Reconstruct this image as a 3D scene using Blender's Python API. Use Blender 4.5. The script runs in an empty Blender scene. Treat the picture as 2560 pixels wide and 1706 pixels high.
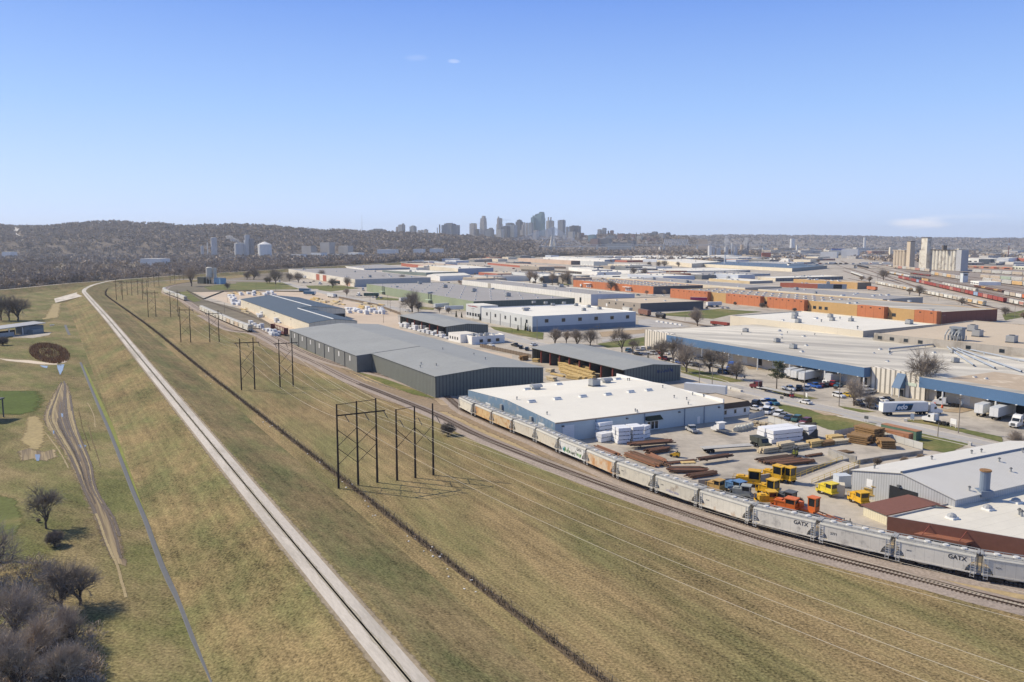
import bpy,math,random
import numpy as np
from mathutils import Vector,Matrix
R=random.Random(11)
NR=np.random.default_rng(5)
SC=bpy.context.scene
COL=SC.collection
V3=Vector
# ---- camera model
F,CH,YH,CX,CY=2050.0,55.0,606.0,1280.0,853.0
PIT=math.atan((CY-YH)/F)
cp,sp=math.cos(PIT),math.sin(PIT)
TL={'o':(0,0,.9191),'A':(0,500,3.676),'B':(640,500,3.676),'C':(1280,500,3.676),'D':(1920,500,3.676),'E':(640,800,3.676),'F':(1280,800,3.676),'G':(1920,800,3.676),'H':(0,800,3.676),'I':(1920,1100,3.676),'J':(1280,1000,3.676),'e':(640,1000,3.676),'b':(0,1200,3.098),'K':(960,510,5.8825),'L':(1340,510,5.8825),'M':(1740,560,5.602),'N':(2140,580,5.602),'O':(2060,640,4.706),'P':(1640,840,5.602),'Q':(1760,1140,6.536),'R':(1840,1030,4.706),'S':(1200,860,5.348),'T':(560,700,5.8825),'U':(940,660,5.8825),'V':(1280,590,6.536),'W':(1620,590,4.902),'X':(700,600,6.536),'Y':(240,660,5.115),'Z':(1280,640,4.902),'r':(2320,960,9.8),'h':(500,540,8.709),'p':(0,760,7.842)}
def px(s):
 """survey mark -> position in the survey photograph"""
 if isinstance(s,str):
  x,y=s[1:].split(',')
  o=TL[s[0]]
  return o[0]+float(x)/o[2],o[1]+float(y)/o[2]
 return s
def ray(s):
 x,y=px(s)
 a,b=(x-CX)/F,(CY-y)/F
 return V3((a,cp+b*sp,-sp+b*cp))
def G(s,z=0.0):
 d=ray(s)
 return V3((0,0,CH))+d*((z-CH)/d.z)
def GD(s,dist):
 d=ray(s)
 return V3((0,0,CH))+d*(dist/d.y)
def proj(P):
 x,y,z=P[0],P[1],P[2]-CH
 zc=y*cp-z*sp
 return CX+F*x/zc,CY-F*(y*sp+z*cp)/zc
def ztop(P,s):
 """height at plan point P that reaches image row of s"""
 b=(CY-px(s)[1])/F
 y=P[1]
 return CH+y*(b*cp-sp)/(cp+b*sp)
def lst(t,z=0.0):
 return[G(s,z)for s in t.split()]
# ---- mesh builder
class MB:
 def __init__(self):
  self.v,self.f,self.m,self.uv=[],[],[],[]
 def face(self,pts,m=0,uv=None):
  i=len(self.v)
  self.v+=[tuple(p)for p in pts]
  self.f.append(list(range(i,i+len(pts))))
  self.m.append(m)
  self.uv+=uv if uv else[(0.0,0.0)]*len(pts)
  return self
 def wall(self,p,q,z0,z1,m=0,zq=None):
  l=math.hypot(q[0]-p[0],q[1]-p[1])
  zq=z1 if zq is None else zq
  return self.face([(p[0],p[1],z0),(q[0],q[1],z0),(q[0],q[1],zq),(p[0],p[1],z1)],m,[(0,z0),(l,z0),(l,zq),(0,z1)])
 def prism(self,poly,z0,z1,m=0,mt=None,bottom=True):
  n=len(poly)
  a=sum(poly[i][0]*poly[(i+1)%n][1]-poly[(i+1)%n][0]*poly[i][1]for i in range(n))
  if a<0:
   poly=poly[::-1]
  for i in range(n):
   self.wall(poly[i],poly[(i+1)%n],z0,z1,m)
  self.face([(p[0],p[1],z1)for p in poly],m if mt is None else mt,[(p[0],p[1])for p in poly])
  if bottom:
   self.face([(p[0],p[1],z0)for p in poly[::-1]],m)
  return self
 def box(self,c,s,m=0,rot=0.0,mt=None):
  """c = centre of the bottom face"""
  x,y=s[0]/2,s[1]/2
  co,si=math.cos(rot),math.sin(rot)
  P=[(c[0]+a*co-b*si,c[1]+a*si+b*co)for a,b in((-x,-y),(x,-y),(x,y),(-x,y))]
  return self.prism(P,c[2],c[2]+s[2],m,mt)
 def tube(self,p,q,r0,r1=None,n=6,m=0,cap=True):
  p,q=V3(p),V3(q)
  r1=r0 if r1 is None else r1
  d=q-p
  if d.length<1e-6:
   return self
  d.normalize()
  a=d.orthogonal().normalized()
  b=d.cross(a)
  A=[p+(a*math.cos(t)+b*math.sin(t))*r0 for t in[2*math.pi*i/n for i in range(n)]]
  B=[q+(a*math.cos(t)+b*math.sin(t))*r1 for t in[2*math.pi*i/n for i in range(n)]]
  for i in range(n):
   self.face([A[i],A[(i+1)%n],B[(i+1)%n],B[i]],m)
  if cap:
   self.face(B,m)
   self.face(A[::-1],m)
  return self
 def path(self,pts,r,n=4,m=0):
  for a,b in zip(pts[:-1],pts[1:]):
   self.tube(a,b,r,r,n,m,cap=False)
  return self
 def extrude_x(self,prof,x0,x1,m=0,me=None):
  """profile in (y,z), extruded along x"""
  n=len(prof)
  A=[(x0,p[0],p[1])for p in prof]
  B=[(x1,p[0],p[1])for p in prof]
  for i in range(n):
   j=(i+1)%n
   self.face([A[i],B[i],B[j],A[j]],m,[(x0,prof[i][1]),(x1,prof[i][1]),(x1,prof[j][1]),(x0,prof[j][1])])
  self.face(A[::-1],m if me is None else me)
  self.face(B,m if me is None else me)
  return self
 def extrude_y(self,prof,y0,y1,m=0,me=None):
  """profile in (x,z), extruded along y"""
  n=len(prof)
  A=[(p[0],y0,p[1])for p in prof]
  B=[(p[0],y1,p[1])for p in prof]
  for i in range(n):
   j=(i+1)%n
   self.face([A[i],A[j],B[j],B[i]],m if not isinstance(m,list)else m[i],[(p,0)for p in(0,1,1,0)])
  s=m if me is None else me
  self.face(A,s,[(p[0],p[1])for p in prof])
  self.face(B[::-1],s,[(p[0],p[1])for p in prof[::-1]])
  return self
 def build(self,name,mats,parent=None,world=True,smooth=False):
  me=bpy.data.meshes.new(name)
  v=self.v
  if parent is not None and world:
   o=parent.location
   v=[(p[0]-o.x,p[1]-o.y,p[2]-o.z)for p in v]
  me.from_pydata(v,[],self.f)
  if not isinstance(mats,(list,tuple)):
   mats=[mats]
  for m in mats:
   me.materials.append(m)
  me.polygons.foreach_set('material_index',self.m)
  u=me.uv_layers.new(name='UVMap')
  u.data.foreach_set('uv',np.array(self.uv,dtype=np.float32).ravel())
  if smooth:
   me.polygons.foreach_set('use_smooth',[True]*len(self.f))
  me.update()
  ob=bpy.data.objects.new(name,me)
  COL.objects.link(ob)
  if parent is not None:
   ob.parent=parent
  return ob
def trimesh(name,T,mats,idx=None,parent=None):
 """T: (n,3,3) triangles"""
 me=bpy.data.meshes.new(name)
 n=len(T)
 me.vertices.add(n*3)
 me.vertices.foreach_set('co',T.astype(np.float32).ravel())
 me.loops.add(n*3)
 me.loops.foreach_set('vertex_index',np.arange(n*3,dtype=np.int32))
 me.polygons.add(n)
 me.polygons.foreach_set('loop_start',np.arange(0,n*3,3,dtype=np.int32))
 if idx is not None:
  me.polygons.foreach_set('material_index',idx.astype(np.int32))
 for m in(mats if isinstance(mats,(list,tuple))else[mats]):
  me.materials.append(m)
 me.update(calc_edges=True)
 ob=bpy.data.objects.new(name,me)
 COL.objects.link(ob)
 if parent is not None:
  ob.parent=parent
 return ob
def tag(o,label=None,cat=None,group=None,kind=None):
 if label:o['label']=label
 if cat:o['category']=cat
 if group:o['group']=group
 if kind:o['kind']=kind
 return o
def thing(name,label,cat,loc=(0,0,0),rz=0.0,group=None):
 o=bpy.data.objects.new(name,None)
 COL.objects.link(o)
 o.location=loc
 o.rotation_euler=(0,0,rz)
 o.empty_display_size=.5
 return tag(o,label,cat,group)
def struct(o):
 o['kind']='structure'
 return o
def recolor(ob,m,slot=0):
 ob.material_slots[slot].link='OBJECT'
 ob.material_slots[slot].material=m
def dup(root,loc,rz=0.0,label=None,group=None,mats=None,scale=None):
 """a copy of a thing, its parts and their sub-parts; mats = {part: material} for that copy's first slot"""
 r=root.copy()
 COL.objects.link(r)
 r.location=loc
 r.rotation_euler=(0,0,rz)
 if scale is not None:
  r.scale=(scale,)*3 if not isinstance(scale,tuple)else scale
 if label:r['label']=label
 if group:r['group']=group
 def kids(a,b):
  for ch in a.children:
   c=ch.copy()
   COL.objects.link(c)
   c.parent=b
   k=ch.name.split('.')[0]
   if mats and k in mats:
    recolor(c,mats[k])
   kids(ch,c)
 kids(root,r)
 return r
PROTO=[]
def proto(name,cat):
 o=thing(name,None,cat)
 PROTO.append(o)
 return o
USED=set()
def place(pr,loc,rz,label,group=None,mats=None,scale=None):
 """first use moves the prototype itself, later uses copy it"""
 if pr.name in USED:
  return dup(pr,loc,rz,label,group,mats,scale)
 USED.add(pr.name)
 pr.location=loc
 pr.rotation_euler=(0,0,rz)
 if scale is not None:
  pr.scale=(scale,)*3 if not isinstance(scale,tuple)else scale
 tag(pr,label,None,group)
 if mats:
  def rec(a):
   for c in a.children:
    k=c.name.split('.')[0]
    if k in mats:
     recolor(c,mats[k])
    rec(c)
  rec(pr)
 return pr
# ---- materials
MC={}
def M(name,col,rough=.8,var=.14,sc=.4,big=.12,bsc=.03,metal=0.0,seam=None,seamv=None,tint=None,bump=0.0,spec=.3,stretch=None,det=5,grain=None,lines=None):
 """procedural material: fine and broad world-space noise, optional seams along UV u / v (period, width, darkness)"""
 if name in MC:
  return MC[name]
 m=bpy.data.materials.new(name)
 m.use_nodes=True
 nt=m.node_tree
 N,Lk=nt.nodes,nt.links
 b=N['Principled BSDF']
 b.inputs['Roughness'].default_value=rough
 b.inputs['Metallic'].default_value=metal
 b.inputs['Specular IOR Level'].default_value=spec
 geo=N.new('ShaderNodeNewGeometry')
 vec=geo.outputs['Position']
 if stretch:
  mp=N.new('ShaderNodeMapping')
  mp.vector_type='TEXTURE'
  mp.inputs['Rotation'].default_value=(0,0,stretch[0])
  mp.inputs['Scale'].default_value=(1/stretch[1],1/stretch[2],1)
  Lk.new(vec,mp.inputs['Vector'])
  vec=mp.outputs['Vector']
 def noise(scale,det,v=None):
  n=N.new('ShaderNodeTexNoise')
  n.inputs['Scale'].default_value=scale
  n.inputs['Detail'].default_value=det
  n.inputs['Roughness'].default_value=.62
  Lk.new(v or vec,n.inputs['Vector'])
  return n.outputs['Fac']
 def math_(op,a,bb=None,clamp=False):
  n=N.new('ShaderNodeMath')
  n.operation=op
  n.use_clamp=clamp
  for i,x in enumerate((a,bb)):
   if x is None:continue
   if isinstance(x,(int,float)):n.inputs[i].default_value=x
   else:Lk.new(x,n.inputs[i])
  return n.outputs[0]
 f1=math_('MULTIPLY',math_('SUBTRACT',noise(sc,det),.5),2.6*var)
 f2=math_('MULTIPLY',math_('SUBTRACT',noise(bsc,3),.5),3.0*big)
 fac=math_('ADD',math_('ADD',f1,f2),1.0)
 if grain:
  fac=math_('ADD',fac,math_('MULTIPLY',math_('SUBTRACT',noise(grain[1],4,geo.outputs['Position']),.5),grain[0]))
 if lines:
  ul=N.new('ShaderNodeUVMap')
  ml=N.new('ShaderNodeMapping')
  ml.inputs['Scale'].default_value=(lines[1],lines[2],1)
  Lk.new(ul.outputs[0],ml.inputs['Vector'])
  fac=math_('ADD',fac,math_('MULTIPLY',math_('SUBTRACT',noise(1.0,3,ml.outputs[0]),.5),lines[0]))
 uvn=None
 for k,s in((0,seam),(1,seamv)):
  if not s:continue
  if uvn is None:
   tc=N.new('ShaderNodeUVMap')
   uvn=N.new('ShaderNodeSeparateXYZ')
   Lk.new(tc.outputs[0],uvn.inputs[0])
  fr=math_('FRACT',math_('DIVIDE',uvn.outputs[k],s[0]))
  ln=math_('LESS_THAN',fr,s[1]/s[0])
  fac=math_('MULTIPLY',fac,math_('SUBTRACT',1.0,math_('MULTIPLY',ln,s[2])))
 rgb=N.new('ShaderNodeRGB')
 rgb.outputs[0].default_value=(*col,1)
 cout=rgb.outputs[0]
 if tint:
  tn=noise(tint[2],6)
  mr=N.new('ShaderNodeMapRange')
  mr.inputs[1].default_value=tint[1]-tint[3]
  mr.inputs[2].default_value=tint[1]+tint[3]
  Lk.new(tn,mr.inputs[0])
  mx=N.new('ShaderNodeMix')
  mx.data_type='RGBA'
  Lk.new(mr.outputs[0],mx.inputs[0])
  Lk.new(cout,mx.inputs[6])
  mx.inputs[7].default_value=(*tint[0],1)
  cout=mx.outputs[2]
 vm=N.new('ShaderNodeVectorMath')
 vm.operation='SCALE'
 Lk.new(cout,vm.inputs[0])
 Lk.new(fac,vm.inputs['Scale'])
 Lk.new(vm.outputs[0],b.inputs['Base Color'])
 if bump:
  bp=N.new('ShaderNodeBump')
  bp.inputs['Strength'].default_value=bump
  bp.inputs['Distance'].default_value=.3
  Lk.new(noise(sc*1.5,4),bp.inputs['Height'])
  Lk.new(bp.outputs[0],b.inputs['Normal'])
 MC[name]=m
 return m
def glass(name='window_glass',col=(.02,.028,.035)):
 return M(name,col,rough=.12,var=.1,spec=.6)
HAZE=5.0e-5
EXPO=0.26
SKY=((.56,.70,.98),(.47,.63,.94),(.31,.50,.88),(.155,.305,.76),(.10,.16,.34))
CLOUD=(7.2,7.2,7.7,1)
# ---- camera, light, sky, haze
cam=bpy.data.cameras.new('camera')
co=bpy.data.objects.new('camera',cam)
COL.objects.link(co)
cam.sensor_width=36
cam.lens=F/2560*36
co.location=(0,0,CH)
co.rotation_euler=(math.pi/2-PIT,0,0)
cam.clip_start=.5
cam.clip_end=90000
SC.camera=co
SUNV=V3((-.935*.755,.354*.755,.656)).normalized()
sl=bpy.data.lights.new('sun','SUN')
sl.energy=4.7
sl.angle=math.radians(.5)
sl.color=(1,.88,.68)
so=bpy.data.objects.new('sun',sl)
COL.objects.link(so)
so.rotation_euler=SUNV.to_track_quat('Z','Y').to_euler()
W=bpy.data.worlds.new('World')
SC.world=W
W.use_nodes=True
nt=W.node_tree
bg=nt.nodes['Background']
sky=nt.nodes.new('ShaderNodeTexSky')
sky.sky_type='NISHITA'
sky.sun_disc=False
sky.sun_elevation=math.asin(SUNV.z)
sky.sun_rotation=math.atan2(SUNV.x,SUNV.y)
sky.altitude=250
sky.air_density=1.0
sky.dust_density=.6
sky.ozone_density=3.0
bg.inputs['Strength'].default_value=.13
L=nt.links
tcw=nt.nodes.new('ShaderNodeTexCoord')
sep=nt.nodes.new('ShaderNodeSeparateXYZ')
L.new(tcw.outputs['Generated'],sep.inputs[0])
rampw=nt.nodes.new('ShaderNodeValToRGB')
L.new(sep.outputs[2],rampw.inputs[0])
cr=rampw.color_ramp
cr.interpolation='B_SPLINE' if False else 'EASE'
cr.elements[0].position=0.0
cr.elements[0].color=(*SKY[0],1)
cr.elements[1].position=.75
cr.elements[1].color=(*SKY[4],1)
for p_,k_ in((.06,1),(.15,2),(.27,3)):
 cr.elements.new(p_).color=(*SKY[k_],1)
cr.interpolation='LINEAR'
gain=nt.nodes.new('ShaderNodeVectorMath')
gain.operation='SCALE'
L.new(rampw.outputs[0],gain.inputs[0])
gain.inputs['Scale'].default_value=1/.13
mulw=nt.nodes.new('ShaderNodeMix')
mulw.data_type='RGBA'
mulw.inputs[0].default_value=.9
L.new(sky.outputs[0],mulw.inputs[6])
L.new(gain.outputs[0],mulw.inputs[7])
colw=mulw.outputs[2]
for s,w_,h_,amt in((('o2112,513'),.036,.0075,1.0),(('o2215,498'),.05,.004,.25),(('o1042,141'),.009,.003,.35),(('o955,133'),.016,.005,.12)):
 d=ray(s).normalized()
 rt=V3((d.y,-d.x,0)).normalized()
 up=rt.cross(d)
 acc=None
 for ax,sz in((rt,w_),(up,h_)):
  dn=nt.nodes.new('ShaderNodeVectorMath')
  dn.operation='DOT_PRODUCT'
  L.new(tcw.outputs['Generated'],dn.inputs[0])
  dn.inputs[1].default_value=ax
  mm=nt.nodes.new('ShaderNodeMath')
  mm.operation='DIVIDE'
  L.new(dn.outputs['Value'],mm.inputs[0])
  mm.inputs[1].default_value=sz
  sq=nt.nodes.new('ShaderNodeMath')
  sq.operation='MULTIPLY'
  L.new(mm.outputs[0],sq.inputs[0])
  L.new(mm.outputs[0],sq.inputs[1])
  if acc is None:
   acc=sq.outputs[0]
  else:
   ad=nt.nodes.new('ShaderNodeMath')
   L.new(acc,ad.inputs[0])
   L.new(sq.outputs[0],ad.inputs[1])
   acc=ad.outputs[0]
 mp=nt.nodes.new('ShaderNodeMapping')
 mp.inputs['Scale'].default_value=(30,30,160)
 L.new(tcw.outputs['Generated'],mp.inputs[0])
 nz=nt.nodes.new('ShaderNodeTexNoise')
 nz.inputs['Scale'].default_value=1.0
 nz.inputs['Detail'].default_value=5
 L.new(mp.outputs[0],nz.inputs[0])
 nm=nt.nodes.new('ShaderNodeMath')
 nm.operation='MULTIPLY_ADD'
 L.new(nz.outputs['Fac'],nm.inputs[0])
 nm.inputs[1].default_value=1.6
 L.new(acc,nm.inputs[2])
 mr=nt.nodes.new('ShaderNodeMapRange')
 mr.interpolation_type='SMOOTHSTEP'
 L.new(nm.outputs[0],mr.inputs[0])
 mr.inputs[1].default_value=1.75
 mr.inputs[2].default_value=.55
 mr.inputs[3].default_value=0
 mr.inputs[4].default_value=amt*.75
 back=nt.nodes.new('ShaderNodeVectorMath')
 back.operation='DOT_PRODUCT'
 L.new(tcw.outputs['Generated'],back.inputs[0])
 back.inputs[1].default_value=d
 gt=nt.nodes.new('ShaderNodeMath')
 gt.operation='GREATER_THAN'
 L.new(back.outputs['Value'],gt.inputs[0])
 gt.inputs[1].default_value=.5
 am=nt.nodes.new('ShaderNodeMath')
 am.operation='MULTIPLY'
 L.new(mr.outputs[0],am.inputs[0])
 L.new(gt.outputs[0],am.inputs[1])
 mx=nt.nodes.new('ShaderNodeMix')
 mx.data_type='RGBA'
 L.new(am.outputs[0],mx.inputs[0])
 L.new(colw,mx.inputs[6])
 mx.inputs[7].default_value=CLOUD
 colw=mx.outputs[2]
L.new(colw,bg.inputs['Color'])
hz=MB().box((0,6000,-1.5),(26000,16000,0),0)
hz=MB()
hz.prism([(-14000,-300),(14000,-300),(14000,15000),(-14000,15000)],-1.5,330)
hm=bpy.data.materials.new('haze_air')
hm.use_nodes=True
hn=hm.node_tree
hn.nodes.remove(hn.nodes['Principled BSDF'])
pv=hn.nodes.new('ShaderNodeVolumePrincipled')
pv.inputs['Color'].default_value=(.84,.90,1.0,1)
pv.inputs['Density'].default_value=HAZE
pv.inputs['Anisotropy'].default_value=.2
hn.links.new(pv.outputs[0],hn.nodes['Material Output'].inputs['Volume'])
if HAZE>0:
 tag(hz.build('haze',hm),kind='stuff')
SC.view_settings.view_transform='Standard'
SC.view_settings.look='None'
SC.view_settings.gamma=1
SC.view_settings.exposure=EXPO
SC.cycles.use_denoising=True
SC.cycles.max_bounces=6
SC.cycles.transparent_max_bounces=12
SC.cycles.volume_bounces=0
# ---- ribbons, sheets, soft-edged patches
def smooth(pts,step):
 pts=[V3((p[0],p[1],0))for p in pts]
 P=[pts[0]*2-pts[1]]+pts+[pts[-1]*2-pts[-2]]
 out=[]
 for i in range(1,len(P)-2):
  a,b,c,d=P[i-1:i+3]
  n=max(1,int((c-b).length/step))
  for k in range(n):
   t=k/n
   out.append(.5*((2*b)+(c-a)*t+(2*a-5*b+4*c-d)*t*t+(3*b-a-3*c+d)*t**3))
 out.append(pts[-1])
 return out
def normals(pts):
 N=[]
 for i in range(len(pts)):
  d=pts[min(i+1,len(pts)-1)]-pts[max(i-1,0)]
  d.normalize()
  N.append(V3((d.y,-d.x,0)))
 return N
def ribbon(name,pts,prof,mat,kind='structure',matf=None):
 """prof: [(offset, z)], swept along pts"""
 mb=MB()
 N=normals(pts)
 s=0
 prev=None
 for i,p in enumerate(pts):
  if i:s+=(p-pts[i-1]).length
  row=[(p.x+N[i].x*o,p.y+N[i].y*o,z)for o,z in prof]
  if prev:
   for k in range(len(prof)-1):
    mb.face([prev[0][k],row[k],row[k+1],prev[0][k+1]],0,[(prof[k][0],prev[1]),(prof[k][0],s),(prof[k+1][0],s),(prof[k+1][0],prev[1])])
  prev=(row,s)
 o=mb.build(name,mat)
 if kind:o['kind']=kind
 return o
def offset(pts,d):
 N=normals(pts)
 return[p+n*d for p,n in zip(pts,N)]
def along(pts,s):
 """point and direction at arc length s"""
 for a,b in zip(pts[:-1],pts[1:]):
  l=(b-a).length
  if s<=l:
   return a+(b-a)*(s/l),(b-a).normalized()
  s-=l
 return pts[-1]+(pts[-1]-pts[-2]).normalized()*s,(pts[-1]-pts[-2]).normalized()
def sheet(name,poly,z,mat):
 mb=MB()
 mb.face([(p[0],p[1],z)for p in poly],0,[(p[0],p[1])for p in poly])
 return struct(mb.build(name,mat))
def soft(mat,sc=.5):
 """a copy of a ground material whose outer rim frays away along a noise pattern"""
 n=mat.name+'_frayed'
 if n in MC:return MC[n]
 m=mat.copy()
 m.name=n
 t=m.node_tree
 at=t.nodes.new('ShaderNodeAttribute')
 at.attribute_name='rim'
 ge=t.nodes.new('ShaderNodeNewGeometry')
 nz=t.nodes.new('ShaderNodeTexNoise')
 nz.inputs['Scale'].default_value=sc
 nz.inputs['Detail'].default_value=5
 t.links.new(ge.outputs['Position'],nz.inputs[0])
 ad=t.nodes.new('ShaderNodeMath')
 t.links.new(at.outputs['Fac'],ad.inputs[0])
 t.links.new(nz.outputs['Fac'],ad.inputs[1])
 mr=t.nodes.new('ShaderNodeMapRange')
 t.links.new(ad.outputs[0],mr.inputs[0])
 mr.inputs[1].default_value=.70
 mr.inputs[2].default_value=1.08
 t.links.new(mr.outputs[0],t.nodes['Principled BSDF'].inputs['Alpha'])
 MC[n]=m
 return m
PZ=[0]
def patch(name,poly,z,mat,rim=2.0,sc=.5,kind='structure',kf=.13):
 PZ[0]+=1
 z+=PZ[0]*.0011
 poly=[V3((p[0],p[1],0))for p in poly]
 a=sum(poly[i].x*poly[i-1].y-poly[i-1].x*poly[i].y for i in range(len(poly)))
 if a>0:poly=poly[::-1]
 per=sum((poly[i]-poly[i-1]).length for i in range(len(poly)))
 rim=min(rim,kf*abs(a)/per)
 P=[]
 for i in range(len(poly)):
  a,b=poly[i],poly[(i+1)%len(poly)]
  n=max(1,min(12,int((b-a).length/(rim*2.5))))
  for k in range(n):
   P.append(a+(b-a)*(k/n))
 n=len(P)
 Nn=[]
 for i in range(n):
  d=(P[(i+1)%n]-P[i-1])
  d.normalize()
  Nn.append(V3((d.y,-d.x,0)))
 mb=MB()
 zj=lambda:V3((0,0,R.uniform(-.004,.004)))
 inn=[P[i]-Nn[i]*rim+zj()for i in range(n)]
 out=[P[i]+Nn[i]*rim*.6+zj()for i in range(n)]
 mb.face([(p.x,p.y,z+p.z)for p in inn])
 for i in range(n):
  j=(i+1)%n
  mb.face([(q.x,q.y,z+q.z)for q in(out[i],out[j],inn[j],inn[i])])
 ob=mb.build(name,soft(mat,sc))
 at=ob.data.attributes.new('rim','FLOAT','POINT')
 vals=[1.0]*n
 for i in range(n):vals+=[0,0,1,1]
 at.data.foreach_set('value',vals)
 ob['kind']=kind
 return ob
def soft_ribbon(name,pts,half,z,mat,rim=.5,sc=.8):
 N=normals(pts)
 mb=MB()
 rows=[[(p.x+n.x*o,p.y+n.y*o,z)for o in(-half-rim*.5,-half+rim*.5,half-rim*.5,half+rim*.5)]for p,n in zip(pts,N)]
 val=[]
 for a,b in zip(rows[:-1],rows[1:]):
  for k in range(3):
   mb.face([a[k],b[k],b[k+1],a[k+1]])
   w=(0,1,1,0)
   val+=[w[k],w[k],w[k+1],w[k+1]]
 ob=struct(mb.build(name,soft(mat,sc)))
 ob.data.attributes.new('rim','FLOAT','POINT').data.foreach_set('value',val)
 return ob
LEVZ=4.5
levc=lst('o943,1568 o727,1311 o566,1118 o425,947 o325,826 o248,733 A805,885 A772,835 A815,800 A900,770 A1060,738 A1300,718 A1700,690 A2353,652 o850,607 o1000,600',LEVZ)
d0=(levc[0]-levc[1]).normalized()
levc=[levc[0]+d0*130]+levc
lev=smooth(levc,6)
LEVDIR=math.atan2(253-91,-100+11)
grass_levee=M('levee_grass',(.212,.162,.080),.95,.45,.5,.38,.05,tint=((.140,.138,.058),.53,.09,.12),spec=.1,stretch=(LEVDIR,.5,1.0),det=6,grain=(3.4,2.6),lines=(.9,.8,.006))
grass_mown=M('mown_grass',(.238,.178,.090),.95,.45,.45,.36,.045,tint=((.158,.146,.064),.52,.07,.12),spec=.1,stretch=(LEVDIR-.05,.25,1.0),det=6,grain=(3.4,2.4),lines=(.9,.7,.008))
grass_park=M('park_grass',(.212,.170,.086),.95,.45,.5,.4,.05,tint=((.128,.132,.050),.50,.06,.1),spec=.1,stretch=(LEVDIR+.3,.5,1.0),det=6,grain=(3.2,2.2))
lawn=M('lawn_grass',(.125,.142,.050),.95,.45,.8,.25,.05,tint=((.20,.165,.075),.58,.05,.08),spec=.1)
dirt=M('tan_dirt',(.36,.28,.19),.95,.25,.5,.2,.05,spec=.1)
RUT=math.atan2(*(G('H560,690')-G('H800,1540')).yx)
mud=M('dark_mud',(.150,.112,.070),.8,.6,1.0,.3,.08,tint=((.27,.21,.115),.50,.30,.05),stretch=(RUT,.05,2.4))
gravel=M('pale_gravel',(.50,.46,.40),.95,.22,2.2,.12,.1,tint=((.36,.33,.28),.58,.12,.08),stretch=(LEVDIR,.25,1.3))
ballast=M('rail_ballast',(.30,.252,.215),.95,.5,2.2,.15,.06,spec=.15)
concrete=M('yard_concrete',(.415,.375,.315),.9,.22,.5,.22,.03,tint=((.265,.24,.205),.57,.07,.08),spec=.2)
tanyard=M('tan_yard_concrete',(.50,.41,.315),.9,.12,.4,.14,.03,spec=.2)
asphalt=M('worn_asphalt',(.38,.365,.345),.9,.12,.6,.12,.05,tint=((.27,.26,.25),.62,.07,.06),spec=.2)
plain=M('plain_ground',(.215,.185,.145),.95,.3,.05,.35,.006,tint=((.155,.14,.105),.5,.004,.08),spec=.1)
gm=MB()
gx=[-13500,-5000,-1600,-600,-250,0,250,600,1600,5000,13500]
gy=[-250,0,150,400,900,1600,3200,7000,14500]
for i in range(len(gx)-1):
 for j in range(len(gy)-1):
  gm.face([(gx[i],gy[j],0),(gx[i+1],gy[j],0),(gx[i+1],gy[j+1],0),(gx[i],gy[j+1],0)])
struct(gm.build('ground',plain))
PROF=[(-20.5,-.3),(-17,.45),(-9.5,2.45),(-3.6,4.32),(-2.1,LEVZ),(2.1,LEVZ),(3.6,4.32),(9.5,2.45),(17,.45),(20.5,-.3)]
ribbon('levee_slope',lev,PROF,grass_levee)
ribbon('gravel_path',lev,[(-1.95,LEVZ+.02),(-.5,LEVZ+.09),(.5,LEVZ+.07),(1.95,LEVZ+.02)],gravel)
soft_ribbon('path_shoulder',lev[:160],2.45,LEVZ+.012,M('dirt_shoulder',(.285,.235,.165),.95,.4,1.2,.2,.1),1.0,.7)
soft_ribbon('path_grass_strip',lev[:160],.22,LEVZ+.10,M('path_weeds',(.37,.335,.26),.95,.4,1.2,.2,.1),.7,.35)
ci=min(range(len(lev)),key=lambda i:(lev[i]-V3((-531,1100,0))).length)
lev2=smooth([lev[ci],lev[ci]+V3((-16,-90,0)),lev[ci]+V3((-14,-220,0)),lev[ci]+V3((-30,-420,0))],10)
ribbon('levee_branch_slope',lev2,[(a,b-.05)for a,b in PROF],grass_levee)
ribbon('branch_path',lev2[1:],[(-1.6,LEVZ+.03),(1.6,LEVZ+.03)],gravel)
parkpoly=lst('o-700,1568 o-900,900 o-500,690 o0,668 o150,655 o185,668 o160,700 o200,830 o300,1050 o420,1300 o520,1568')
sheet('park_field',[V3((-190,40,0)),V3((-25,40,0))]+[p for p in offset(lev,-19)[8:ci]]+[p for p in offset(lev2,12)]+[V3((-560,300,0))],.02,grass_park)
TP_=[G('A772,832',LEVZ+.03),G('A778,880',LEVZ+.03),G('A510,945',.12),G('A498,908',.12)]
mb=MB()
mb.face([tuple(p)for p in TP_],0)
for i in range(4):
 p,q=TP_[i],TP_[(i+1)%4]
 k=2.2
 c_=(TP_[0]+TP_[1]+TP_[2]+TP_[3])/4
 o0,o1=(p-c_).normalized()*p.z*k,(q-c_).normalized()*q.z*k
 mb.face([tuple(p),tuple(q),(q.x+o1.x,q.y+o1.y,-.1),(p.x+o0.x,p.y+o0.y,-.1)],1)
struct(mb.build('gravel_turnout',[gravel,grass_levee]))
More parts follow.
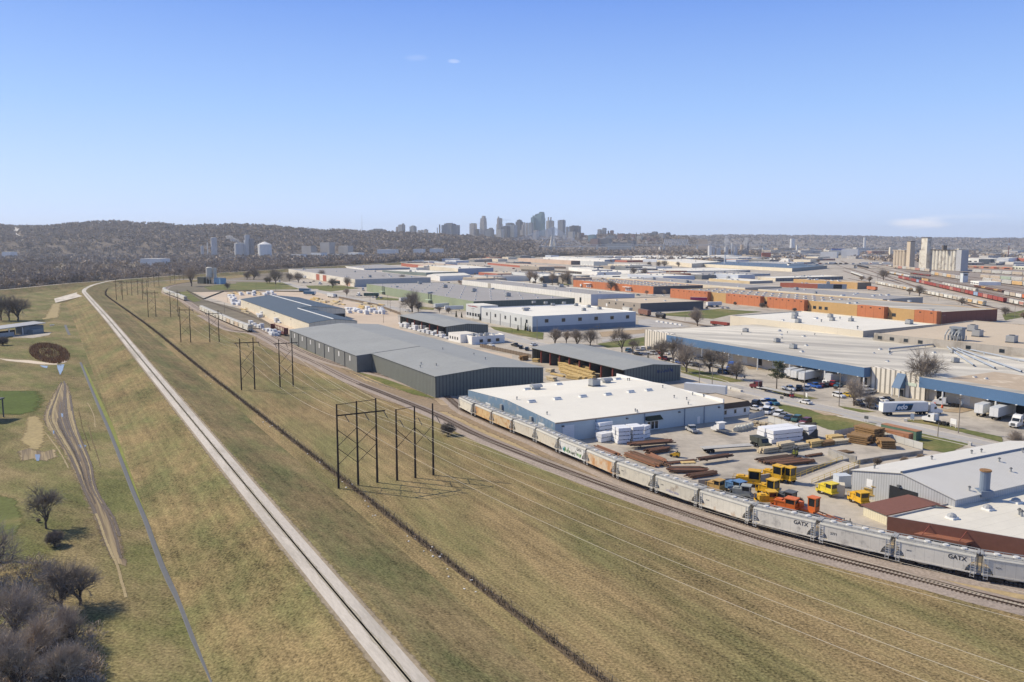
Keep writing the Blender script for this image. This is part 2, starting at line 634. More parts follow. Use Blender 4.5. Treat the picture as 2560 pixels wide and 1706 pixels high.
# ---- rail lines
t1=smooth(lst('o2700,1415 I2353,1392 I1760,1283 I1040,1123 I380,963 J2170,1183 J1700,1023 J1280,873 J930,740 J655,614 J410,509 J190,404 E2345,1058 E2160,978 E1990,898 E1850,832 o1000,903 o942,888 o882,868 o808,850 o735,829 o662,797 o588,757 A2270,1218 A1835,1026 A1680,930 A1510,862 A1498,840 A1512,815 A1560,792 A1700,765 A1950,740'),5)
t1=offset(t1,1.6)
t2=smooth(lst('o2700,1455 I2353,1542 I1500,1322 I700,1122 I0,937 J1800,1127 J1200,922 J600,702 J0,467 E2000,1052 E1640,872 E1200,692 E850,552 E530,392 E300,292 E0,132 A2100,1190 A1850,1060'),5)
ribbon('ballast_bed',offset(t1,0),[(-3.2,.03),(-1.9,.32),(1.9,.32),(3.4,.03)],ballast)
ribbon('ballast_bed',offset(t2,0),[(-3.4,.028),(-1.8,.26),(1.9,.26),(3.0,.028)],ballast)
steel=M('rusty_rail_steel',(.085,.055,.04),.6,.3,2,.2,.2,metal=.3)
sleeper=M('dark_timber_sleeper',(.075,.058,.045),.9,.4,3,.2,.3)
def track(pts,z,label,smax,group=None,rail_r=.075):
 root=thing('railway_track',label,'railway track',(pts[0].x,pts[0].y,z),0,group)
 for s in(-.75,.75):
  q=offset(pts,s)
  mb=MB()
  for a,b in zip(q[:-1],q[1:]):
   dd=(b-a).normalized()*.0
   n=V3((b.y-a.y,a.x-b.x,0)).normalized()*rail_r
   A=[(a.x-n.x,a.y-n.y),(b.x-n.x,b.y-n.y),(b.x+n.x,b.y+n.y),(a.x+n.x,a.y+n.y)]
   mb.face([(p[0],p[1],z+.19)for p in A])
   mb.face([(A[0][0],A[0][1],z),(A[1][0],A[1][1],z),(A[1][0],A[1][1],z+.19),(A[0][0],A[0][1],z+.19)])
   mb.face([(A[3][0],A[3][1],z),(A[2][0],A[2][1],z),(A[2][0],A[2][1],z+.19),(A[3][0],A[3][1],z+.19)])
  mb.build('rail',steel,root)
 if smax:
  mb=MB()
  s=0
  while s<smax:
   p,d=along(pts,s)
   mb.box((p.x,p.y,z-.16),(2.5,.24,.19),0,math.atan2(d.y,d.x)+math.pi/2)
   s+=.62
  o=mb.build('sleepers',sleeper,root)
  o['kind']='stuff'
 return root
track(t1,.32,'railway track curving under the long line of hopper cars',260)
track(t2,.26,'empty rusty railway track beside the mown grass',260)
# ---- paved industrial estate
est=lst('o2400,1260 I2353,1130 o1850,1205 o1600,1130 o1380,1040 o1180,960 o1085,925 o1000,905 o880,850 o760,790 o650,745 o560,712 o470,690 o445,676 o560,672 o650,650 o860,608 o1200,589 o1700,583 o2000,584 o2060,620 o2300,690 o2700,760')
sheet('estate_pavement',est,.03,concrete)
sheet('rail_yard_ground',lst('o1990,583 o2420,583 o2800,640 o2900,900 o2400,860 o2250,700 o2050,625'),.018,M('rail_yard_cinders',(.27,.235,.205),.95,.4,.5,.25,.03,spec=.1))
sheet('lumber_yard',lst('A1760,850 A2353,840 B560,850 B780,910 B1300,1045 B1320,1180 B1800,1330 B2353,1430 F0,450 F250,640 F-100,640 B1000,1140 B420,1150 B330,1260 B-100,1000'),.05,tanyard)
street=smooth(lst('o300,640 A2353,745 X20,695 X330,780 B590,845 B850,900 B1110,960 B1330,1008 B1620,1060 C0,1265 C190,1318 F1600,505 F1900,585 G300,770 G700,860 G1100,955 G1500,1048 G2100,1180 o2500,1090'),8)
ribbon('main_street',street,[(-4.8,.07),(4.8,.07)],asphalt)
kerb=M('pale_kerb_concrete',(.5,.47,.42),.9,.12,1)
for s in(-4.95,4.95):
 ribbon('street_kerb',offset(street,s),[(-.12,.03),(-.12,.2),(.12,.2),(.12,.03)],kerb)
mkp=M('yellowed_road_paint',(.55,.44,.16),.8,.3,1)
ribbon('road_markings',street,[(-.08,.076),(.08,.076)],mkp)
for s in('G60,765 G350,822 G700,903 G1000,958 G960,985 G700,1022 G560,1012 G440,965 G300,890 G120,830','G640,790 G1000,848 G860,853 G700,818','P1540,715 P1900,800 P2280,880 P2150,893 P1800,840 P1600,765','G1260,922 G1480,918 G1750,995 G2150,1078 G2160,1130 G1800,1040 G1500,970 G1290,938','G1395,1042 G1850,1143 G1650,1228 G1430,1190 G1380,1110','P350,430 P900,555 P1270,640 P1000,655 P600,585 P350,515','C780,1325 C1245,1258 C1248,1338 C880,1362','C0,1185 C290,1222 C285,1285 C0,1232','B2150,1165 B2353,1180 B2353,1230 B2200,1200','C1400,1045 C1900,1003 C2300,1030 C2000,1060 C1850,1095 C1420,1065','T180,35 T860,40 T1120,140 T200,152','X420,748 X1010,748 X1290,795 X1000,812 X480,800','E940,487 E1085,482 E1640,722 E1450,690 E1200,600','E320,215 E480,290 E920,480 E800,450 E420,270','T1330,110 T1980,120 T1560,175 T1400,150','U0,480 U330,515 U330,540 U0,530','U620,620 U860,650 U840,680 U640,670','V740,770 V1000,755 V1000,800 V760,810','O2100,690 O2353,640 O2353,720 O2130,760','A1870,800 A2040,778 A2353,760 A2353,825 A1930,830','A1640,850 A1720,840 A1850,930 A1780,940','o2520,1290 o2353,1270 o2400,1230'):
 patch('lawn',lst(s),.09,lawn,1.0,.6)
for s in('C800,1215 C1240,1190 C1250,1222 C830,1262','G340,815 G560,850 G700,885 G520,880','E1640,735 E1850,745 E1840,800 E1700,790','r330,640 r850,590 r1100,650 r800,720 r400,690','P1250,420 P1450,400 P1500,470 P1300,470'):
 patch('bare_dirt',lst(s),.11,dirt,1.0,.5)
patch('side_drive',lst('C820,1290 C1250,1225 C1250,1245 C830,1310'),.1,asphalt,.4)
patch('side_drive',lst('C1155,1110 C1240,1095 C1640,1165 C1480,1178 C1160,1165'),.1,asphalt,.4)
patch('dirt_verge',lst('E0,100 E300,215 E700,400 E1000,560 E1500,700 E1850,800 E1850,850 E1500,840 E1100,720 E700,520 E300,370 E0,200'),.035,M('brown_verge',(.245,.185,.12),.95,.5,.9,.2,.05),2.0,.5)
bv=M('brown_verge',(.245,.185,.12))
soft_ribbon('brown_verge',offset(t1,-.7)[8:150],4.6,.024,bv,2.5,.5)
stw=M('dry_straw',(.37,.285,.16),.95,.4,.9,.2,.06)
soft_ribbon('straw_verge',offset(t2,4.8)[2:95],1.9,.021,stw,2.2,.5)
soft_ribbon('straw_verge',offset(t2,9)[2:60],.8,.0215,stw,1.2,.5)
soft_ribbon('straw_verge',offset(t2,14.5)[2:50],.5,.022,stw,.9,.5)
mf=offset(lev,19)[:ci]
mf2=[p for p in offset(t2,3)][:len(t2)]
MF=(mf[6:]+[V3((-500,1130,0))]+[G(s)for s in 'A2353,680 A2353,700 A2000,735 A1700,770 A1560,800 A1500,845'.split()]+mf2[::-1])
mb=MB()
ca,sa=math.cos(LEVDIR),math.sin(LEVDIR)
mb.face([(p[0],p[1],.015)for p in MF],0,[(-p[0]*sa+p[1]*ca,p[0]*ca+p[1]*sa)for p in MF])
struct(mb.build('mown_field',grass_mown))
# ---- park side
drain=M('dark_drain_paving',(.115,.12,.125),.8,.15,.8)
ribbon('drain_channel',smooth(lst('H740,392 H800,540 H900,780 H1000,1010 H1100,1260 H1215,1560 b1120,300 b1260,680 b1400,970 b1500,1230 b1660,1568 o520,1640'),5),[(-.45,.06),(-.35,.1),(.35,.1),(.45,.06)],drain)
ribbon('grass_strip',offset(smooth(lst('H735,420 H800,570 H895,790 H995,1015 H1095,1262 H1210,1560 b1115,300 b1255,680 b1395,970 b1495,1230 b1655,1568'),5),-1.1),[(-.7,.05),(.5,.05)],M('bright_moss',(.185,.20,.045),.95,.4,1.2,.2,.1))
ribbon('drain_channel',smooth(lst('A600,1150 A612,1185 A638,1242'),5),[(-.7,.06),(.7,.06)],drain)
patch('green_turf',lst('H-60,655 H340,655 H385,740 H330,830 H180,872 H-60,862'),.035,M('wet_green_turf',(.085,.115,.032),.95,.4,.8,.2,.06,spec=.1),6,.3,kf=.45)
patch('green_turf',lst('b-40,120 b120,150 b180,330 b120,430 b-40,420'),.034,lawn,5,.3,kf=.45)
EL,ER=smooth(lst('H560,560 H480,700 H395,880 H440,1010 H600,1250 b690,220 b800,500 b880,640 b960,900'),3),smooth(lst('H600,560 H640,640 H700,960 H830,1300 H890,1566 b900,330 b965,620 b1040,960'),3)
tl=lambda P:sum((b-a).length for a,b in zip(P[:-1],P[1:]))
LA,LB=tl(EL),tl(ER)
strip=lambda f,s0=0,s1=1:[along(EL,LA*s)[0].lerp(along(ER,LB*s)[0],f)for s in[s0+(s1-s0)*k/40 for k in range(41)]]
patch('plough_ruts',strip(.03,.03,.93)[::2]+strip(.97,.03,.93)[::-2],.03,mud,2.2,.5,kf=.26)
rr=random.Random(2)
wet,strw=M('wet_rut_mud',(.105,.080,.055),.6,.4,1.2,.2,.1),M('dead_straw',(.31,.25,.14),.95,.4,1.5,.2,.1)
for k in range(22):
 f=rr.uniform(.02,1.0);s0=rr.uniform(0,.45);s1=min(1,s0+rr.uniform(.25,.7));w_=rr.uniform(.10,.30)
 soft_ribbon('tyre_rut',[p+V3((rr.uniform(-.07,.07),0,0))for p in strip(f,s0,s1)],w_,.075+k*.001,wet if k%3 else strw,.3,1.2)
for k in range(4):
 f=rr.uniform(1.0,1.7)if k%4 else rr.uniform(-.4,0);s0=rr.uniform(0,.5);s1=min(.92,s0+rr.uniform(.15,.5));w_=rr.uniform(.06,.16)
 soft_ribbon('tyre_rut',[p+V3((rr.uniform(-.07,.07),0,0))for p in strip(f,s0,s1)],w_,.05+k*.001,strw,.3,1.2)
patch('plough_ruts',lst('H170,1215 H260,1185 H400,1215 H500,1190 H520,1260 H430,1300 H300,1280 H190,1300'),.031,mud,2.5,.6,kf=.4)
patch('straw_grass',lst('H250,905 H340,880 H400,960 H415,1100 H370,1195 H260,1170 H190,1120 H230,1010'),.026,M('straw_turf',(.31,.245,.12),.95,.45,.9,.2,.05),6,.3,kf=.5)
patch('straw_grass',lst('A480,960 A560,950 A540,1080 A400,1100'),.026,M('straw_turf',(.31,.245,.12)),12,.1,kf=.5)
water=M('still_water',(.20,.215,.225),.12,.05,spec=.8)
for s in('H522,412 H592,410 H575,470 H552,506 H530,455','H365,420 H440,425 H432,446 H390,436','H565,340 H600,340 H590,365 H562,362','H715,1150 H795,1155 H780,1180 H725,1175','H560,860 H580,865 H578,900 H565,890','H320,1240 H370,1240 H360,1300 H335,1300','H485,1020 H500,1022 H498,1050 H487,1050'):
 patch('puddle_water',lst(s),.045,water,.5,1.5)
patch('sandy_streambed',lst('H-20,355 H130,368 H260,372 H420,392 H530,398 H525,414 H380,412 H200,392 H60,378'),.04,M('pale_sand',(.55,.47,.36),.95,.2,1),.5,1)
patch('sandy_streambed',lst('p1080,1100 p1250,1080 p1320,1130 p1240,1170 p1060,1160'),.042,M('pale_sand',(.55,.47,.36)),.5,1)
# ---- roof furniture and wall openings (shared meshes)
galv=M('galvanised_metal',(.36,.37,.37),.5,.15,1,metal=.3)
dkgrey=M('dark_grey_metal',(.10,.105,.11),.6,.2,1)
whitep=M('white_paint',(.74,.74,.72),.6,.08,.6)
cream=M('cream_paint',(.62,.57,.46),.7,.08,.4)
black=M('black_rubber',(.02,.02,.02),.8,.2,2)
GL=glass()
PM={}
def pmesh(kind):
 if kind in PM:return PM[kind]
 mb=MB()
 mats=[galv,dkgrey,whitep]
 if kind=='skylight':
  mb.box((0,0,-.1),(2.4,1.3,.45),2)
  mb.extrude_x([(-.6,.35),(.6,.35),(.4,.6),(-.4,.6)],-1.1,1.1,0)
  mats=[M('skylight_dome',(.40,.42,.43),.3,.1,1),dkgrey,whitep]
 elif kind=='roof_vent':
  mb.tube((0,0,-.1),(0,0,.8),.22,.2,7,0)
  mb.tube((0,0,.8),(0,0,1.1),.4,.12,7,1)
 elif kind=='air_conditioner':
  mb.box((0,0,-.1),(2.2,1.8,.35),1)
  mb.box((0,0,.25),(2.1,1.7,1.3),0)
  mb.box((1.06,0,.5),(.06,1.3,.8),1)
  mb.tube((0,0,1.5),(0,0,1.7),.6,.6,10,1)
 elif kind=='exhaust_hood':
  mb.box((0,0,-.1),(2.6,2.0,.9),0)
  mb.extrude_x([(-1.5,.8),(1.5,.8),(1.4,1.4),(.6,1.8),(-.6,1.8),(-1.4,1.4)],-2.0,2.0,0)
 elif kind=='roof_hatch':
  mb.box((0,0,-.1),(1.2,1.2,.6),2)
  mb.box((0,0,.5),(1.35,1.35,.12),0)
 elif kind=='dome_vent':
  mb.box((0,0,-.1),(1.4,1.4,.4),2)
  mb.tube((0,0,.3),(0,0,.6),.75,.65,10,0)
  mb.tube((0,0,.6),(0,0,.85),.65,.25,10,0)
 ob=mb.build(kind,mats)
 me=ob.data
 bpy.data.objects.remove(ob)
 PM[kind]=me
 return me
def putpart(kind,root,p,rz=0,sc=1):
 o=bpy.data.objects.new(kind,pmesh(kind))
 COL.objects.link(o)
 o.parent=root
 o.location=V3(p)-root.location
 o.rotation_euler=(0,0,rz)
 o.scale=(sc,)*3
 return o
def opening(root,name,a,d,nrm,u,w,v,h,mat,dep=.08,sub=None,frame=None):
 """a rectangular fitting on a wall from a along d, facing nrm: window (with pane), door, sign..."""
 mb=MB()
 p=a+d*u
 q=a+d*(u+w)
 def slab(p,q,z0,z1,t0,t1,m):
  P=[p+nrm*t0,q+nrm*t0,q+nrm*t1,p+nrm*t1]
  mb.prism([(x.x,x.y)for x in P],z0,z1,m)
 if sub:
  f=min(.14,w*.08)
  slab(p,q,v,v+f,-.02,dep,0)
  slab(p,q,v+h-f,v+h,-.02,dep,0)
  slab(p,p+d*f,v+f,v+h-f,-.02,dep,0)
  slab(q-d*f,q,v+f,v+h-f,-.02,dep,0)
  o=mb.build(name,frame or dkgrey,root)
  mb=MB()
  slab(p+d*f,q-d*f,v+f,v+h-f,-.02,dep*.4,0)
  if w>2.2:
   pass
  s=mb.build(sub,mat)
  s.data.transform(Matrix.Translation(-root.location))
  s.parent=o
  return o
 slab(p,q,v,v+h,-.05,dep,0)
 return mb.build(name,mat,root)
class Bld:
 """a flat-roofed or gabled building from its near corner N, the far end L of one visible wall and the far end R of the other"""
 def __init__(s,name,label,N,L,R_,wall,roof,top=None,H=None,wall2=None,par=.5,gable=None,rise=0,cat='building',group=None,trim=None,ext=(1,1),square=False,cells=(0,0),eave=.25):
  if H is None:
   n=G(N)
   H=ztop(n,top)
  else:
   n=G(N,H)
   n.z=0
  l,r=G(L,H),G(R_,H)
  l.z=r.z=0
  l=n+(l-n)*ext[0]
  r=n+(r-n)*ext[1]
  if square:
   dl=(l-n).normalized()
   pr=V3((dl.y,-dl.x,0))
   if pr.dot(r-n)<0:pr=-pr
   r=n+pr*(r-n).dot(pr)
  s.n,s.l,s.r,s.b,s.H=n,l,r,l+r-n,H
  s.dl,s.dr=(l-n).normalized(),(r-n).normalized()
  s.wl,s.wr=(l-n).length,(r-n).length
  s.root=thing(name,label,cat,(n.x,n.y,0),0,group)
  wall2=wall2 or wall
  trim=trim or wall
  mb=MB()
  c=[n,r,s.b,l]
  if gable is None:
   t=.35
   ins=[n+(s.dl+s.dr)*t,r+(s.dl-s.dr)*t,s.b-(s.dl+s.dr)*t,l+(s.dr-s.dl)*t]
   for i in range(4):
    j=(i+1)%4
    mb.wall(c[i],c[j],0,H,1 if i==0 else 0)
    mb.face([(c[i].x,c[i].y,H),(c[j].x,c[j].y,H),(ins[j].x,ins[j].y,H),(ins[i].x,ins[i].y,H)],2)
    mb.wall(ins[i],ins[j],H-par,H,2)
   mb.build('wall',[wall,wall2,trim],s.root)
   mb=MB()
   z=H-par+.01
   mb.face([(p.x,p.y,z)for p in ins],0,[(0,0),(s.wr,0),(s.wr,s.wl),(0,s.wl)])
   mb.build('roof',roof,s.root)
   s.zr=z
   s.rise=0
  else:
   s.rise,s.gable=rise,gable
   m0,m1=((n+r)/2,(s.b+l)/2)if gable=='L' else((n+l)/2,(s.b+r)/2)
   e0,e1=((n,r),(l,s.b))if gable=='L' else((n,l),(r,s.b))
   w2=wall2
   mb.wall(e0[0],e1[0],0,H,0 if gable=='L' else 1)
   mb.wall(e0[1],e1[1],0,H,0 if gable=='L' else 1)
   for(a,b_),mm in((e0,m0),(e1,m1)):
    l_=(b_-a).length
    mb.face([(a.x,a.y,0),(b_.x,b_.y,0),(b_.x,b_.y,H),(mm.x,mm.y,H+rise),(a.x,a.y,H)],1 if gable=='L' else 0,[(0,0),(l_,0),(l_,H),(l_/2,H+rise),(0,H)])
   mb.build('wall',[wall,wall2],s.root)
   mb=MB()
   ax=(e1[0]-e0[0]).normalized()
   lg=(e1[0]-e0[0]).length+2*eave
   for k in(0,1):
    od=(e0[k]-m0)
    hw=od.length
    od.normalize()
    dz=rise*eave/hw
    A=e0[k]+od*eave-ax*eave
    B=e1[k]+od*eave+ax*eave
    C_,D_=m1+ax*eave,m0-ax*eave
    t=.14
    top_=[(A.x,A.y,H-dz+t),(B.x,B.y,H-dz+t),(C_.x,C_.y,H+rise+t),(D_.x,D_.y,H+rise+t)]
    bot=[(x,y,z-t+.02)for x,y,z in top_]
    uv=[(0,0),(lg,0),(lg,hw),(0,hw)]
    mb.face(top_,0,uv)
    mb.face(bot[::-1],0)
    for i in(0,1,3):
     j=(i+1)%4
     mb.face([bot[i],bot[j],top_[j],top_[i]],0)
   mb.build('roof',roof,s.root)
   s.zr=H
  s.walls={'L':(n,s.dl,V3((-s.dr.x,-s.dr.y,0)),s.wl),'R':(n,s.dr,V3((-s.dl.x,-s.dl.y,0)),s.wr)}
 def zat(s,a,b):
  """roof height at fractions a along N-L, b along N-R"""
  if not s.rise:return s.zr
  t=b if s.gable=='L' else a
  return s.H+.1+s.rise*(1-abs(2*t-1))
 def on(s,kind,a,b,sc=1,rz=None):
  p=s.n+(s.l-s.n)*a+(s.r-s.n)*b
  return putpart(kind,s.root,(p.x,p.y,s.zat(a,b)),math.atan2(s.dr.y,s.dr.x)if rz is None else rz,sc)
 def at(s,kind,mark,sc=1):
  """roof part above the survey mark"""
  p=G(mark,s.H)
  d=p-s.n
  M2=Matrix(((s.l.x-s.n.x,s.r.x-s.n.x),(s.l.y-s.n.y,s.r.y-s.n.y)))
  a,b=M2.inverted()@d.to_2d()
  if s.rise:
   p=G(mark,s.zat(a,b))
   a,b=M2.inverted()@(p-s.n).to_2d()
  return s.on(kind,a,b,sc)
 def open(s,name,side,f,w,v,h,mat,dep=.08,sub=None,frame=None):
  a,d,nr,L_=s.walls[side]
  return opening(s.root,name,a,d,nr,f*L_-w/2,w,v,h,mat,dep,sub,frame)
 def band(s,name,side,u0,u1,v0,v1,mat,dep=.06):
  a,d,nr,L_=s.walls[side]
  return opening(s.root,name,a,d,nr,u0*L_,(u1-u0)*L_,v0,v1-v0,mat,dep)
def seams(nm,c,p=3.0,w=.12,k=.45,**kw):
 return M(nm,c,kw.pop('rough',.75),kw.pop('var',.10),kw.pop('sc',.5),seam=(p,w,k),**kw)
ribgrey=seams('grey_green_ribbed_sheet',(.155,.165,.15),1.35,.42,.38,var=.12)
flatgrey=seams('grey_flat_sheet',(.175,.18,.172),.9,.1,.18,var=.14)
greyroof=M('grey_sheet_roof',(.275,.285,.275),.7,.14,.8,.10,.06,seam=(2.0,.06,.12),seamv=(3.2,.06,.15))
blueslate=M('blue_slate_roof',(.060,.088,.118),.65,.10,1,.10,.05,seam=(2.0,.07,.14))
whiteroof=M('white_membrane_roof',(.68,.655,.575),.75,.05,.3,.06,.03,seamv=(3.0,.06,.09),tint=((.66,.62,.53),.62,.05,.06))
stainroof=M('stained_white_roof',(.64,.605,.515),.8,.12,.35,.10,.03,seamv=(12,.12,.22),tint=((.36,.34,.30),.53,.05,.12),stretch=(-.52,.25,1.6))
tanroof=M('tan_gravel_roof',(.50,.42,.315),.9,.08,.4,.08,.02,seamv=(20,.3,.1))
brownroof=M('brown_gravel_roof',(.335,.285,.225),.9,.08,.4,.10,.02,seamv=(16,.3,.15))
dgrroof=M('weathered_grey_roof',(.30,.29,.28),.85,.10,.4,.10,.02,seamv=(8,.25,.22))
pinkroof=M('pinkish_gravel_roof',(.55,.45,.37),.9,.1,.3,.1,.02)
ribroof=M('ribbed_zinc_roof',(.585,.57,.52),.6,.06,.4,.08,.03,seam=(.75,.2,.2))
bluepan=seams('blue_corrugated_sheet',(.17,.26,.36),.8,.26,.30,tint=((.27,.31,.35),.56,.5,.04))
whiteblk=M('painted_block_wall',(.46,.52,.54),.8,.06,.6,seam=(1.2,.04,.1),seamv=(1.2,.04,.1))
creampan=seams('cream_panel_wall',(.66,.60,.47),3.2,.10,.5)
greenpan=seams('sage_green_panel',(.255,.30,.20),1.2,.12,.18)
whitepan=seams('white_panel_wall',(.68,.665,.62),6.0,.2,.55)
bluewhite=seams('pale_blue_panel',(.46,.50,.57),6.0,.12,.22)
greywall=M('pale_grey_wall',(.55,.56,.55),.75,.05,.4,seam=(7,.1,.14))
tanwall=M('tan_block_wall',(.335,.295,.25),.85,.10,.5)
orange=seams('orange_brick',(.46,.165,.075),7.5,.25,.45,var=.12)
yellowbk=M('buff_brick',(.48,.31,.135),.85,.12,.6)
darkbk=M('maroon_brick',(.21,.085,.062),.85,.12,.5,seam=(5,.18,.35))
redbk=M('red_brick',(.36,.115,.075),.85,.14,.5)
brownbk=M('brown_brick',(.235,.105,.072),.85,.16,1.2,.12,.08)
concw=M('stained_concrete_wall',(.40,.365,.315),.85,.1,.4,seam=(7,.12,.2),tint=((.27,.24,.2),.6,.15,.08))
bluefas=M('blue_fascia_sheet',(.085,.165,.29),.6,.08,1,seam=(.6,.05,.1))
stripe=M('white_ribbed_precast',(.70,.65,.56),.8,.06,.5,seam=(2.1,.75,.62))
beigew=M('beige_wall',(.60,.54,.43),.8,.05,.3,seam=(8,.2,.12))
whitew=M('plain_white_wall',(.72,.71,.68),.75,.05,.3,seam=(9,.2,.12))
zincwall=seams('zinc_ribbed_wall',(.43,.44,.445),.6,.2,.22)
opshade=M('opening_shade',(.022,.024,.028),.6,.2)  # flat dark panels; the shade inside open doorways is put into this colour
doorw=M('white_roller_door',(.66,.68,.69),.6,.05,1,seamv=(.5,.05,.2))
maroonroof=M('maroon_shingle_roof',(.150,.070,.058),.9,.14,1.5)
creamrib=seams('cream_ribbed_sheet',(.62,.57,.42),.6,.18,.14)
H1=ztop(G('E1650,718'),'E1640,523')
n=G('E1650,718')
r=G('E2440,441',H1);r=G('F320,448',H1);r.z=0
l0=G('E1065,312',H1);l0.z=0
dl=(l0-n).normalized()
pr=V3((dl.y,-dl.x,0))
if pr.dot(r-n)<0:pr=-pr
wd=(r-n).dot(pr)
far=G('E330,82',H1);far.z=0
lenA=(l0-n).dot(dl)
lenB=(far-n).dot(dl)
stp=-(G('E935,325',H1)-n).dot(pr)
apex=n+pr*wd/2
rs=ztop(apex,'E2165,437')-H1
if not .5<rs<6:rs=2.6
gw=thing('grey_warehouse','largest grey gabled warehouse with a stepped long wall beside the railway tracks','warehouse',(n.x,n.y,0))
P=lambda a,b:n+dl*a+pr*b
mb=MB()
slope=rs/(wd/2)
hB=H1-slope*stp
mb.wall(P(0,0),P(lenA,0),0,H1,0)
mb.wall(P(lenA,-stp),P(lenA,0),0,hB,1,H1)
mb.wall(P(lenA,-stp),P(lenB,-stp),0,hB,1)
for a,b0 in((0,0),(lenB,-stp)):
 q=[P(a,b0),P(a,wd),P(a,wd),P(a,wd/2),P(a,b0)]
 zz=[0,0,H1,H1+rs,H1-slope*(0-b0)if b0 else H1]
 mb.face([(p.x,p.y,z)for p,z in zip(q,zz)],0,[((p-q[0]).dot(pr),z)for p,z in zip(q,zz)])
mb.wall(P(0,wd),P(lenB,wd),0,H1,0)
mb.build('wall',[ribgrey,flatgrey],gw)
mb=MB()
for(a0,a1,b0)in((-.3,lenA,-.3),(lenA,lenB+.3,-stp-.3)):
 q=[P(a0,b0),P(a1,b0),P(a1,wd/2),P(a0,wd/2)]
 zz=[H1+slope*b0,H1+slope*b0,H1+rs,H1+rs]
 uv=[(a0,b0),(a1,b0),(a1,wd/2),(a0,wd/2)]
 mb.face([(p.x,p.y,z+.16)for p,z in zip(q,zz)],0,uv)
 mb.face([(p.x,p.y,z+.02)for p,z in zip(q,zz)][::-1],0,uv)
 mb.face([(q[0].x,q[0].y,zz[0]+.02),(q[1].x,q[1].y,zz[1]+.02),(q[1].x,q[1].y,zz[1]+.16),(q[0].x,q[0].y,zz[0]+.16)],0)
 mb.face([(q[0].x,q[0].y,zz[0]+.02),(q[0].x,q[0].y,zz[0]+.16),(q[3].x,q[3].y,zz[3]+.16),(q[3].x,q[3].y,zz[3]+.02)],0)
q=[P(-.3,wd/2),P(lenB+.3,wd/2),P(lenB+.3,wd+.3),P(-.3,wd+.3)]
zz=[H1+rs,H1+rs,H1-slope*.3,H1-slope*.3]
mb.face([(p.x,p.y,z+.16)for p,z in zip(q,zz)],0,[(0,0),(lenB,0),(lenB,wd/2),(0,wd/2)])
mb.face([(q[0].x,q[0].y,zz[0]+.02),(q[0].x,q[0].y,zz[0]+.16),(q[3].x,q[3].y,zz[3]+.16),(q[3].x,q[3].y,zz[3]+.02)],0)
mb.build('roof',greyroof,gw)
mb=MB()
p0,p1=P(lenA,0),P(lenA,wd/2)
mb.path([(p0.x,p0.y,H1+.2),(p1.x,p1.y,H1+rs+.2)],.12,4)
mb.build('roof_flashing',dkgrey,gw)
for k in range(7):
 u=lenA+(lenB-lenA)*(k+.55)/7.3
 opening(gw,'white_vent_panel',P(0,-stp),dl,-pr,u,1.3,hB*.55,2.2,whitep,.06)
 opening(gw,'downpipe',P(0,-stp),dl,-pr,u+(lenB-lenA)/15,.25,.1,hB-.3,dkgrey,.25)
for a,b in((.14,.12),(.10,.19),(.11,.06),(.3,.62),(.12,.7),(.2,.75)):
 q=P(lenB*a,wd*b)
 putpart('roof_vent',gw,(q.x,q.y,H1+rs*(1-abs(2*b-1))+.1),0,.9)
b2=Bld('blue_white_building','blue and white industrial building with a wide bare white roof beside the hopper train','F395,1130','E1948,646','F1968,768',bluepan,whiteroof,top='F388,948',wall2=whiteblk,square=True,par=.25,trim=whitep,cat='warehouse')
ro=[c for c in b2.root.children if c.name.startswith('roof')][0]
bpy.data.objects.remove(ro)
Z=b2.H
mb=MB()
rz2=1.5
ma,mb_=(b2.n+b2.l)/2,(b2.r+b2.b)/2
for a,b in((b2.n,b2.r),(b2.l,b2.b)):
 mb.face([(a.x,a.y,Z+.05),(b.x,b.y,Z+.05),(mb_.x,mb_.y,Z+rz2),(ma.x,ma.y,Z+rz2)],0,[(0,0),(b2.wr,0),(b2.wr,b2.wl/2),(0,b2.wl/2)])
mb.build('roof',whiteroof,b2.root)
mb=MB()
for a,b,m_ in((b2.n,b2.l,0),):
 mb.face([(a.x,a.y,Z),(b.x,b.y,Z),(ma.x,ma.y,Z+rz2)],0,[(0,Z),(b2.wl,Z),(b2.wl/2,Z+rz2)])
mb.build('gable_wall',bluepan,b2.root)
mb=MB()
hp=ztop(b2.b,'F1003,493')
hp2=ztop(b2.r,'F1968,728')
q=[b2.r,b2.b,b2.b-b2.dr*.4,b2.r-b2.dr*.4]
for i in range(4):
 j=(i+1)%4
 za,zb=(hp2,hp,hp,hp2)[i],(hp2,hp,hp,hp2)[j]
 mb.face([(q[i].x,q[i].y,Z-1),(q[j].x,q[j].y,Z-1),(q[j].x,q[j].y,zb),(q[i].x,q[i].y,za)])
mb.face([(q[i].x,q[i].y,(hp2,hp,hp,hp2)[i])for i in range(4)])
mb.build('parapet',whitep,b2.root)
mb=MB()
a,d_,nr,L_=b2.walls['R']
opening(b2.root,'eaves_gutter',a,d_,nr,0,L_,Z-.3,.35,M('brown_gutter',(.34,.27,.21),.6),.2)
b2.rise,b2.gable=rz2,'R'
for s in 'F180,748 F415,723 F650,700 F880,680 F1090,657 F1255,641 F140,645 F430,598 F970,550'.split():b2.at('skylight',s)
for s in 'F222,640 F870,580'.split():b2.at('exhaust_hood',s,.9)
b2.at('air_conditioner','F757,612',1.5)
for s in 'F322,865 F1150,850 F1133,840 F1490,710 F1605,730 F1620,775 F1385,620 F45,738 F1660,685 F1760,700 F1063,560 F1080,560 F185,600'.split():b2.at('roof_vent',s,.8)
b2.open('roller_door','L',.13,3.4,.1,4.0,doorw,.1)
b2.open('roller_door','L',.36,3.4,.1,3.8,doorw,.1)
b2.open('roller_door','L',.73,3.4,.1,3.8,doorw,.1)
b2.open('wall_vent','L',.56,1.3,3.2,2.0,galv,.5)
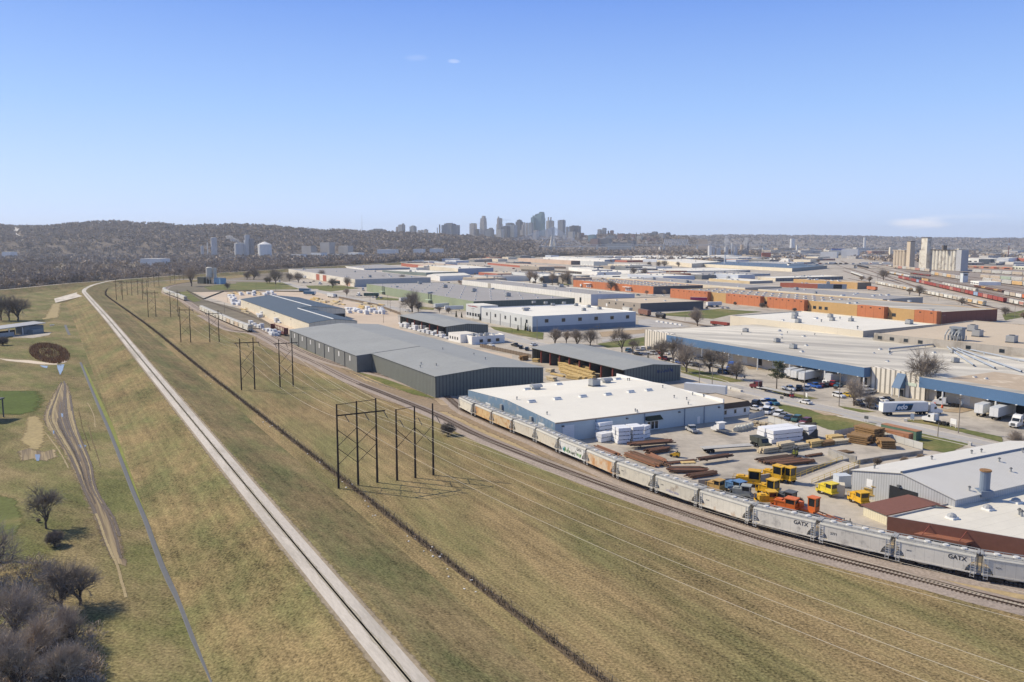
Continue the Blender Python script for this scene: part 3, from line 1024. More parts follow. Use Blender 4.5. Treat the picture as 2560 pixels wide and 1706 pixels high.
b2.open('wall_vent','L',.23,1.3,3.0,1.9,galv,.5)
b2.open('roller_door','R',.07,3.8,.1,4.4,doorw,.1)
b2.open('window','R',.55,4.6,.2,2.5,GL,.12,'pane',whitep)
for k in range(4):b2.open('mullion','R',.515+k*.0225,.2,.25,2.4,whitep,.16)
aw=MB()
A=a+d_*(L_*.505);B=a+d_*(L_*.595)
o1=nr*1.6
aw.face([(A.x,A.y,4.3),(B.x,B.y,4.3),(B.x+o1.x,B.y+o1.y,3.2),(A.x+o1.x,A.y+o1.y,3.2)])
aw.face([(A.x,A.y,3.2),(A.x,A.y,4.3),(A.x+o1.x,A.y+o1.y,3.2)])
aw.face([(B.x,B.y,3.2),(B.x,B.y,4.3),(B.x+o1.x,B.y+o1.y,3.2)])
aw.build('awning',M('dark_green_awning',(.045,.05,.03),.9),b2.root)
for f in(.22,.5,.745,.87):b2.open('downpipe','R',f,.25,.1,Z-.4,M('blue_downpipe',(.20,.25,.32),.6),.22)
for f in(.04,.395,.71,.965):b2.open('wall_lamp','R',f,.6,Z-1.3,.35,dkgrey,.5)
b2.open('door','R',.835,1.1,.1,2.2,whitep,.1)
ax=Bld('office_annex','small white annex with a brown mansard fascia at the end of the blue building','F2178,928','F1968,940','F2205,800',M('white_brick',(.66,.66,.64),.8,.1,1),whiteroof,H=3.4,par=.2,cat='office')if False else None
p=b2.r
mbx=thing('office_annex','small white office annex with a brown mansard fascia at the end of the blue building','office',(p.x,p.y,0))
d1,d2=b2.dr,b2.dl
q0=p+d2*3+d1*.1
wa,wb,hh=13.5,16.0,3.0
poly=[q0,q0+d1*wa,q0+d1*wa+d2*wb,q0+d2*wb]
mb=MB();mb.prism([(v.x,v.y)for v in poly],0,hh);mb.build('wall',M('white_brick',(.66,.66,.64),.8,.1,1),mbx)
mb=MB()
g=.6
pl2=[poly[0]-d2*g,poly[1]-d2*g+d1*g,poly[2]+d1*g+d2*g,poly[3]+d2*g]
up=[poly[0]+d2*.3,poly[1]+d2*.3-d1*.3,poly[2]-d1*.3-d2*.3,poly[3]-d2*.3]
for i in range(4):
 j=(i+1)%4
 mb.face([(pl2[i].x,pl2[i].y,hh-.1),(pl2[j].x,pl2[j].y,hh-.1),(up[j].x,up[j].y,hh+1.5),(up[i].x,up[i].y,hh+1.5)])
mb.build('mansard',M('brown_shingle',(.10,.07,.048),.9,.2,1.5),mbx)
mb=MB();mb.face([(v.x,v.y,hh+1.35)for v in up]);mb.build('roof',tanroof,mbx)
for k in(.2,.5,.8):opening(mbx,'window',q0,d1,-d2,wa*k,1.2,.9,1.5,GL,.08,'pane',whitep)
H3=ztop(G('T250,402'),'T245,285')
fl=G('T250,402')
nl=G('T1250,640',H3);nl.z=0
dl=(nl-fl).normalized()
pr=V3((-dl.y,dl.x,0))
sp_=G('T800,455',H3);la=(sp_-fl).dot(dl)
lb=(nl-fl).dot(dl)
e1=G('T1785,432',H3);w1=(e1-fl).dot(pr);la1=(e1-fl).dot(dl)
e2=G('T1950,605',H3);w2=(e2-fl).dot(pr)
if w1<0:pr=-pr;w1,w2=-w1,-w2
root=thing('lumber_store','long cream lumber store with a dark slate blue roof in two ridged sections','warehouse',(fl.x,fl.y,0))
P=lambda a,b:fl+dl*a+pr*b
mb=MB();rf=MB();rc=MB()
for a0,a1,w_ in((0,la1,w1),(la1,lb,w2)):
 rise=w_*.5*.12
 mb.wall(P(a0,0),P(a1,0),0,H3);mb.wall(P(a0,w_),P(a1,w_),0,H3)
 for a in(a0,a1):
  c3=[P(a,0),P(a,w_),P(a,w_),P(a,w_/2),P(a,0)]
  zz=[0,0,H3,H3+rise,H3]
  mb.face([(v.x,v.y,z)for v,z in zip(c3,zz)],0,[((v-c3[0]).dot(pr),z)for v,z in zip(c3,zz)])
 for b0,b1,z0,z1 in((-.3,w_/2,H3-.03,H3+rise),(w_/2,w_+.3,H3+rise,H3-.03)):
  c3=[P(a0-.2,b0),P(a1+.2,b0),P(a1+.2,b1),P(a0-.2,b1)]
  for off,rev in((.16,0),(.03,1)):
   f3=[(c3[0].x,c3[0].y,z0+off),(c3[1].x,c3[1].y,z0+off),(c3[2].x,c3[2].y,z1+off),(c3[3].x,c3[3].y,z1+off)]
   rf.face(f3[::-1]if rev else f3,0,[(a0,b0),(a1,b0),(a1,b1),(a0,b1)])
  f3=[(c3[0].x,c3[0].y,z0+.03),(c3[1].x,c3[1].y,z0+.03),(c3[1].x,c3[1].y,z0+.16),(c3[0].x,c3[0].y,z0+.16)]
  rf.face(f3)
 p0,p1=P(a0,w_/2),P(a1,w_/2)
 rc.box(((p0.x+p1.x)/2,(p0.y+p1.y)/2,H3+rise+.12),((p1-p0).length,.7,.35),0,math.atan2(dl.y,dl.x))
mb.build('wall',creampan,root);rf.build('roof',blueslate,root);rc.build('ridge_vent',whitep,root)
opening(root,'doorway',P(la1,w1*.72),pr,dl,0,w1*.27,.05,H3*.55,opshade,.1)
for k in range(9):
 opening(root,'bay_door',P(0,0),dl,-pr,lb*(k+.35)/9.3,3.2,.1,H3*.62,creampan,.07)
 if k%2:opening(root,'wall_lamp',P(0,0),dl,-pr,lb*(k+.35)/9.3+2,.7,H3-1.5,.3,dkgrey,.7)
redcol=M('dark_red_steel',(.20,.055,.045),.7,.2,1)
def shed(label,nb,nt_,ap,rt,lf,bays,H=None):
 if H is None:
  n=G(nb);H=ztop(n,nt_)
 else:
  n=G(nt_,H);n.z=0
 l=G(lf,H);r=G(rt,H);l.z=r.z=0
 dl=(l-n).normalized();pr=V3((dl.y,-dl.x,0))
 if pr.dot(r-n)<0:pr=-pr
 w,lg=(r-n).dot(pr),(l-n).length
 rise=min(max(ztop(n+pr*w/2,ap)-H,.8),3.5)
 root=thing('lumber_shed',label,'shed',(n.x,n.y,0))
 P=lambda a,b:n+dl*a+pr*b
 mb=MB()
 for a in(0,lg):
  c=[P(a,0),P(a,w),P(a,w),P(a,w/2),P(a,0)]
  zz=[0,0,H,H+rise,H]
  mb.face([(v.x,v.y,z)for v,z in zip(c,zz)],0,[((v-c[0]).dot(pr),z)for v,z in zip(c,zz)])
 mb.wall(P(0,w),P(lg,w),0,H)
 mb.wall(P(0,w*.5),P(lg,w*.5),0,H,1)
 mb.build('wall',[ribgrey,dkgrey],root)
 rf=MB()
 for b0,b1,z0,z1 in((-.8,w/2,H-.8*rise/w*2,H+rise),(w/2,w+.3,H+rise,H-.05)):
  c=[P(-.3,b0),P(lg+.3,b0),P(lg+.3,b1),P(-.3,b1)]
  for off,rev in((.2,0),(.03,1)):
   f=[(c[0].x,c[0].y,z0+off),(c[1].x,c[1].y,z0+off),(c[2].x,c[2].y,z1+off),(c[3].x,c[3].y,z1+off)]
   rf.face(f[::-1]if rev else f,0,[(0,b0),(lg,b0),(lg,b1),(0,b1)])
  rf.face([(c[0].x,c[0].y,z0+.03),(c[1].x,c[1].y,z0+.03),(c[1].x,c[1].y,z0+.2),(c[0].x,c[0].y,z0+.2)])
  rf.face([(c[0].x,c[0].y,z0+.03),(c[0].x,c[0].y,z0+.2),(c[3].x,c[3].y,z1+.2),(c[3].x,c[3].y,z1+.03)])
 rf.build('roof',greyroof,root)
 ang=math.atan2(dl.y,dl.x)
 for k in range(1,bays):
  p=P(lg*k/bays,.3)
  cm=MB();cm.box((p.x,p.y,0),(.55,.55,H-.1),0,ang);cm.build('column',redcol,root)
  f=MB();q=P(lg*k/bays,w*.25);f.box((q.x,q.y,0),(.2,w*.5-.4,H),0,ang);f.build('partition',dkgrey,root)
 return root,P,lg,w,H
shA=shed('grey roofed open lumber shed with red posts and white bundles beside the small office','B1745,1262','B1745,1168','B1935,1140','B2148,1152','B1325,1065',6)
shB=shed('grey roofed open lumber shed filled with yellow timber beside the white roof',None,'S1930,350','S2310,278','F1550,418','S697,52',9,H=shA[4]*1.02)
rootB,PB,lgB,wB,HB=shB
dB=(PB(0,1)-PB(0,0)).normalized();nB=-(PB(1,0)-PB(0,0)).normalized()
u=wB*.57
mb=MB();k=0
while u<wB*.87:
 w_=R.uniform(.35,.8)
 for s_ in range(R.choice((2,3,3))):
  x0=u+R.uniform(0,.5)*w_;z0=HB*.62+R.uniform(-.1,.75)
  a=PB(0,0)+dB*x0+nB*.05;b=PB(0,0)+dB*(x0+R.uniform(.15,.55)*w_+.1)+nB*.05
  h_=R.uniform(.25,1.1)
  mb.face([(a.x,a.y,z0),(b.x,b.y,z0),(b.x,b.y,z0+h_),(a.x,a.y,z0+h_)])
 u+=w_+.12
mb.build('painted_lettering',M('faded_blue_paint',(.03,.05,.16),.8,.3,2),rootB)
so_=Bld('yard_office','small white flat roofed office with a row of square windows beside the open shed','B1985,1332','B1935,1240','B2285,1238',whitew,M('white_office_roof',(.62,.58,.5),.8,.12,.4),top='B1985,1258',par=.4,cat='office')
so2=G('B1880,1316');hh=ztop(so2,'B1880,1238')
lo=G('B1768,1216',hh);lo.z=0
dd=(lo-so2)
e=so_.dr*(so_.wr*.55)
mb=MB();mb.prism([(v.x,v.y)for v in(so2,so2+e,so2+dd+e,so2+dd)],0,hh-.05);mb.build('wing_wall',whitew,so_.root)
mb=MB();mb.face([(v.x,v.y,hh-.02)for v in(so2,so2+e,so2+dd+e,so2+dd)]);mb.build('wing_roof',MC['white_office_roof'],so_.root)
ddn=dd.normalized()
for k in range(4):opening(so_.root,'window',so2,ddn,-so_.dr,dd.length*(.2+k*.2),1.3,1.4,1.5,GL,.08,'pane',dkgrey)
for f in(.28,.52,.78):so_.open('window','R',f,2.2,.9,1.7,GL,.08,'pane',dkgrey)
for a_,b_ in((.6,.15),(.5,.35),(.62,.55),(.4,.5)):so_.on('air_conditioner',a_,b_,.9)
for a_,b_ in((.3,.2),(.7,.75),(.2,.7)):so_.on('roof_hatch',a_,b_)
b7=Bld('white_office_warehouse','white flat roofed warehouse with square windows and a dark skirting on its shaded wall','C187,1214','B2072,990','C1155,1029',greywall,M('clean_white_roof',(.69,.67,.60),.75,.05,.3),top='C187,1070',wall2=M('shaded_grey_side',(.42,.47,.52),.75,.05,.4,seam=(7,.1,.1)),par=.5,square=True,cat='warehouse',trim=whitep)  # second wall repeats the pale grey one with shade mixed into its colour
b7.band('base_band','R',.002,.998,.02,b7.H*.33,M('slate_blue_band',(.17,.22,.28),.7))
b7.band('base_band','L',.002,.998,.02,b7.H*.28,M('soft_grey_band',(.44,.45,.45),.7))
for k in range(6):b7.open('window','R',.13+k*.157,2.6,b7.H*.55,2.2,GL,.1,'pane',dkgrey)
for f in(.1,.30,.50,.70,.88):b7.open('window','L',f,2.4,b7.H*.5,2.2,GL,.1,'pane',dkgrey)
for f in(.2,.4,.6,.8):b7.open('downpipe','L',f,.3,.1,b7.H-2,dkgrey,.25)
for s in 'C200,945 C310,950 C375,966 C478,952 C590,968 C705,982 C803,1000 C660,1012'.split():b7.at('air_conditioner',s,1.15)
for s in 'C128,1012'.split():b7.at('exhaust_hood',s,1.2)
of=G('B2062,1102');ho=ztop(of,'B2062,975')
ol=G('B1930,955',ho);ol.z=0
orr=of+b7.dr*14
b7o=thing('office_block','white office front with red lettering and a strip of dark windows','office',(of.x,of.y,0))
mb=MB();mb.prism([(v.x,v.y)for v in(of,orr,orr+(ol-of),ol)],0,ho);mb.build('wall',greywall,b7o)
mb=MB();mb.face([(v.x,v.y,ho+.02)for v in(of+(ol-of)*.02+b7.dr*.3,orr,orr+(ol-of),ol)]);mb.build('roof',MC['clean_white_roof'],b7o)
do=(ol-of).normalized();wo=(ol-of).length
for k in range(5):opening(b7o,'window',of,do,-b7.dr,wo*(.05+.19*k),wo*.14,1.6,2.6,GL,.1,'pane',whitep)
mb=MB();x=0
for k in range(13):
 w_=wo*R.uniform(.03,.045)
 for s_ in range(3):
  a=of+do*(wo*.86-x-R.uniform(0,w_))-b7.dr*.08;b=a-do*R.uniform(.25,w_)
  z0=ho*.84+R.uniform(0,.5);h_=R.uniform(.2,.75)
  mb.face([(a.x,a.y,z0),(b.x,b.y,z0),(b.x,b.y,z0+h_),(a.x,a.y,z0+h_)])
 x+=wo*.051
mb.build('sign_lettering',M('red_sign_letters',(.36,.03,.035),.6),b7o)
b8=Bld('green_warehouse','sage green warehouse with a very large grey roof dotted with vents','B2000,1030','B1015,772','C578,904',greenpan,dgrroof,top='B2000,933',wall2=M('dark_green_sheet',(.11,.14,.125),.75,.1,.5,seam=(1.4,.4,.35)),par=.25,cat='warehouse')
for i in range(6):
 for j in range(9):b8.on('dome_vent',.06+j*.105,.10+i*.155,1.0)
for s in 'B1505,772 B1738,805 B2003,843 B2315,885'.split():b8.at('air_conditioner',s,2.0)
for s in 'B1297,802 B1590,858 B1610,856 B2175,820'.split():b8.at('exhaust_hood',s,.8)
for f in(.325,.79):
 b8.open('entrance_bay','L',f,9,.1,b8.H+.3,M('recess_shade',(.06,.08,.065),.7),.15)  # slab proud of the wall, recess shade painted into its colour
 b8.open('entrance_panel','L',f,2.6,.1,b8.H,greenpan,.3)
 b8.open('canopy','L',f,11,3.2,.35,M('pale_green_paint',(.42,.52,.42),.7),3.0)
b9=Bld('white_hall','long white panelled hall behind the green warehouse','C725,972','B1895,736','C1128,862',whitepan,dgrroof,top='C725,869',wall2=bluewhite,par=.6,cat='warehouse')
for a_,b_ in((.2,.3),(.35,.5),(.5,.25),(.62,.6),(.1,.6),(.75,.4)):b9.on('dome_vent',a_,b_,1.2)
for s in 'C298,795 C452,797'.split():b9.at('air_conditioner',s,2)
b9.open('window','L',.06,3.2,1.6,4.5,GL,.1,'pane',dkgrey)
b9.open('stair_tower','L',.73,7,.1,b9.H-.4,M('weathered_grey_wall',(.36,.34,.3),.8),.3)
b10=Bld('tan_block_building','tan block building with a dark shaded end wall beside the green field','C1180,1032','C790,910','C1760,930',tanwall,tanroof,top='C1175,951',wall2=M('shaded_block_wall',(.105,.11,.118),.8,.1,.3),par=.4,cat='warehouse')  # second wall is a darker colour that paints in the shaded end
for f in(.14,.38,.56,.72):b10.open('window','L',f,1.6,b10.H*.55,1.6,GL,.08,'pane',dkgrey)
b10.open('door','L',.78,2.0,1.5,2.5,whitep,.1)
for a_,b_ in((.7,.1),(.3,.6),(.6,.5)):b10.on('roof_hatch',a_,b_,1.3)
b11=Bld('orange_brick_warehouse','orange brick warehouse whose dark end wall faces the second brick range','C1298,868','C563,736','C1755,784',orange,brownroof,top='C1298,796',wall2=M('dark_shade_brick',(.10,.095,.10),.8,.1,.4),par=.3,cat='warehouse')  # end wall colour darkened to paint in its shade
for i in range(6):
 for j in range(8):b11.on('skylight',.07+j*.12+i*.004,.1+i*.15,1.25)
for f in(.28,.78):
 b11.open('dock_canopy','L',f,14,b11.H*.62,.5,whitep,3.2)
 for k in(-4,0,4):b11.open('dock_door','L',f+k/b11.wl,2.6,.9,2.8,doorw,.1)
b12=Bld('brick_range','long orange and buff brick range with stepped bays and a maroon end wall','D1588,1148','C1485,819','D2110,1004',yellowbk,brownroof,top='D1582,1031',wall2=darkbk,par=.35,cat='warehouse')
a,d_,nr,L_=b12.walls['L']
VL={}
def fr12(mark):
 p=G(mark,b12.H)
 return(p-b12.n).dot(b12.dl)/b12.wl
for m0,m1 in(('D1582,1031','D1235,1020'),('D1035,992','D752,972'),('D302,928','D0,897'),('C2245,893','C1915,866'),('C1785,850','C1600,833'),('C1600,833','C1487,819')):
 u0,u1=max(0,fr12(m0))*L_,min(1,fr12(m1))*L_
 if u1<u0:u0,u1=u1,u0
 mb=MB()
 q=[a+d_*u0+nr*4,a+d_*u1+nr*4,a+d_*u1-nr*.3,a+d_*u0-nr*.3]
 mb.prism([(v.x,v.y)for v in q],0,b12.H+.4)
 mb.build('brick_bay',orange,b12.root)
 n_=max(2,int((u1-u0)/7))
 for k in range(n_):
  uu=u0+(u1-u0)*(k+.5)/n_
  opening(b12.root,'window',a+nr*4,d_,nr,uu-1,1.6,b12.H-1.3,.7,GL,.06)
for u in(.12,.14,.33,.35,.37,.395,.535,.555,.575,.66,.68,.82,.835,.96,.975):
 z=u*L_
 opening(b12.root,'window',a,d_,nr,z,3.2,2.4,2.4,GL,.1,'pane',dkgrey)
for u in(.2,.215,.45,.465,.6):opening(b12.root,'dock_door',a,d_,nr,u*L_,2.6,.9,3.0,opshade,.12)
mb=MB()
mb.face([(v.x,v.y,b12.zr+.06)for v in(b12.n+b12.dl*.4+b12.dr*.4,b12.r+b12.dl*.4-b12.dr*.4,b12.r+b12.dl*b12.wl*.36,b12.n+b12.dl*b12.wl*.40+b12.dr*.4)],0)
mb.build('roof_membrane',stainroof,b12.root)
for i in range(5):
 for j in range(9):b12.on('skylight',.40+j*.066,.12+i*.17,1.25)
for s in 'D740,950 D808,948 D1505,1018 D1115,925 D1300,930'.split():b12.at('roof_hatch',s,1.8)
b22=Bld('blue_canopy_building','huge low building with a stained white roof and a long blue canopy over its docks','G2353,880','C1250,1200','o2900,800',M('off_white_dock_wall',(.66,.60,.51),.8,.06,.4),stainroof,top='G2353,650',par=.25,cat='warehouse',ext=(1,1))if False else None
H22=ztop(G('C1250,1345'),'C1250,1200')
l=G('C1250,1200',H22);l.z=0
e2_=G('G985,438',H22);e2_.z=0
dn=(e2_-l).normalized()
nn=l+dn*((G('G2353,652',H22)-l).dot(dn)+70)
bk=G('C2353,1143',H22);bk.z=0
dr_=V3((-dn.y,dn.x,0))
if dr_.dot(bk-l)<0:dr_=-dr_
dep_=118.0
root=thing('blue_canopy_building','huge low building with a stained white roof and long blue canopies over its docks','warehouse',(l.x,l.y,0))
P22=lambda u,w:l+dn*u+dr_*w
lg22=(nn-l).length
mb=MB()
c=[P22(0,0),P22(lg22,0),P22(lg22,dep_),P22(0,dep_)]
for i in range(4):mb.wall(c[i],c[(i+1)%4],0,H22-.02)
mb.build('wall',M('off_white_dock_wall',(.66,.60,.51),.8,.06,.4),root)
mb=MB()
mb.face([(v.x,v.y,H22)for v in c],0,[(0,0),(lg22,0),(lg22,dep_),(0,dep_)])
mb.build('roof',stainroof,root)
t0=P22((G('G2353,700',H22)-l).dot(dn)-32,.5)
mb=MB()
u0=(t0-l).dot(dn)
q=[P22(u0,.4),P22(lg22,.4),P22(lg22,40),P22(u0-2,30)]
mb.face([(v.x,v.y,H22+.04)for v in q]);mb.build('roof_membrane',M('tan_patched_roof',(.42,.34,.25),.9,.1,.4,tint=((.55,.47,.36),.6,.1,.06)),root)
u22=lambda s:(G(s,H22)-l).dot(dn)
ST=[(0,u22('C1512,1240')),(u22('G987,437'),u22('G1490,520'))]
mb=MB()
for k,(s0,s1)in enumerate(ST):
 mb=MB()
 q=[P22(s0,-2.2),P22(s1,-2.2),P22(s1,.3),P22(s0,.3)]
 mb.prism([(v.x,v.y)for v in q],0,H22+.5)
 mb.build('office_front',stripe,root)
for s0,s1 in((ST[0][1],ST[1][0]),(ST[1][1],lg22)):
 mb=MB()
 q=[(P22(s0+.05,-5.5),P22(s1-.05,-5.5))]
 A,B=q[0]
 C1,D1=P22(s0+.05,-.1),P22(s1-.05,-.1)
 z0,z1=H22-3.4,H22+.25
 mb.wall(A,B,z0,z1,0)
 mb.face([(A.x,A.y,z1),(B.x,B.y,z1),(D1.x,D1.y,z1+.02),(C1.x,C1.y,z1+.02)],1)
 mb.face([(A.x,A.y,z0),(B.x,B.y,z0),(D1.x,D1.y,z0),(C1.x,C1.y,z0)],2)
 mb.wall(A,C1,z0,z1,0);mb.wall(B,D1,z0,z1,0)
 mb.build('dock_canopy',[bluefas,stainroof,dkgrey],root)
 n_=int((s1-s0)/9)
 for k in range(n_):
  uu=s0+(s1-s0)*(k+.5)/n_
  opening(root,'dock_door',l,dn,-dr_,uu-1.5,3.0,1.1,2.9,doorw if k%3 else opshade,.1)
  if k%2==0:
   p=P22(uu+4.4,-5.2)
   cm=MB();cm.box((p.x,p.y,0),(.4,.4,z0),0);cm.build('canopy_post',whitep,root)
  p=P22(uu+2,-5.65)
  cm=MB();cm.box((p.x,p.y,z0-.12),(.5,.35,.22),0,math.atan2(dn.y,dn.x));cm.build('dock_lamp',whitep,root)
u0=u22('G1215,480');u1=u22('G1300,492')
mb=MB()
A,B=P22(u0,-2.3),P22(u1,-2.3)
A2,B2=P22(u0,-5.2),P22(u1,-5.2)
mb.face([(A.x,A.y,H22-.2),(B.x,B.y,H22-.2),(B2.x,B2.y,3.2),(A2.x,A2.y,3.2)])
mb.face([(A.x,A.y,H22-.2),(A2.x,A2.y,3.2),(A.x,A.y,3.2)])
mb.face([(B.x,B.y,H22-.2),(B2.x,B2.y,3.2),(B.x,B.y,3.2)])
mb.build('entrance_hood',bluefas,root)
cm=MB()
for uu in(u0+.3,u1-.3):cm.box((*P22(uu,-5.0).to_2d(),0),(.25,.25,3.2))
cm.build('entrance_posts',whitep,root)
opening(root,'door',l,dn,-dr_,(u0+u1)/2-1,2,.1,2.3,GL,2.3)
u0=u22('G1050,505')
opening(root,'name_board',l,dn,-dr_,u0,6.5,H22*.52,1.1,M('pale_green_board',(.55,.62,.52),.6),2.35)
for i in range(46):
 mk=R.uniform(.03,.97),R.uniform(.06,.95)
 p=P22(lg22*mk[0],dep_*mk[1])
 putpart(R.choice(('roof_vent','roof_vent','dome_vent','roof_hatch','roof_vent','air_conditioner')),root,(p.x,p.y,H22),R.random()*3,R.uniform(.7,1.3))
dc=G('D1735,1355',H22)
dcr=thing('dust_collector','grey metal dust collector with curved ducts standing on the stained white roof','dust collector',(dc.x,dc.y,H22))
mb=MB();zt=ztop(dc,'D1740,1168')-H22
for k in(-1,1):
 q=dc+dn*1.7*k
 mb.tube((q.x,q.y,H22+zt*.45),(q.x,q.y,H22+zt*.93),1.6,1.6,12)
 mb.tube((q.x,q.y,H22+zt*.15),(q.x,q.y,H22+zt*.45),.4,1.6,12)
mb.box((dc.x,dc.y,H22+zt*.9),(6.2,3.2,zt*.1),0,math.atan2(dn.y,dn.x))
mb.build('hopper_body',M('blue_grey_steel',(.20,.225,.25),.55,.15,.8),dcr)
mb=MB()
for k in(-1,1):
 for j in(-1,1):
  q=dc+dn*(1.7*k+1.4*j)-dr_*1.5
  mb.box((q.x,q.y,H22),(.3,.3,zt*.6));q=dc+dn*(1.7*k+1.4*j)+dr_*1.5
  mb.box((q.x,q.y,H22),(.3,.3,zt*.6))
mb.build('frame',galv,dcr)
for k in range(5):
 q0=dc+dn*(-4.2+1.5*k)-dr_*2.6
 mb=MB()
 mb.path([(q0.x,q0.y,H22+.3),(q0.x,q0.y,H22+zt*.55),*[(q0.x+dr_.x*2.6*t,q0.y+dr_.y*2.6*t,H22+zt*(.55+.28*math.sin(t*1.57)))for t in(.3,.65,1)]],.3,7)
 mb.build('duct_riser',galv,dcr)
 far_=G(('D1890,1535','D2085,1560','D2330,1592','D2480,1520','D2480,1450')[k],H22)
 if 1:
  mb=MB();mb.path([(q0.x,q0.y,H22+.7),(far_.x,far_.y,H22+.7)],.3,7)
  for t in(.2,.4,.6,.8):
   q=q0.lerp(far_,t);mb.box((q.x,q.y,H22),(.2,1.2,.5),0)
  mb.build('roof_duct',M('pale_blue_duct',(.33,.37,.43),.5),dcr)
q1=G('D1110,1395',H22)
mb=MB();q0=dc-dn*6
mb.path([(q0.x,q0.y,H22+1.2),(q1.x,q1.y,H22+1.2),(q1.x-1,q1.y-3,H22+.3)],.4,7);mb.build('roof_duct',galv,dcr)
b23=Bld('beige_parapet_building','white roofed building with a beige parapet wall behind the huge stained roof','D875,1205','C2005,1063','D1560,1142',beigew,M('chalky_white_roof',(.66,.635,.56),.8,.08,.4,.1,.03,seamv=(14,.15,.12)),H=H22+3.2,wall2=M('shaded_grey_wall',(.32,.31,.29),.8,.1),par=.5,cat='warehouse')
for i in range(14):b23.on(R.choice(('roof_hatch','roof_vent','air_conditioner')),R.uniform(.05,.9),R.uniform(.1,.9),R.uniform(.9,1.6))
b24=Bld('concrete_hall','stained concrete hall with a tan roof behind the dust collector','D2600,1392','D975,1222','D3400,1230',concw,tanroof,H=H22+3.6,par=.5,cat='warehouse')
for f in(.96,.88,.79,.70,.42,.24):b24.open('window','L',f,2.2,H22+.8,1.6,GL,.1,'pane',dkgrey)
for a_,b_ in((.55,.3),(.3,.2),(.7,.5)):b24.on('air_conditioner',a_,b_,2)
b25=Bld('zinc_shed','zinc grey ribbed metal building with a low gabled roof and a tall roof stack','I1740,640','I770,470','I3300,250',zincwall,ribroof,top='I1720,552',gable='R',rise=3.0,square=True,cat='warehouse',ext=(1,1),wall2=zincwall)if False else None
# ---- right foreground
b25=Bld('zinc_shed','zinc grey ribbed metal building with a low gabled roof and one tall fat roof stack','I765,492','I1960,62','I1722,552',zincwall,ribroof,top='I770,282',gable='L',rise=2.3,cat='warehouse',ext=(1.25,1),wall2=zincwall)
for a_,b_ in((.06,.12),(.35,.2),(.55,.28),(.6,.3),(.5,.62),(.12,.93),(.45,.8),(.7,.55)):b25.on('roof_vent',a_,b_,.9)
p=G('I1990,440',b25.H+1)
mb=MB();mb.tube((p.x,p.y,b25.H),(p.x,p.y,b25.H+4.4),.95,.95,14);mb.tube((p.x,p.y,b25.H+4.4),(p.x,p.y,b25.H+4.7),1.1,1.1,14,1)
mb.box((p.x,p.y,b25.H-.6),(2.6,2.6,1.2))
mb.build('roof_stack',[M('slate_blue_steel',(.16,.20,.26),.5),M('rust_cap',(.25,.14,.06))],b25.root)
q0,q1=b25.n+(b25.r-b25.n)*.5,b25.l+(b25.r-b25.n)*.5
mb=MB();mb.path([(q0.x,q0.y,b25.H+2.52),(q1.x,q1.y,b25.H+2.52)],.3,5);mb.build('ridge_cap',M('dark_zinc',(.22,.24,.27),.5),b25.root)
b25.open('window','R',.19,1.5,2.6,1.7,whitep,.08)
b25.open('doorway','R',.53,6.5,.1,4.3,opshade,.08)
b25.open('wall_lamp','R',.49,.6,4.6,.4,dkgrey,.5)
b26n='I1088,892'
b26=Bld('brown_brick_building','brown brick building with a chalky white roof behind the nearest hopper cars',b26n,'I2353,912','I2353,422',brownbk,M('patched_white_roof',(.60,.575,.50),.8,.1,.4,.1,.04,seamv=(3.2,.12,.18)),top='I1095,702',par=.3,cat='warehouse',ext=(1.25,1.2),trim=M('grey_coping',(.36,.35,.33)))
for s in 'I1690,708 I2020,628 I2280,565'.split():b26.at('dome_vent',s,1.2)
for s in 'I2310,675 I2330,690'.split():b26.at('roof_vent',s,1.2)
a,d_,nr,L_=b26.walls['L']
uc=(G('I1380,900',b26.H*.6)-b26.n).dot(b26.dl)
q0,q1=a+d_*uc,a+d_*(uc+8.5)
mb=MB()
o1=nr*2.2
z=b26.H*.42
mb.prism([(v.x,v.y)for v in(q0,q1,q1+o1,q0+o1)],z,z+.5)
mb.build('canopy',M('rusty_canopy',(.26,.11,.07),.7,.2,1),b26.root)
for t in(.15,.85):
 mb=MB();v0,v1=q0.lerp(q1,t),q0.lerp(q1,t)+nr*2
 mb.tube((v0.x,v0.y,b26.H-.4),(v1.x,v1.y,z+.5),.07,.07,4);mb.build('stay_rod',redcol,b26.root)
mb=MB();mb.wall(q0+nr*.05+d_*.5,q1+nr*.05-d_*.5,.1,z-.2);mb.build('doorway',opshade,b26.root)
nn_=G('I1090,786');H27=ztop(nn_,'I1115,690')
rg=G('I1545,597',H27+2.2);rg.z=0
ev=G('I1115,690',H27);ev.z=0
far27=ev+(rg-ev)*2
b27=Bld('maroon_roof_shed','cream ribbed shed with a steep maroon roof beside the brown brick building','I1090,786','I878,602',proj((far27.x,far27.y,H27)),creamrib,maroonroof,top='I1115,690',gable='L',rise=2.2,cat='shed',eave=.35)
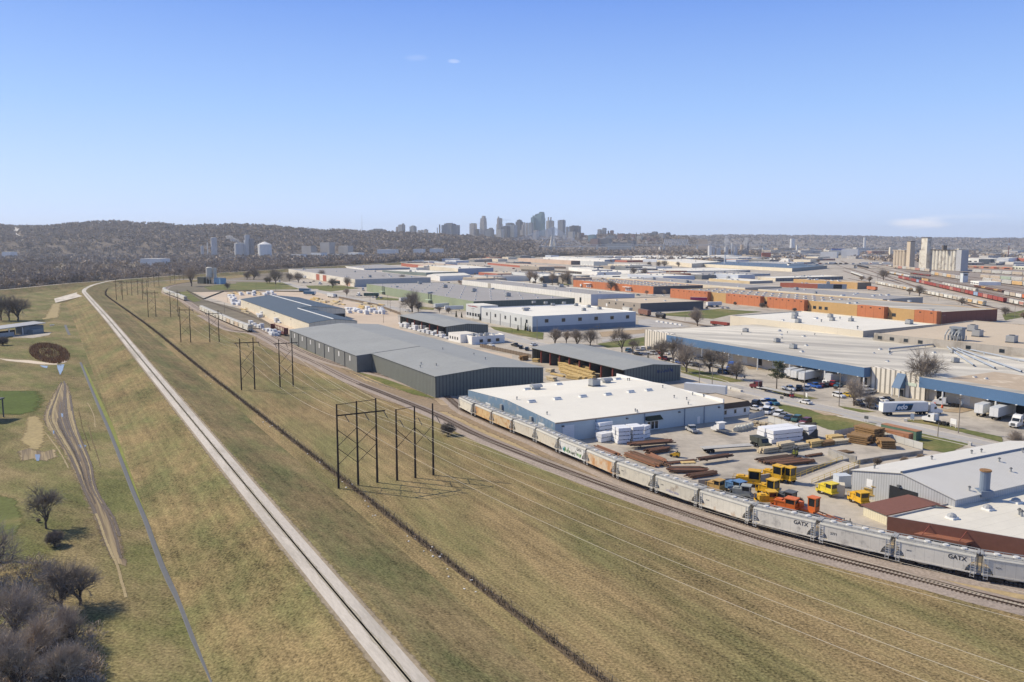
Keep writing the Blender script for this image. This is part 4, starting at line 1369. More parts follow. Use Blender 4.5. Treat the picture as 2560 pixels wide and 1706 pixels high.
# ---- middle and far rows; (name, label, near corner base or H, top, L, R, wall, roof, wall2)
for nm,lb,N,top,H,Lm,Rm,w,rf,w2,its in(('grey_roof_hall','grey roofed hall with a long beige parapet behind the brick range','D1055,914',None,8,'W1350,652','D1425,893',beigew,dgrroof,M('shaded_grey_wall',(.32,.31,.29)),10),('grey_roof_annex','pale beige fronted hall with a faded grey roof behind the orange brick warehouse','W1190,636',None,8,'Z1400,276','W1640,620',beigew,dgrroof,M('shaded_grey_wall',(.32,.31,.29)),8),('red_brick_hall','plain red brick hall with a pale shaded side wall near the rail yard','D455,816','D455,772',None,'W1620,572','D725,776',redbk,whiteroof,M('blue_shade_wall',(.30,.34,.38)),4),('ochre_hall','ochre walled hall with a row of white roof units near the rail yard','D820,822','D820,760',None,'D235,727','D950,757',M('ochre_wall',(.48,.31,.14),.8),tanroof,M('shaded_brown_wall',(.2,.16,.12)),14),('windowed_hall','white roofed hall with a shaded row of windows beside the rail tracks','W1562,560','W1562,518',None,'W1345,502','D690,702',beigew,whiteroof,M('grey_window_wall',(.22,.225,.23),.7,seam=(3,1.2,.5)),10),('buff_hall','yellowish tan low hall with flat roof beyond the brick range','W1245,588','W1245,556',None,'W745,522','W1530,546',M('buff_wall',(.56,.45,.28),.8),whiteroof,M('shaded_grey_wall',(.32,.31,.29)),6),('grey_expanse_hall','vast dull grey roof with a long white parapet in the middle of the estate','W895,506','W895,480',None,'W395,446','W1500,462',whitew,dgrroof,M('blue_shade_wall',(.30,.34,.38)),12),('white_long_hall','bright white long hall with a slate shaded end above the vast grey roof','C1545,676','C1545,656',None,'C1262,632','C2190,646',whitew,whiteroof,M('slate_shade_wall',(.16,.19,.24)),6),('blue_roof_hall','long cream panelled hall with a dark blue roof below the rail tracks','W1765,441','W1765,398',None,'W535,337','W2195,363',creampan,M('dark_blue_roof',(.10,.145,.20),.6,.1),M('green_grey_wall',(.25,.265,.25)),8),('pink_hall','pinkish tan hall with a broad pale roof in front of the river trees','V965,472','V965,408',None,'V100,362','V1115,408',M('pink_tan_wall',(.50,.38,.30)),pinkroof,M('dark_brown_wall',(.16,.13,.11)),4),('pale_grey_hall','pale grey hall with white doors and a blue shaded side in the far rows','V1335,490','V1335,418',None,'V1115,408','V1665,428',greywall,whiteroof,M('slate_shade_wall',(.16,.19,.24)),4),('dark_side_hall','low hall whose long dark grey side stands behind thin bare trees','V500,772','V500,657',None,'V185,618','V1270,646',greywall,whiteroof,M('dusky_grey_wall',(.17,.18,.185)),5),('white_sliver_hall','flat white roof with a grey side next to the dark sided hall','V1640,690','V1640,656',None,'V1270,642','V2330,644',whitew,whiteroof,M('dusky_grey_wall',(.17,.18,.185)),5),('lavender_side_hall','white roofed hall with a lavender shaded side and bare trees in front','V1310,612','V1310,556',None,'V925,512','V1642,553',whitew,whiteroof,M('lavender_shade_wall',(.30,.31,.36)),5),('brick_strip_hall','low red brick strip building below the pinkish hall','V135,520','V135,486',None,'V-400,440','V880,505',redbk,tanroof,M('dark_brown_wall',(.16,.13,.11)),3),('carport_hall','low open fronted store with a dark shaded strip below its roof','V1165,622','V1165,588',None,'V150,545','V1310,597',M('store_front_shade',(.12,.11,.10),.8,seam=(6,2,.5)),tanroof,concw,2),('far_left_hall','widest white walled warehouse with a grey roof and brick corner by the street trees','X1230,772','X1230,646',None,'X140,476','B1605,712',M('warm_white_wall',(.64,.60,.52),.8,seam=(12,.3,.2)),dgrroof,M('pale_shade_wall',(.38,.39,.39)),16),('blue_wall_hall','grey roofed hall with a bluish side and a white stub wall by the levee','X1375,500','X1375,472',None,'X962,416','X2150,452',whitew,dgrroof,M('lavender_blue_wall',(.30,.35,.42)),8),('red_corner_hall','small red brick hall by the levee beyond the white warehouses','B1595,636','B1595,606',None,'B1335,582','B1870,600',redbk,tanroof,M('dark_brown_wall',(.16,.13,.11)),3),('thin_white_hall','long thin white roof with a greenish shaded side behind the widest warehouse','B1565,698','B1565,668',None,'B1160,648','B1877,660',M('green_shade_wall',(.20,.24,.22)),whiteroof,M('green_shade_wall',(.20,.24,.22)),4),('pale_box_hall','pale hall with a broad lavender blue end wall beyond the white gabled hall','B1857,690','B1857,632',None,'B1595,606','B2182,622',beigew,whiteroof,M('lavender_blue_wall',(.30,.35,.42)),3),('ribbon_white_hall','bright white roof band in front of the highway ramp','C850,552','C850,545',7,'V510,350','V1780,372',whitew,whiteroof,M('blue_shade_wall',(.30,.34,.38)),8),('far_white_hall','white fronted hall with an oval dark mark in the far white rows','V2700,420','V2700,368',None,'V1775,334','V3300,350',whitew,whiteroof,M('blue_shade_wall',(.30,.34,.38)),5),('far_blue_strip','long low far hall with a bluish side and white roof spots','W1100,300','W1100,268',None,'W110,248','W1500,262',M('lavender_blue_wall',(.30,.35,.42)),whiteroof,M('lavender_blue_wall',(.30,.35,.42)),12),('far_cream_strip','far white arched hall beyond the blue roofed hall','W850,300','W850,284',None,'W520,284','W1400,284',whitew,whiteroof,beigew,4),('far_flat_hall','flat pale far hall with dark end beside the overpass','W1795,350','W1795,326',None,'W1100,318','W2030,322',whitew,whiteroof,M('slate_shade_wall',(.16,.19,.24)),4),('far_dust_hall','wide pale hall with dusty roof below the far bluish hall','W535,390','W535,340',None,'W110,296','W900,318',beigew,whiteroof,beigew,4),('orange_end_hall','small hall with one orange end wall and a blue grey side amid white roofs','W315,518','W315,486',None,'W-60,462','W560,484',M('orange_paint_wall',(.46,.25,.09)),tanroof,M('lavender_blue_wall',(.30,.35,.42)),2),('wire_mesh_hall','low long hall with a wide pale roof behind bare trees of the middle rows','V1115,525','V1115,512',None,'V930,505','V1900,512',beigew,pinkroof,beigew,4),):  # shaded sides and the open front have their shade painted into the wall colour
 try:
  hh=H
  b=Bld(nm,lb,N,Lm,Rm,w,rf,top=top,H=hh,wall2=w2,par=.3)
  if b.wl>900 or b.wr>900:print('big',nm,b.wl,b.wr)
  for k in range(its):b.on(R.choice(('roof_hatch','air_conditioner','dome_vent','skylight','roof_hatch')),R.uniform(.05,.95),R.uniform(.05,.95),R.uniform(1.0,2.0))
  if nm=='red_brick_hall':
   for f in(.62,.76):b.open('dock_door','R',f,5,.2,5,opshade,.1)
  if nm=='pale_grey_hall':
   for f in(.1,.3,.5,.7,.9):b.open('dock_door','L',f,3.4,.5,3,whitep,.1)
  if nm=='far_left_hall':
   for k in range(4):b.open('brick_panel','L',.08+.12*k if k<2 else .38+.1*(k-2),b.wl*.05,.1,b.H*(.5 if k<2 else .9),redbk if k>1 else M('soft_red_brick',(.45,.28,.2)),.12)
 except Exception as ex:
  print('ERR',nm,ex)
bG=Bld('white_gable_hall','small white gabled hall with a pale blue eave side beyond the green warehouse','B1690,746','B1570,690','B1975,692',whitew,whiteroof,top='B1690,702',gable='R',rise=2.5,wall2=whitew)
mb=MB()
# ---- hills
twigA=M('grey_brown_twigs',(.36,.305,.250),.95,.25,.3,.2,.01,spec=.05)
twigB=M('tan_brown_twigs',(.40,.325,.250),.95,.25,.3,.2,.01,spec=.05)
twigC=M('dark_twigs',(.25,.215,.18),.95,.25,.3,.2,.01,spec=.05)
everg=M('evergreen_needles',(.040,.058,.030),.95,.3,.8,.2,.05,spec=.05)
bark=M('grey_bark',(.125,.102,.084),.95,.3,1.5,.15,.1,spec=.05)
litter=M('leaf_litter_ground',(.150,.125,.095),.95,.35,.15,.3,.01,spec=.05)
def interp(tab,x):
 for(a,ya),(b,yb)in zip(tab[:-1],tab[1:]):
  if x<=b:
   return ya+(yb-ya)*max(0,(x-a)/(b-a))
 return tab[-1][1]
class Range:
 def __init__(s,name,tab,d0,d1,step,mat,d2=None,rough=5,z0=-1,mid=.5):
  s.tab,s.d0,s.d1=tab,d0,d1
  xs=np.arange(tab[0][0],tab[-1][0]+step,step)
  s.xs=xs
  rows=[]
  fr=[0,.15,.35,.55,.75,.9,1.0,1.12,1.5]
  for x in xs:
   y=interp(tab,x)
   row=[]
   for f in fr:
    D=d0+(d1-d0)*f
    P=V3(((x-CX)/F*D,D,0))
    zr=ztop(V3((P.x,d1,0)),(x,y))
    e=f**mid if f<=1 else max(0,1-(f-1)*1.2)
    z=zr*(3*e*e-2*e**3 if False else e)+(R.uniform(-rough,rough)if 0<f<1.0 else(R.uniform(-rough,rough)*.3 if f==1 else 0))
    row.append((P.x,P.y,z0 if f==0 else z))
   rows.append(row)
  s.rows,s.fr=rows,fr
  mb=MB()
  for i in range(len(xs)-1):
   for k in range(len(fr)-1):
    mb.face([rows[i][k],rows[i+1][k],rows[i+1][k+1],rows[i][k+1]])
  struct(mb.build(name,mat,smooth=True))
 def pos(s,x,f):
  i=min(len(s.xs)-2,max(0,int((x-s.xs[0])/(s.xs[1]-s.xs[0]))))
  u=min(1,max(0,(x-s.xs[i])/(s.xs[1]-s.xs[0])))
  k=max(j for j in range(len(s.fr)-1)if s.fr[j]<=f)
  v=(f-s.fr[k])/(s.fr[k+1]-s.fr[k])
  q=lambda i,k:V3(s.rows[i][k])
  return q(i,k).lerp(q(i+1,k),u).lerp(q(i,k+1).lerp(q(i+1,k+1),u),v)
hillA=Range('hills',[(-260,566),(0,563),(46,570),(80,568),(118,571),(209,561),(245,558),(299,556),(354,562),(408,561),(462,570),(517,567),(571,565),(640,566),(694,570),(735,574),(809,580),(858,579),(912,582),(990,584),(1080,589),(1150,594),(1260,601),(1340,606)],3250,4300,22,M('wooded_hill_ground',(.165,.142,.12),.95,.35,.02,.3,.004,spec=.05))
hillC=Range('hills',[(830,592),(960,586),(1060,586),(1180,588),(1330,592),(1430,590),(1500,588),(1560,586),(1640,586),(1700,590),(1745,598)],4700,5700,26,M('town_hill_ground',(.185,.16,.135),.95,.4,.03,.3,.004,spec=.05),mid=.8)
hillF=Range('far_ridge',[(1380,592),(1560,592),(1720,590.5),(1850,588.5),(2000,590),(2140,591),(2240,594),(2380,596),(2480,597),(2560,597),(2760,598)],8200,11500,24,M('far_wooded_ridge',(.20,.18,.155),.95,.4,.012,.3,.002,spec=.05),rough=9)
def clumps(name,pts,h,w,n,size,mats,p=None,thin=.35,kind='stuff',trunk=0):
 """a wood of bare crowns: pts (k,3) bases; n twig fans per crown"""
 k=len(pts)
 pts=np.array(pts,dtype=np.float64)
 hh=h*NR.uniform(.7,1.15,k)
 ww=w*NR.uniform(.7,1.2,k)
 c=np.repeat(pts,n,0)
 H_=np.repeat(hh,n)
 W_=np.repeat(ww,n)
 m=k*n
 u=NR.normal(size=(m,3))
 u/=np.linalg.norm(u,axis=1)[:,None]
 r=NR.uniform(.25,1,m)**.5
 ctr=c+np.stack([u[:,0]*r*W_*.5,u[:,1]*r*W_*.5,H_*(.58+.36*u[:,2]*r)],1)
 d=u*.8+NR.normal(size=(m,3))*.45
 d[:,2]=np.abs(d[:,2])*.7+.35
 d/=np.linalg.norm(d,axis=1)[:,None]
 sd=NR.normal(size=(m,3))
 sd-=d*(sd*d).sum(1)[:,None]
 sd/=np.linalg.norm(sd,axis=1)[:,None]
 L_=size*NR.uniform(.6,1.3,m)[:,None]
 T=np.stack([ctr-d*L_*.5-sd*L_*thin*.3,ctr+d*L_*.5-sd*L_*thin,ctr+d*L_*.42+sd*L_*thin],1)
 if p is None:
  p=[1/len(mats)]*len(mats)
 idx=np.repeat(NR.choice(len(mats),k,p=p),n)
 if trunk:
  a=np.repeat(NR.uniform(0,6.28,k),1)
  t0=np.stack([pts+np.stack([np.cos(a)*trunk,np.sin(a)*trunk,0*a],1),pts-np.stack([np.cos(a)*trunk,np.sin(a)*trunk,0*a],1),pts+np.stack([NR.normal(size=k)*w*.1,NR.normal(size=k)*w*.1,hh*.85],1)],1)
  T=np.concatenate([T,t0])
  idx=np.concatenate([idx,np.full(k,len(mats)-1)])
 ob=trimesh(name,T,mats,idx)
 ob['kind']=kind
 return ob
PTS=[]
for _ in range(7500):
 f=R.uniform(.02,1.02)
 x=R.uniform(-250,1335)
 if 38<x-25*(1-f)<52 and .25<f<.95:continue
 q=hillA.pos(x,min(f,1.0))
 PTS.append((q.x,q.y,q.z-2))
clumps('hillside_wood',PTS,17,15,13,8,[twigA,twigB,twigC],[.5,.2,.3],.38)
PTS=[]
for _ in range(2600):
 f=R.random()**.8
 q=hillC.pos(R.uniform(835,1740),f)
 PTS.append((q.x,q.y,q.z-2))
clumps('town_hill_wood',PTS,12,14,10,8,[twigA,twigB,twigC],[.6,.1,.3],.4)
PTS=[]
for _ in range(3000):
 f=R.random()
 q=hillF.pos(R.uniform(1390,2750),f)
 PTS.append((q.x,q.y,q.z-2))
clumps('far_ridge_wood',PTS,14,40,8,20,[twigC,twigA],[.7,.3],.4)
PTS=[]
fl_=lev[ci-4:]
tot=sum((b-a).length for a,b in zip(fl_[:-1],fl_[1:]))
nb,nf=[],[]
for _ in range(6500):
 s_=R.random()**.8*(tot+1500)
 p,d=along(fl_,s_)
 o=27+R.random()**1.4*(300 if s_>500 else 800)
 nrm=V3((-d.y,d.x,0))
 q=p+nrm*o
 if(q-ray((288,600)).to_2d().to_3d().normalized()*0).y>4600:continue
 (nb if q.y<1900 else nf).append((q.x,q.y,0))
for _ in range(3600):
 s_=R.random()*480
 p,d=along(lev2,s_)
 q=p+V3((d.y,-d.x,0))*(27+R.random()**1.2*900)
 nb.append((q.x,q.y,0))
clumps('riverside_wood',nb,15,10,46,3.4,[twigA,twigB,twigC],[.42,.30,.28],.24,trunk=.35)
clumps('riverside_wood',nf,19,15,16,6.5,[twigA,twigB,twigC],[.5,.2,.3],.32,trunk=.5)
PTS=[]
for _ in range(1500):
 p,d=along(fl_,R.random()**1.4*1300)
 q=p+V3((-d.y,d.x,0))*(23+R.random()*6)
 PTS.append((q.x,q.y,0))
for _ in range(900):
 p,d=along(lev2,R.random()*480)
 q=p+V3((d.y,-d.x,0))*(23+R.random()*8)
 PTS.append((q.x,q.y,0))
clumps('riverside_thicket',PTS,5.5,6,22,2.2,[twigB,twigC,twigA],[.5,.3,.2],.22)
wl=offset(fl_,-24)
wo=offset(fl_,-360)
sheet('wood_floor',wl+wo[::-1],.012,litter)
sheet('wood_floor',offset(lev2,23)+offset(lev2,600)[::-1],.013,litter)
PTS=[]
for _ in range(2600):
 D=2300+R.random()**1.3*5500
 x=R.uniform(1560,2700)if R.random()<.8 else R.uniform(500,1600)
 if x<1600 and D<3000:continue
 cx=math.sin(D*.004+x*.013)+math.sin(x*.021+D*.0017)
 if cx<.1:continue
 PTS.append(((x-CX)/F*D,D,-1))
clumps('plain_wood',PTS,11,24,10,11,[twigA,twigB,twigC],[.5,.25,.25],.4)
PTS=[]
for _ in range(2600):
 D=1900+R.random()*1500
 x=R.uniform(-250,1200)
 if x>620 and D<2600:continue
 if 3050<D<3250:continue
 PTS.append(((x-CX)/F*D,D,-1))
clumps('floodplain_wood',PTS,14,20,14,8,[twigA,twigB,twigC],[.5,.2,.3],.36)
PTS=[]
for _ in range(1700):
 x=R.uniform(1300,1900)
 D=3350+R.random()*420
 PTS.append(((x-CX)/F*D,D,0))
clumps('bottomland_wood',PTS,22,20,14,8,[twigA,twigB,twigC],[.6,.15,.25],.35,trunk=.5)
# ---- single bare trees
def grow(seed,h,levels=5,kids=3,spread=.62,r0=None,multi=1,lean=0,clear=.26,tw=5,twl=.19,tww=.019,up=.10):
 rn=random.Random(seed)
 tr=MB()
 T=[]
 cr_=MB()
 r0=r0 or h*.022
 def rnd(d,a):
  o=d.orthogonal().normalized()
  o.rotate(Matrix.Rotation(rn.uniform(0,6.283),3,d))
  return(d*math.cos(a)+o*math.sin(a)).normalized()
 def seg(p,d,l,r,lev):
  q=p+d*l
  m=p+d*l*.5+V3((rn.uniform(-1,1),rn.uniform(-1,1),rn.uniform(-.4,.4)))*l*.07
  b=tr if lev<3 else cr_
  n=6 if lev<2 else(4 if lev<3 else 3)
  b.tube(p,m,r,r*.86,n,0,False)
  b.tube(m,q,r*.86,r*.7,n,0,False)
  if lev>=levels:
   for _ in range(tw):
    dd=rnd(d,rn.uniform(.15,.95))
    dd.z+=up
    L_=h*twl*rn.uniform(.5,1.2)
    b0=p.lerp(q,rn.uniform(.2,1))
    s_=dd.orthogonal().normalized()
    s_.rotate(Matrix.Rotation(rn.uniform(0,6.283),3,dd.normalized()))
    e_=b0+dd*L_
    T.append((b0-s_*tww,b0+s_*tww,e_))
    e2=b0+dd*L_*.45
    T.append((e2-s_*tww*.6,e2+s_*tww*.6,e2+rnd(dd.normalized(),.6)*L_*.5))
   return
  k=(kids+1,kids,kids,2,2,2)[min(lev,5)]
  for i in range(k):
   dd=rnd(d,rn.uniform(.45,1.0)*spread)
   dd.z+=up
   dd.normalize()
   seg(p.lerp(q,rn.uniform(.45,1.0)),dd,l*rn.uniform(.66,.96)*(1 if lev else .9),r*rn.uniform(.55,.72),lev+1)
  if lev<2:
   seg(q,rnd(d,.15),l*.8,r*.68,lev+1)
 for i in range(multi):
  d=V3((lean+(rn.uniform(-.35,.35)if multi>1 else 0),rn.uniform(-.3,.3)if multi>1 else 0,1)).normalized()
  seg(V3((rn.uniform(-.3,.3),rn.uniform(-.3,.3),-.15))if multi>1 else V3((0,0,-.15)),d,h*clear*rn.uniform(.85,1.1),r0,0)
 ext=max(v[2]for t in T for v in t)
 return tr,cr_,T,ext
def tree_proto(name,cat,mat,*a,**k):
 tr,cr_,T,ext=grow(*a,**k)
 root=thing(name,None,cat)
 tr.build('trunk',k.get('bk',bark)if False else bark,root)
 n=len(T)
 A=np.array([[tuple(v)for v in t]for t in T])
 lim=[]
 for f in cr_.f:
  P=[cr_.v[i]for i in f]
  lim.append((P[0],P[1],P[2]));lim.append((P[0],P[2],P[3]))
 A=np.concatenate([A,np.array(lim)])
 trimesh('crown',A,[mat],None,root)
 root['ext']=ext
 return root
def tree_scale(base,toprow,pr):
 p=G(base)
 return p,max(.15,(ztop(p,toprow))/pr['ext'])
TP=[tree_proto('bare_tree','tree',m,100+i,10,**kw)for i,(m,kw)in enumerate(((twigA,dict(spread=.74,kids=3,clear=.17)),(twigC,dict(spread=.85,kids=3,clear=.15)),(twigB,dict(spread=.55,kids=3,clear=.22)),(twigA,dict(spread=.6,kids=3,multi=3,clear=.24,levels=4,tw=8)),(twigC,dict(spread=.98,kids=3,clear=.14)),(twigC,dict(spread=.62,kids=2,levels=6,clear=.2,tw=6,tww=.028))))]
BUSH=tree_proto('bare_bush','bush',twigB,300,4,multi=9,levels=3,kids=3,clear=.28,spread=.8,r0=.05,tw=9,twl=.28,tww=.02)
BUSHD=tree_proto('bare_bush','bush',twigC,301,4,multi=10,levels=3,kids=3,clear=.3,spread=1.0,r0=.05,tw=9,twl=.25,tww=.024)
def conifer(seed,h,w,n,col):
 rn=random.Random(seed)
 root=thing('evergreen_tree',None,'tree')
 mb=MB();mb.tube((0,0,-.1),(0,0,h*.95),h*.02,.03,6);mb.build('trunk',bark,root)
 T=[]
 for i in range(n):
  z=h*(.08+.9*rn.random())
  f=1-z/h
  a=rn.uniform(0,6.283);rr=w*.5*f*rn.uniform(.4,1.05)
  p=V3((math.cos(a)*rr,math.sin(a)*rr,z))
  d=V3((math.cos(a),math.sin(a),-.25)).normalized()*w*.16
  s_=V3((-math.sin(a),math.cos(a),rn.uniform(-.4,.4)))*w*.07
  T.append((p-d-s_,p-d+s_,p+d))
 trimesh('crown',np.array([[tuple(v)for v in t]for t in T]),[col],None,root)
 root['ext']=h
 return root
FIR=conifer(1,8,3.6,900,everg)
PINE=thing('pine_tree','dark green pine with clumped needle plates beside the parked trailers','tree')
rn=random.Random(8)
mb=MB();mb.tube((0,0,-.1),(0,0,9.6),.22,.06,6)
T=[]
for i in range(26):
 z=rn.uniform(3.4,9.6);a=rn.uniform(0,6.283);L_=(4.3-abs(z-5.2)*.62)*rn.uniform(.55,1.0)
 e_=V3((math.cos(a)*L_,math.sin(a)*L_,z+.5))
 mb.tube((0,0,z-.5),e_,.06,.03,3,0,False)
 for k in range(48):
  c_=e_.lerp(V3((0,0,z)),rn.random()*.5)+V3((rn.gauss(0,.55),rn.gauss(0,.55),rn.gauss(.15,.22)))
  d=V3((rn.gauss(0,1),rn.gauss(0,1),rn.gauss(.5,.5))).normalized()*.42
  s_=d.orthogonal().normalized()*.13
  T.append((c_-d-s_,c_-d+s_,c_+d))
mb.build('trunk',bark,PINE)
trimesh('crown',np.array([[tuple(v)for v in t]for t in T]),[M('pine_needles',(.075,.085,.042),.95,.3,1)],None,PINE)
p=G('P1688,742');PINE.location=p
k=ztop(p,'P1688,365')/9.9;PINE.scale=(k,k,k)
PTS=[]
for _ in range(420):
 q=G('b%d,%d'%(R.uniform(-200,760),1180+R.random()**.7*520));PTS.append((q.x,q.y,0))
for _ in range(120):
 q=G('b%d,%d'%(R.uniform(-120,420),R.uniform(620,1150)));PTS.append((q.x,q.y,0))
TREES=[('B1435,1035','B1435,790',1,'tall dark bare tree by the street in front of the green warehouse',None),('B1490,1030','B1490,905',4,'smaller bare tree leaning beside the tall dark one at the green warehouse',None),('B1685,1045','B1685,965',5,'bare tree between the street and the white trailers of the green warehouse',None),('B1770,1045','B1770,975',4,'bushy low bare tree just before the white office front with red letters',None),('B1095,850','B1095,780',4,'round bare tree against the far corner of the green warehouse wall',None),('B840,800','B840,690',0,'slender pale bare tree in front of the brick corner of the widest warehouse',None),('B705,808','B705,695',4,'round crowned bare tree on the street lawn before the white semi trailer',None),('B390,762','B390,640',1,'bare tree beside the car park of the widest white warehouse',None),('B310,750','B310,650',4,'dense dark tree at the end of the widest white warehouse',None),('B605,735','B605,625',0,'thin bare tree against the brick patch of the widest warehouse',None),('B180,775','B180,600',1,'massive old bare tree with a dark trunk on the lawn by the street bend',None),('B100,770','B100,690',4,'lower of two dark trees beside the massive old tree on the lawn',None),('B125,768','B125,700',0,'slim dark tree touching the massive old tree on the lawn',None),('B1020,765','B1020,715',5,'small bare tree before the shaded end of the widest warehouse',None),('B1165,765','B1165,680',1,'upright bare tree against the shaded end of the widest warehouse',None),('B1345,770','B1345,668',0,'taller bare tree at the far end of the shaded warehouse wall',None),('B835,890','B835,790',2,'thin sapling by the street and the white truck',None),('B1800,648','B1800,610',4,'small bare tree before the pale hall with the lavender end wall',None),('A1760,795','A1760,560',2,'tall bushy bare tree beside the cement silo tower',None),('A2090,822','A2090,745',4,'wide dark shrub like tree at the corner of the lumber yard',None),('A2270,735','A2270,640',4,'broad dark bare tree on the meadow behind the blue hut',None),('A2335,735','A2335,600',1,'bare tree with pale limbs beside the broad dark one on the meadow',None),('C165,770','C165,610',2,'tall thin tan bare tree near the red container of the middle rows',None),('C215,770','C215,640',2,'second tall thin tan tree next to the red container',None),('C270,765','C270,690',4,'short forked tree beside the dark sided hall',None),('C370,775','C370,640',2,'thin bare tree in front of the dark sided hall',None),('C465,775','C465,650',0,'pale bare tree at the green hut before the dark sided hall',None),('C513,775','C513,620',2,'tall pale tree where the orange brick warehouse begins',None),('C910,835','C910,715',4,'spreading dark tree in front of the orange brick warehouse',None),('C1115,700','C1115,600',4,'wide dark bare tree on the grass amid the far white roofs',None),('C1215,705','C1215,610',1,'second wide dark bare tree amid the far white roofs',None),('C1260,615','C1260,555',4,'dark tree among the far white halls',None),('C1345,620','C1345,550',4,'larger dark tree among the far white halls',None),('C1400,622','C1400,540',1,'tallest dark tree among the far white halls',None),('C1530,618','C1530,560',3,'tan feathery tree among the far white halls',None),('C1240,880','C1240,820',5,'small bare tree by the dark end of the orange brick warehouse',None),('C1395,880','C1395,815',0,'ghostly pale bare tree before the dark end of the orange brick warehouse',None),('C395,1320','C395,1155',3,'many stemmed bare tree closest to the street of the row behind the open timber shed','row of bare trees behind the timber shed'),('C500,1325','C500,1165',2,'pale slim bare tree, second of the row behind the open timber shed','row of bare trees behind the timber shed'),('C600,1335','C600,1160',3,'bushy bare tree, third of the row behind the open timber shed','row of bare trees behind the timber shed'),('C720,1340','C720,1150',1,'widest bare tree ending the row behind the open timber shed','row of bare trees behind the timber shed'),('C1010,1400','C1010,1130',5,'tall dark bare tree standing alone behind the ridge of the timber shed',None),('C1110,1415','C1110,1245',5,'shorter bare tree with bent limbs by the parked white cars',None),('C1705,1160','C1705,965',3,'pale feathery bare tree on the green field by the black tank cars',None),('C2280,1145','C2280,1040',3,'spreading pale tree before the beige parapet building',None),('F1375,370','F1375,130',1,'bare tree in the car park before the striped office front',None),('F1480,395','F1480,110',5,'dark bare tree with twin stems beside the red car',None),('F1605,480','F1605,165',0,'tall pale bare tree on the grass verge of the car park',None),('F1820,480','F1820,215',4,'dark many branched tree before the dock doors of the blue canopy',None),('F1935,505','F1935,250',5,'thin bare tree beside the blue tractor unit',None),('F2060,550','F2060,330',4,'twisted dark tree at the tip of the grass verge',None),('G1430,720','G1430,190',5,'tallest bare tree with wide forked limbs before the striped office',None),('G790,790','G790,500',0,'bare tree on the grass island behind the lettered trailer',None),('G935,820','G935,660',4,'stunted bent tree on the grass island behind the lettered trailer',None),('G2290,1200','G2290,985',3,'dense bare tree at the road verge beyond the zinc shed',None),('D2180,1070','D2180,960',4,'round bare tree at the end of the maroon brick wall',None),('D2205,1220','D2205,1120',3,'wide bushy tree beside the tan roofed concrete hall',None),('D1060,740','D1060,610',1,'tall bare tree standing in the rail yard near white tank cars',None),('D930,760','D930,690',3,'bushy tree beside the orange box cars of the rail yard',None),('D1300,880','D1300,790',5,'bare tree before the pale hopper cars of the rail yard',None),('D1390,885','D1390,760',1,'bigger bare tree before the pale hopper cars of the rail yard',None),('D1780,970','D1780,880',4,'dark bare tree beside the ochre hopper car',None),('D460,580','D460,535',4,'dark dense tree where the tracks pass below the overpass',None),('A10,1110','A10,830',5,'thick straight bare trunk at the edge of the park behind the pavilion',None),('A85,1110','A85,840',5,'twin stemmed bare tree behind the pavilion roof',None),('A165,1110','A165,830',1,'bare tree with wide limbs and ivy at its foot behind the pavilion',None),('b480,1020','b480,600',4,'wide low bare tree with gnarled arching limbs on the park side',None),('b620,970','b620,640',1,'leaning bare tree with upswept branches at the muddy track',None),('b360,380','b360,30',5,'bare tree with long upswept stems beside the dark thicket',None),('b560,1290','b560,960',3,'tangled reddish bare tree casting the long branching shadow',None),('b340,1480','b340,1010',2,'tangled bare tree, biggest of the thorny clump at the bottom corner',None),('b120,1250','b120,780',0,'greyish bare tree at the bottom edge of the park',None),('b-60,800','b-60,330',0,'pale fuzzy bare tree half out of view at the park edge',None),('b130,1640','b130,1150',3,'brown thorny tree at the very bottom corner',None),('b480,1640','b480,1250',1,'dark twiggy tree at the bottom edge beside the long shadow',None),]
for b_,t_,k,lb,gr in TREES:
 pr=TP[k]
 if b_[0]=='b' and px(b_)[1]>1540:pr=TP[3]if k==1 else pr
 p,sc_=tree_scale(b_,t_,pr)
 if b_[0]=='b':sc_=min(sc_*1.15,1.8)
 tag(place(pr,p,R.uniform(0,6.28),lb,gr,scale=sc_))
for b_,t_,pr,lb in(('E1760,1060','E1750,920',BUSHD,'dark thorny bush on the mown grass beside the ballast'),('b430,510','b430,370',BUSHD,'dark brown thicket at the foot of the upswept bare tree'),('H30,235','H30,135',BUSHD,'dark rounded bush beside the pavilion terrace'),('D2350,1090','D2350,1010',BUSH,'half hidden bush at the end of the tracks'),('C1545,900','C1545,865',BUSHD,'dark round shrub against the orange brick bay'),('C2050,965','C2050,930',BUSHD,'dark shrub beside the buff windows of the brick range'),('C2300,990','C2300,935',BUSHD,'dark shrub in the recess of the brick range'),('D245,1025','D245,985',BUSHD,'dark shrub under the row of buff brick windows'),('D860,740','D860,690',BUSH,'brown bush beside the white tank cars'),('Q1560,790','Q1560,640',BUSH,'leafless weed tree growing behind the orange machine'),('I1250,220','I1240,140',BUSH,'scrubby weeds along the yard wall by the zinc shed'),('I1400,200','I1400,110',BUSH,'dry reddish scrub at the fence corner by the zinc shed'),('I1000,230','I1000,150',BUSHD,'scrub hanging over the concrete yard wall'),('G620,640','G620,600',BUSHD,'low clipped shrub before the red pickup'),('F1250,350','F1250,310',FIR,'small round green shrub by the parked cars'),('b300,330','b300,290',BUSH,'straw coloured shrub at the edge of the mud')):
 p,sc_=tree_scale(b_,t_,pr)
 place(pr,p,R.uniform(0,6.28),lb,None,scale=sc_)
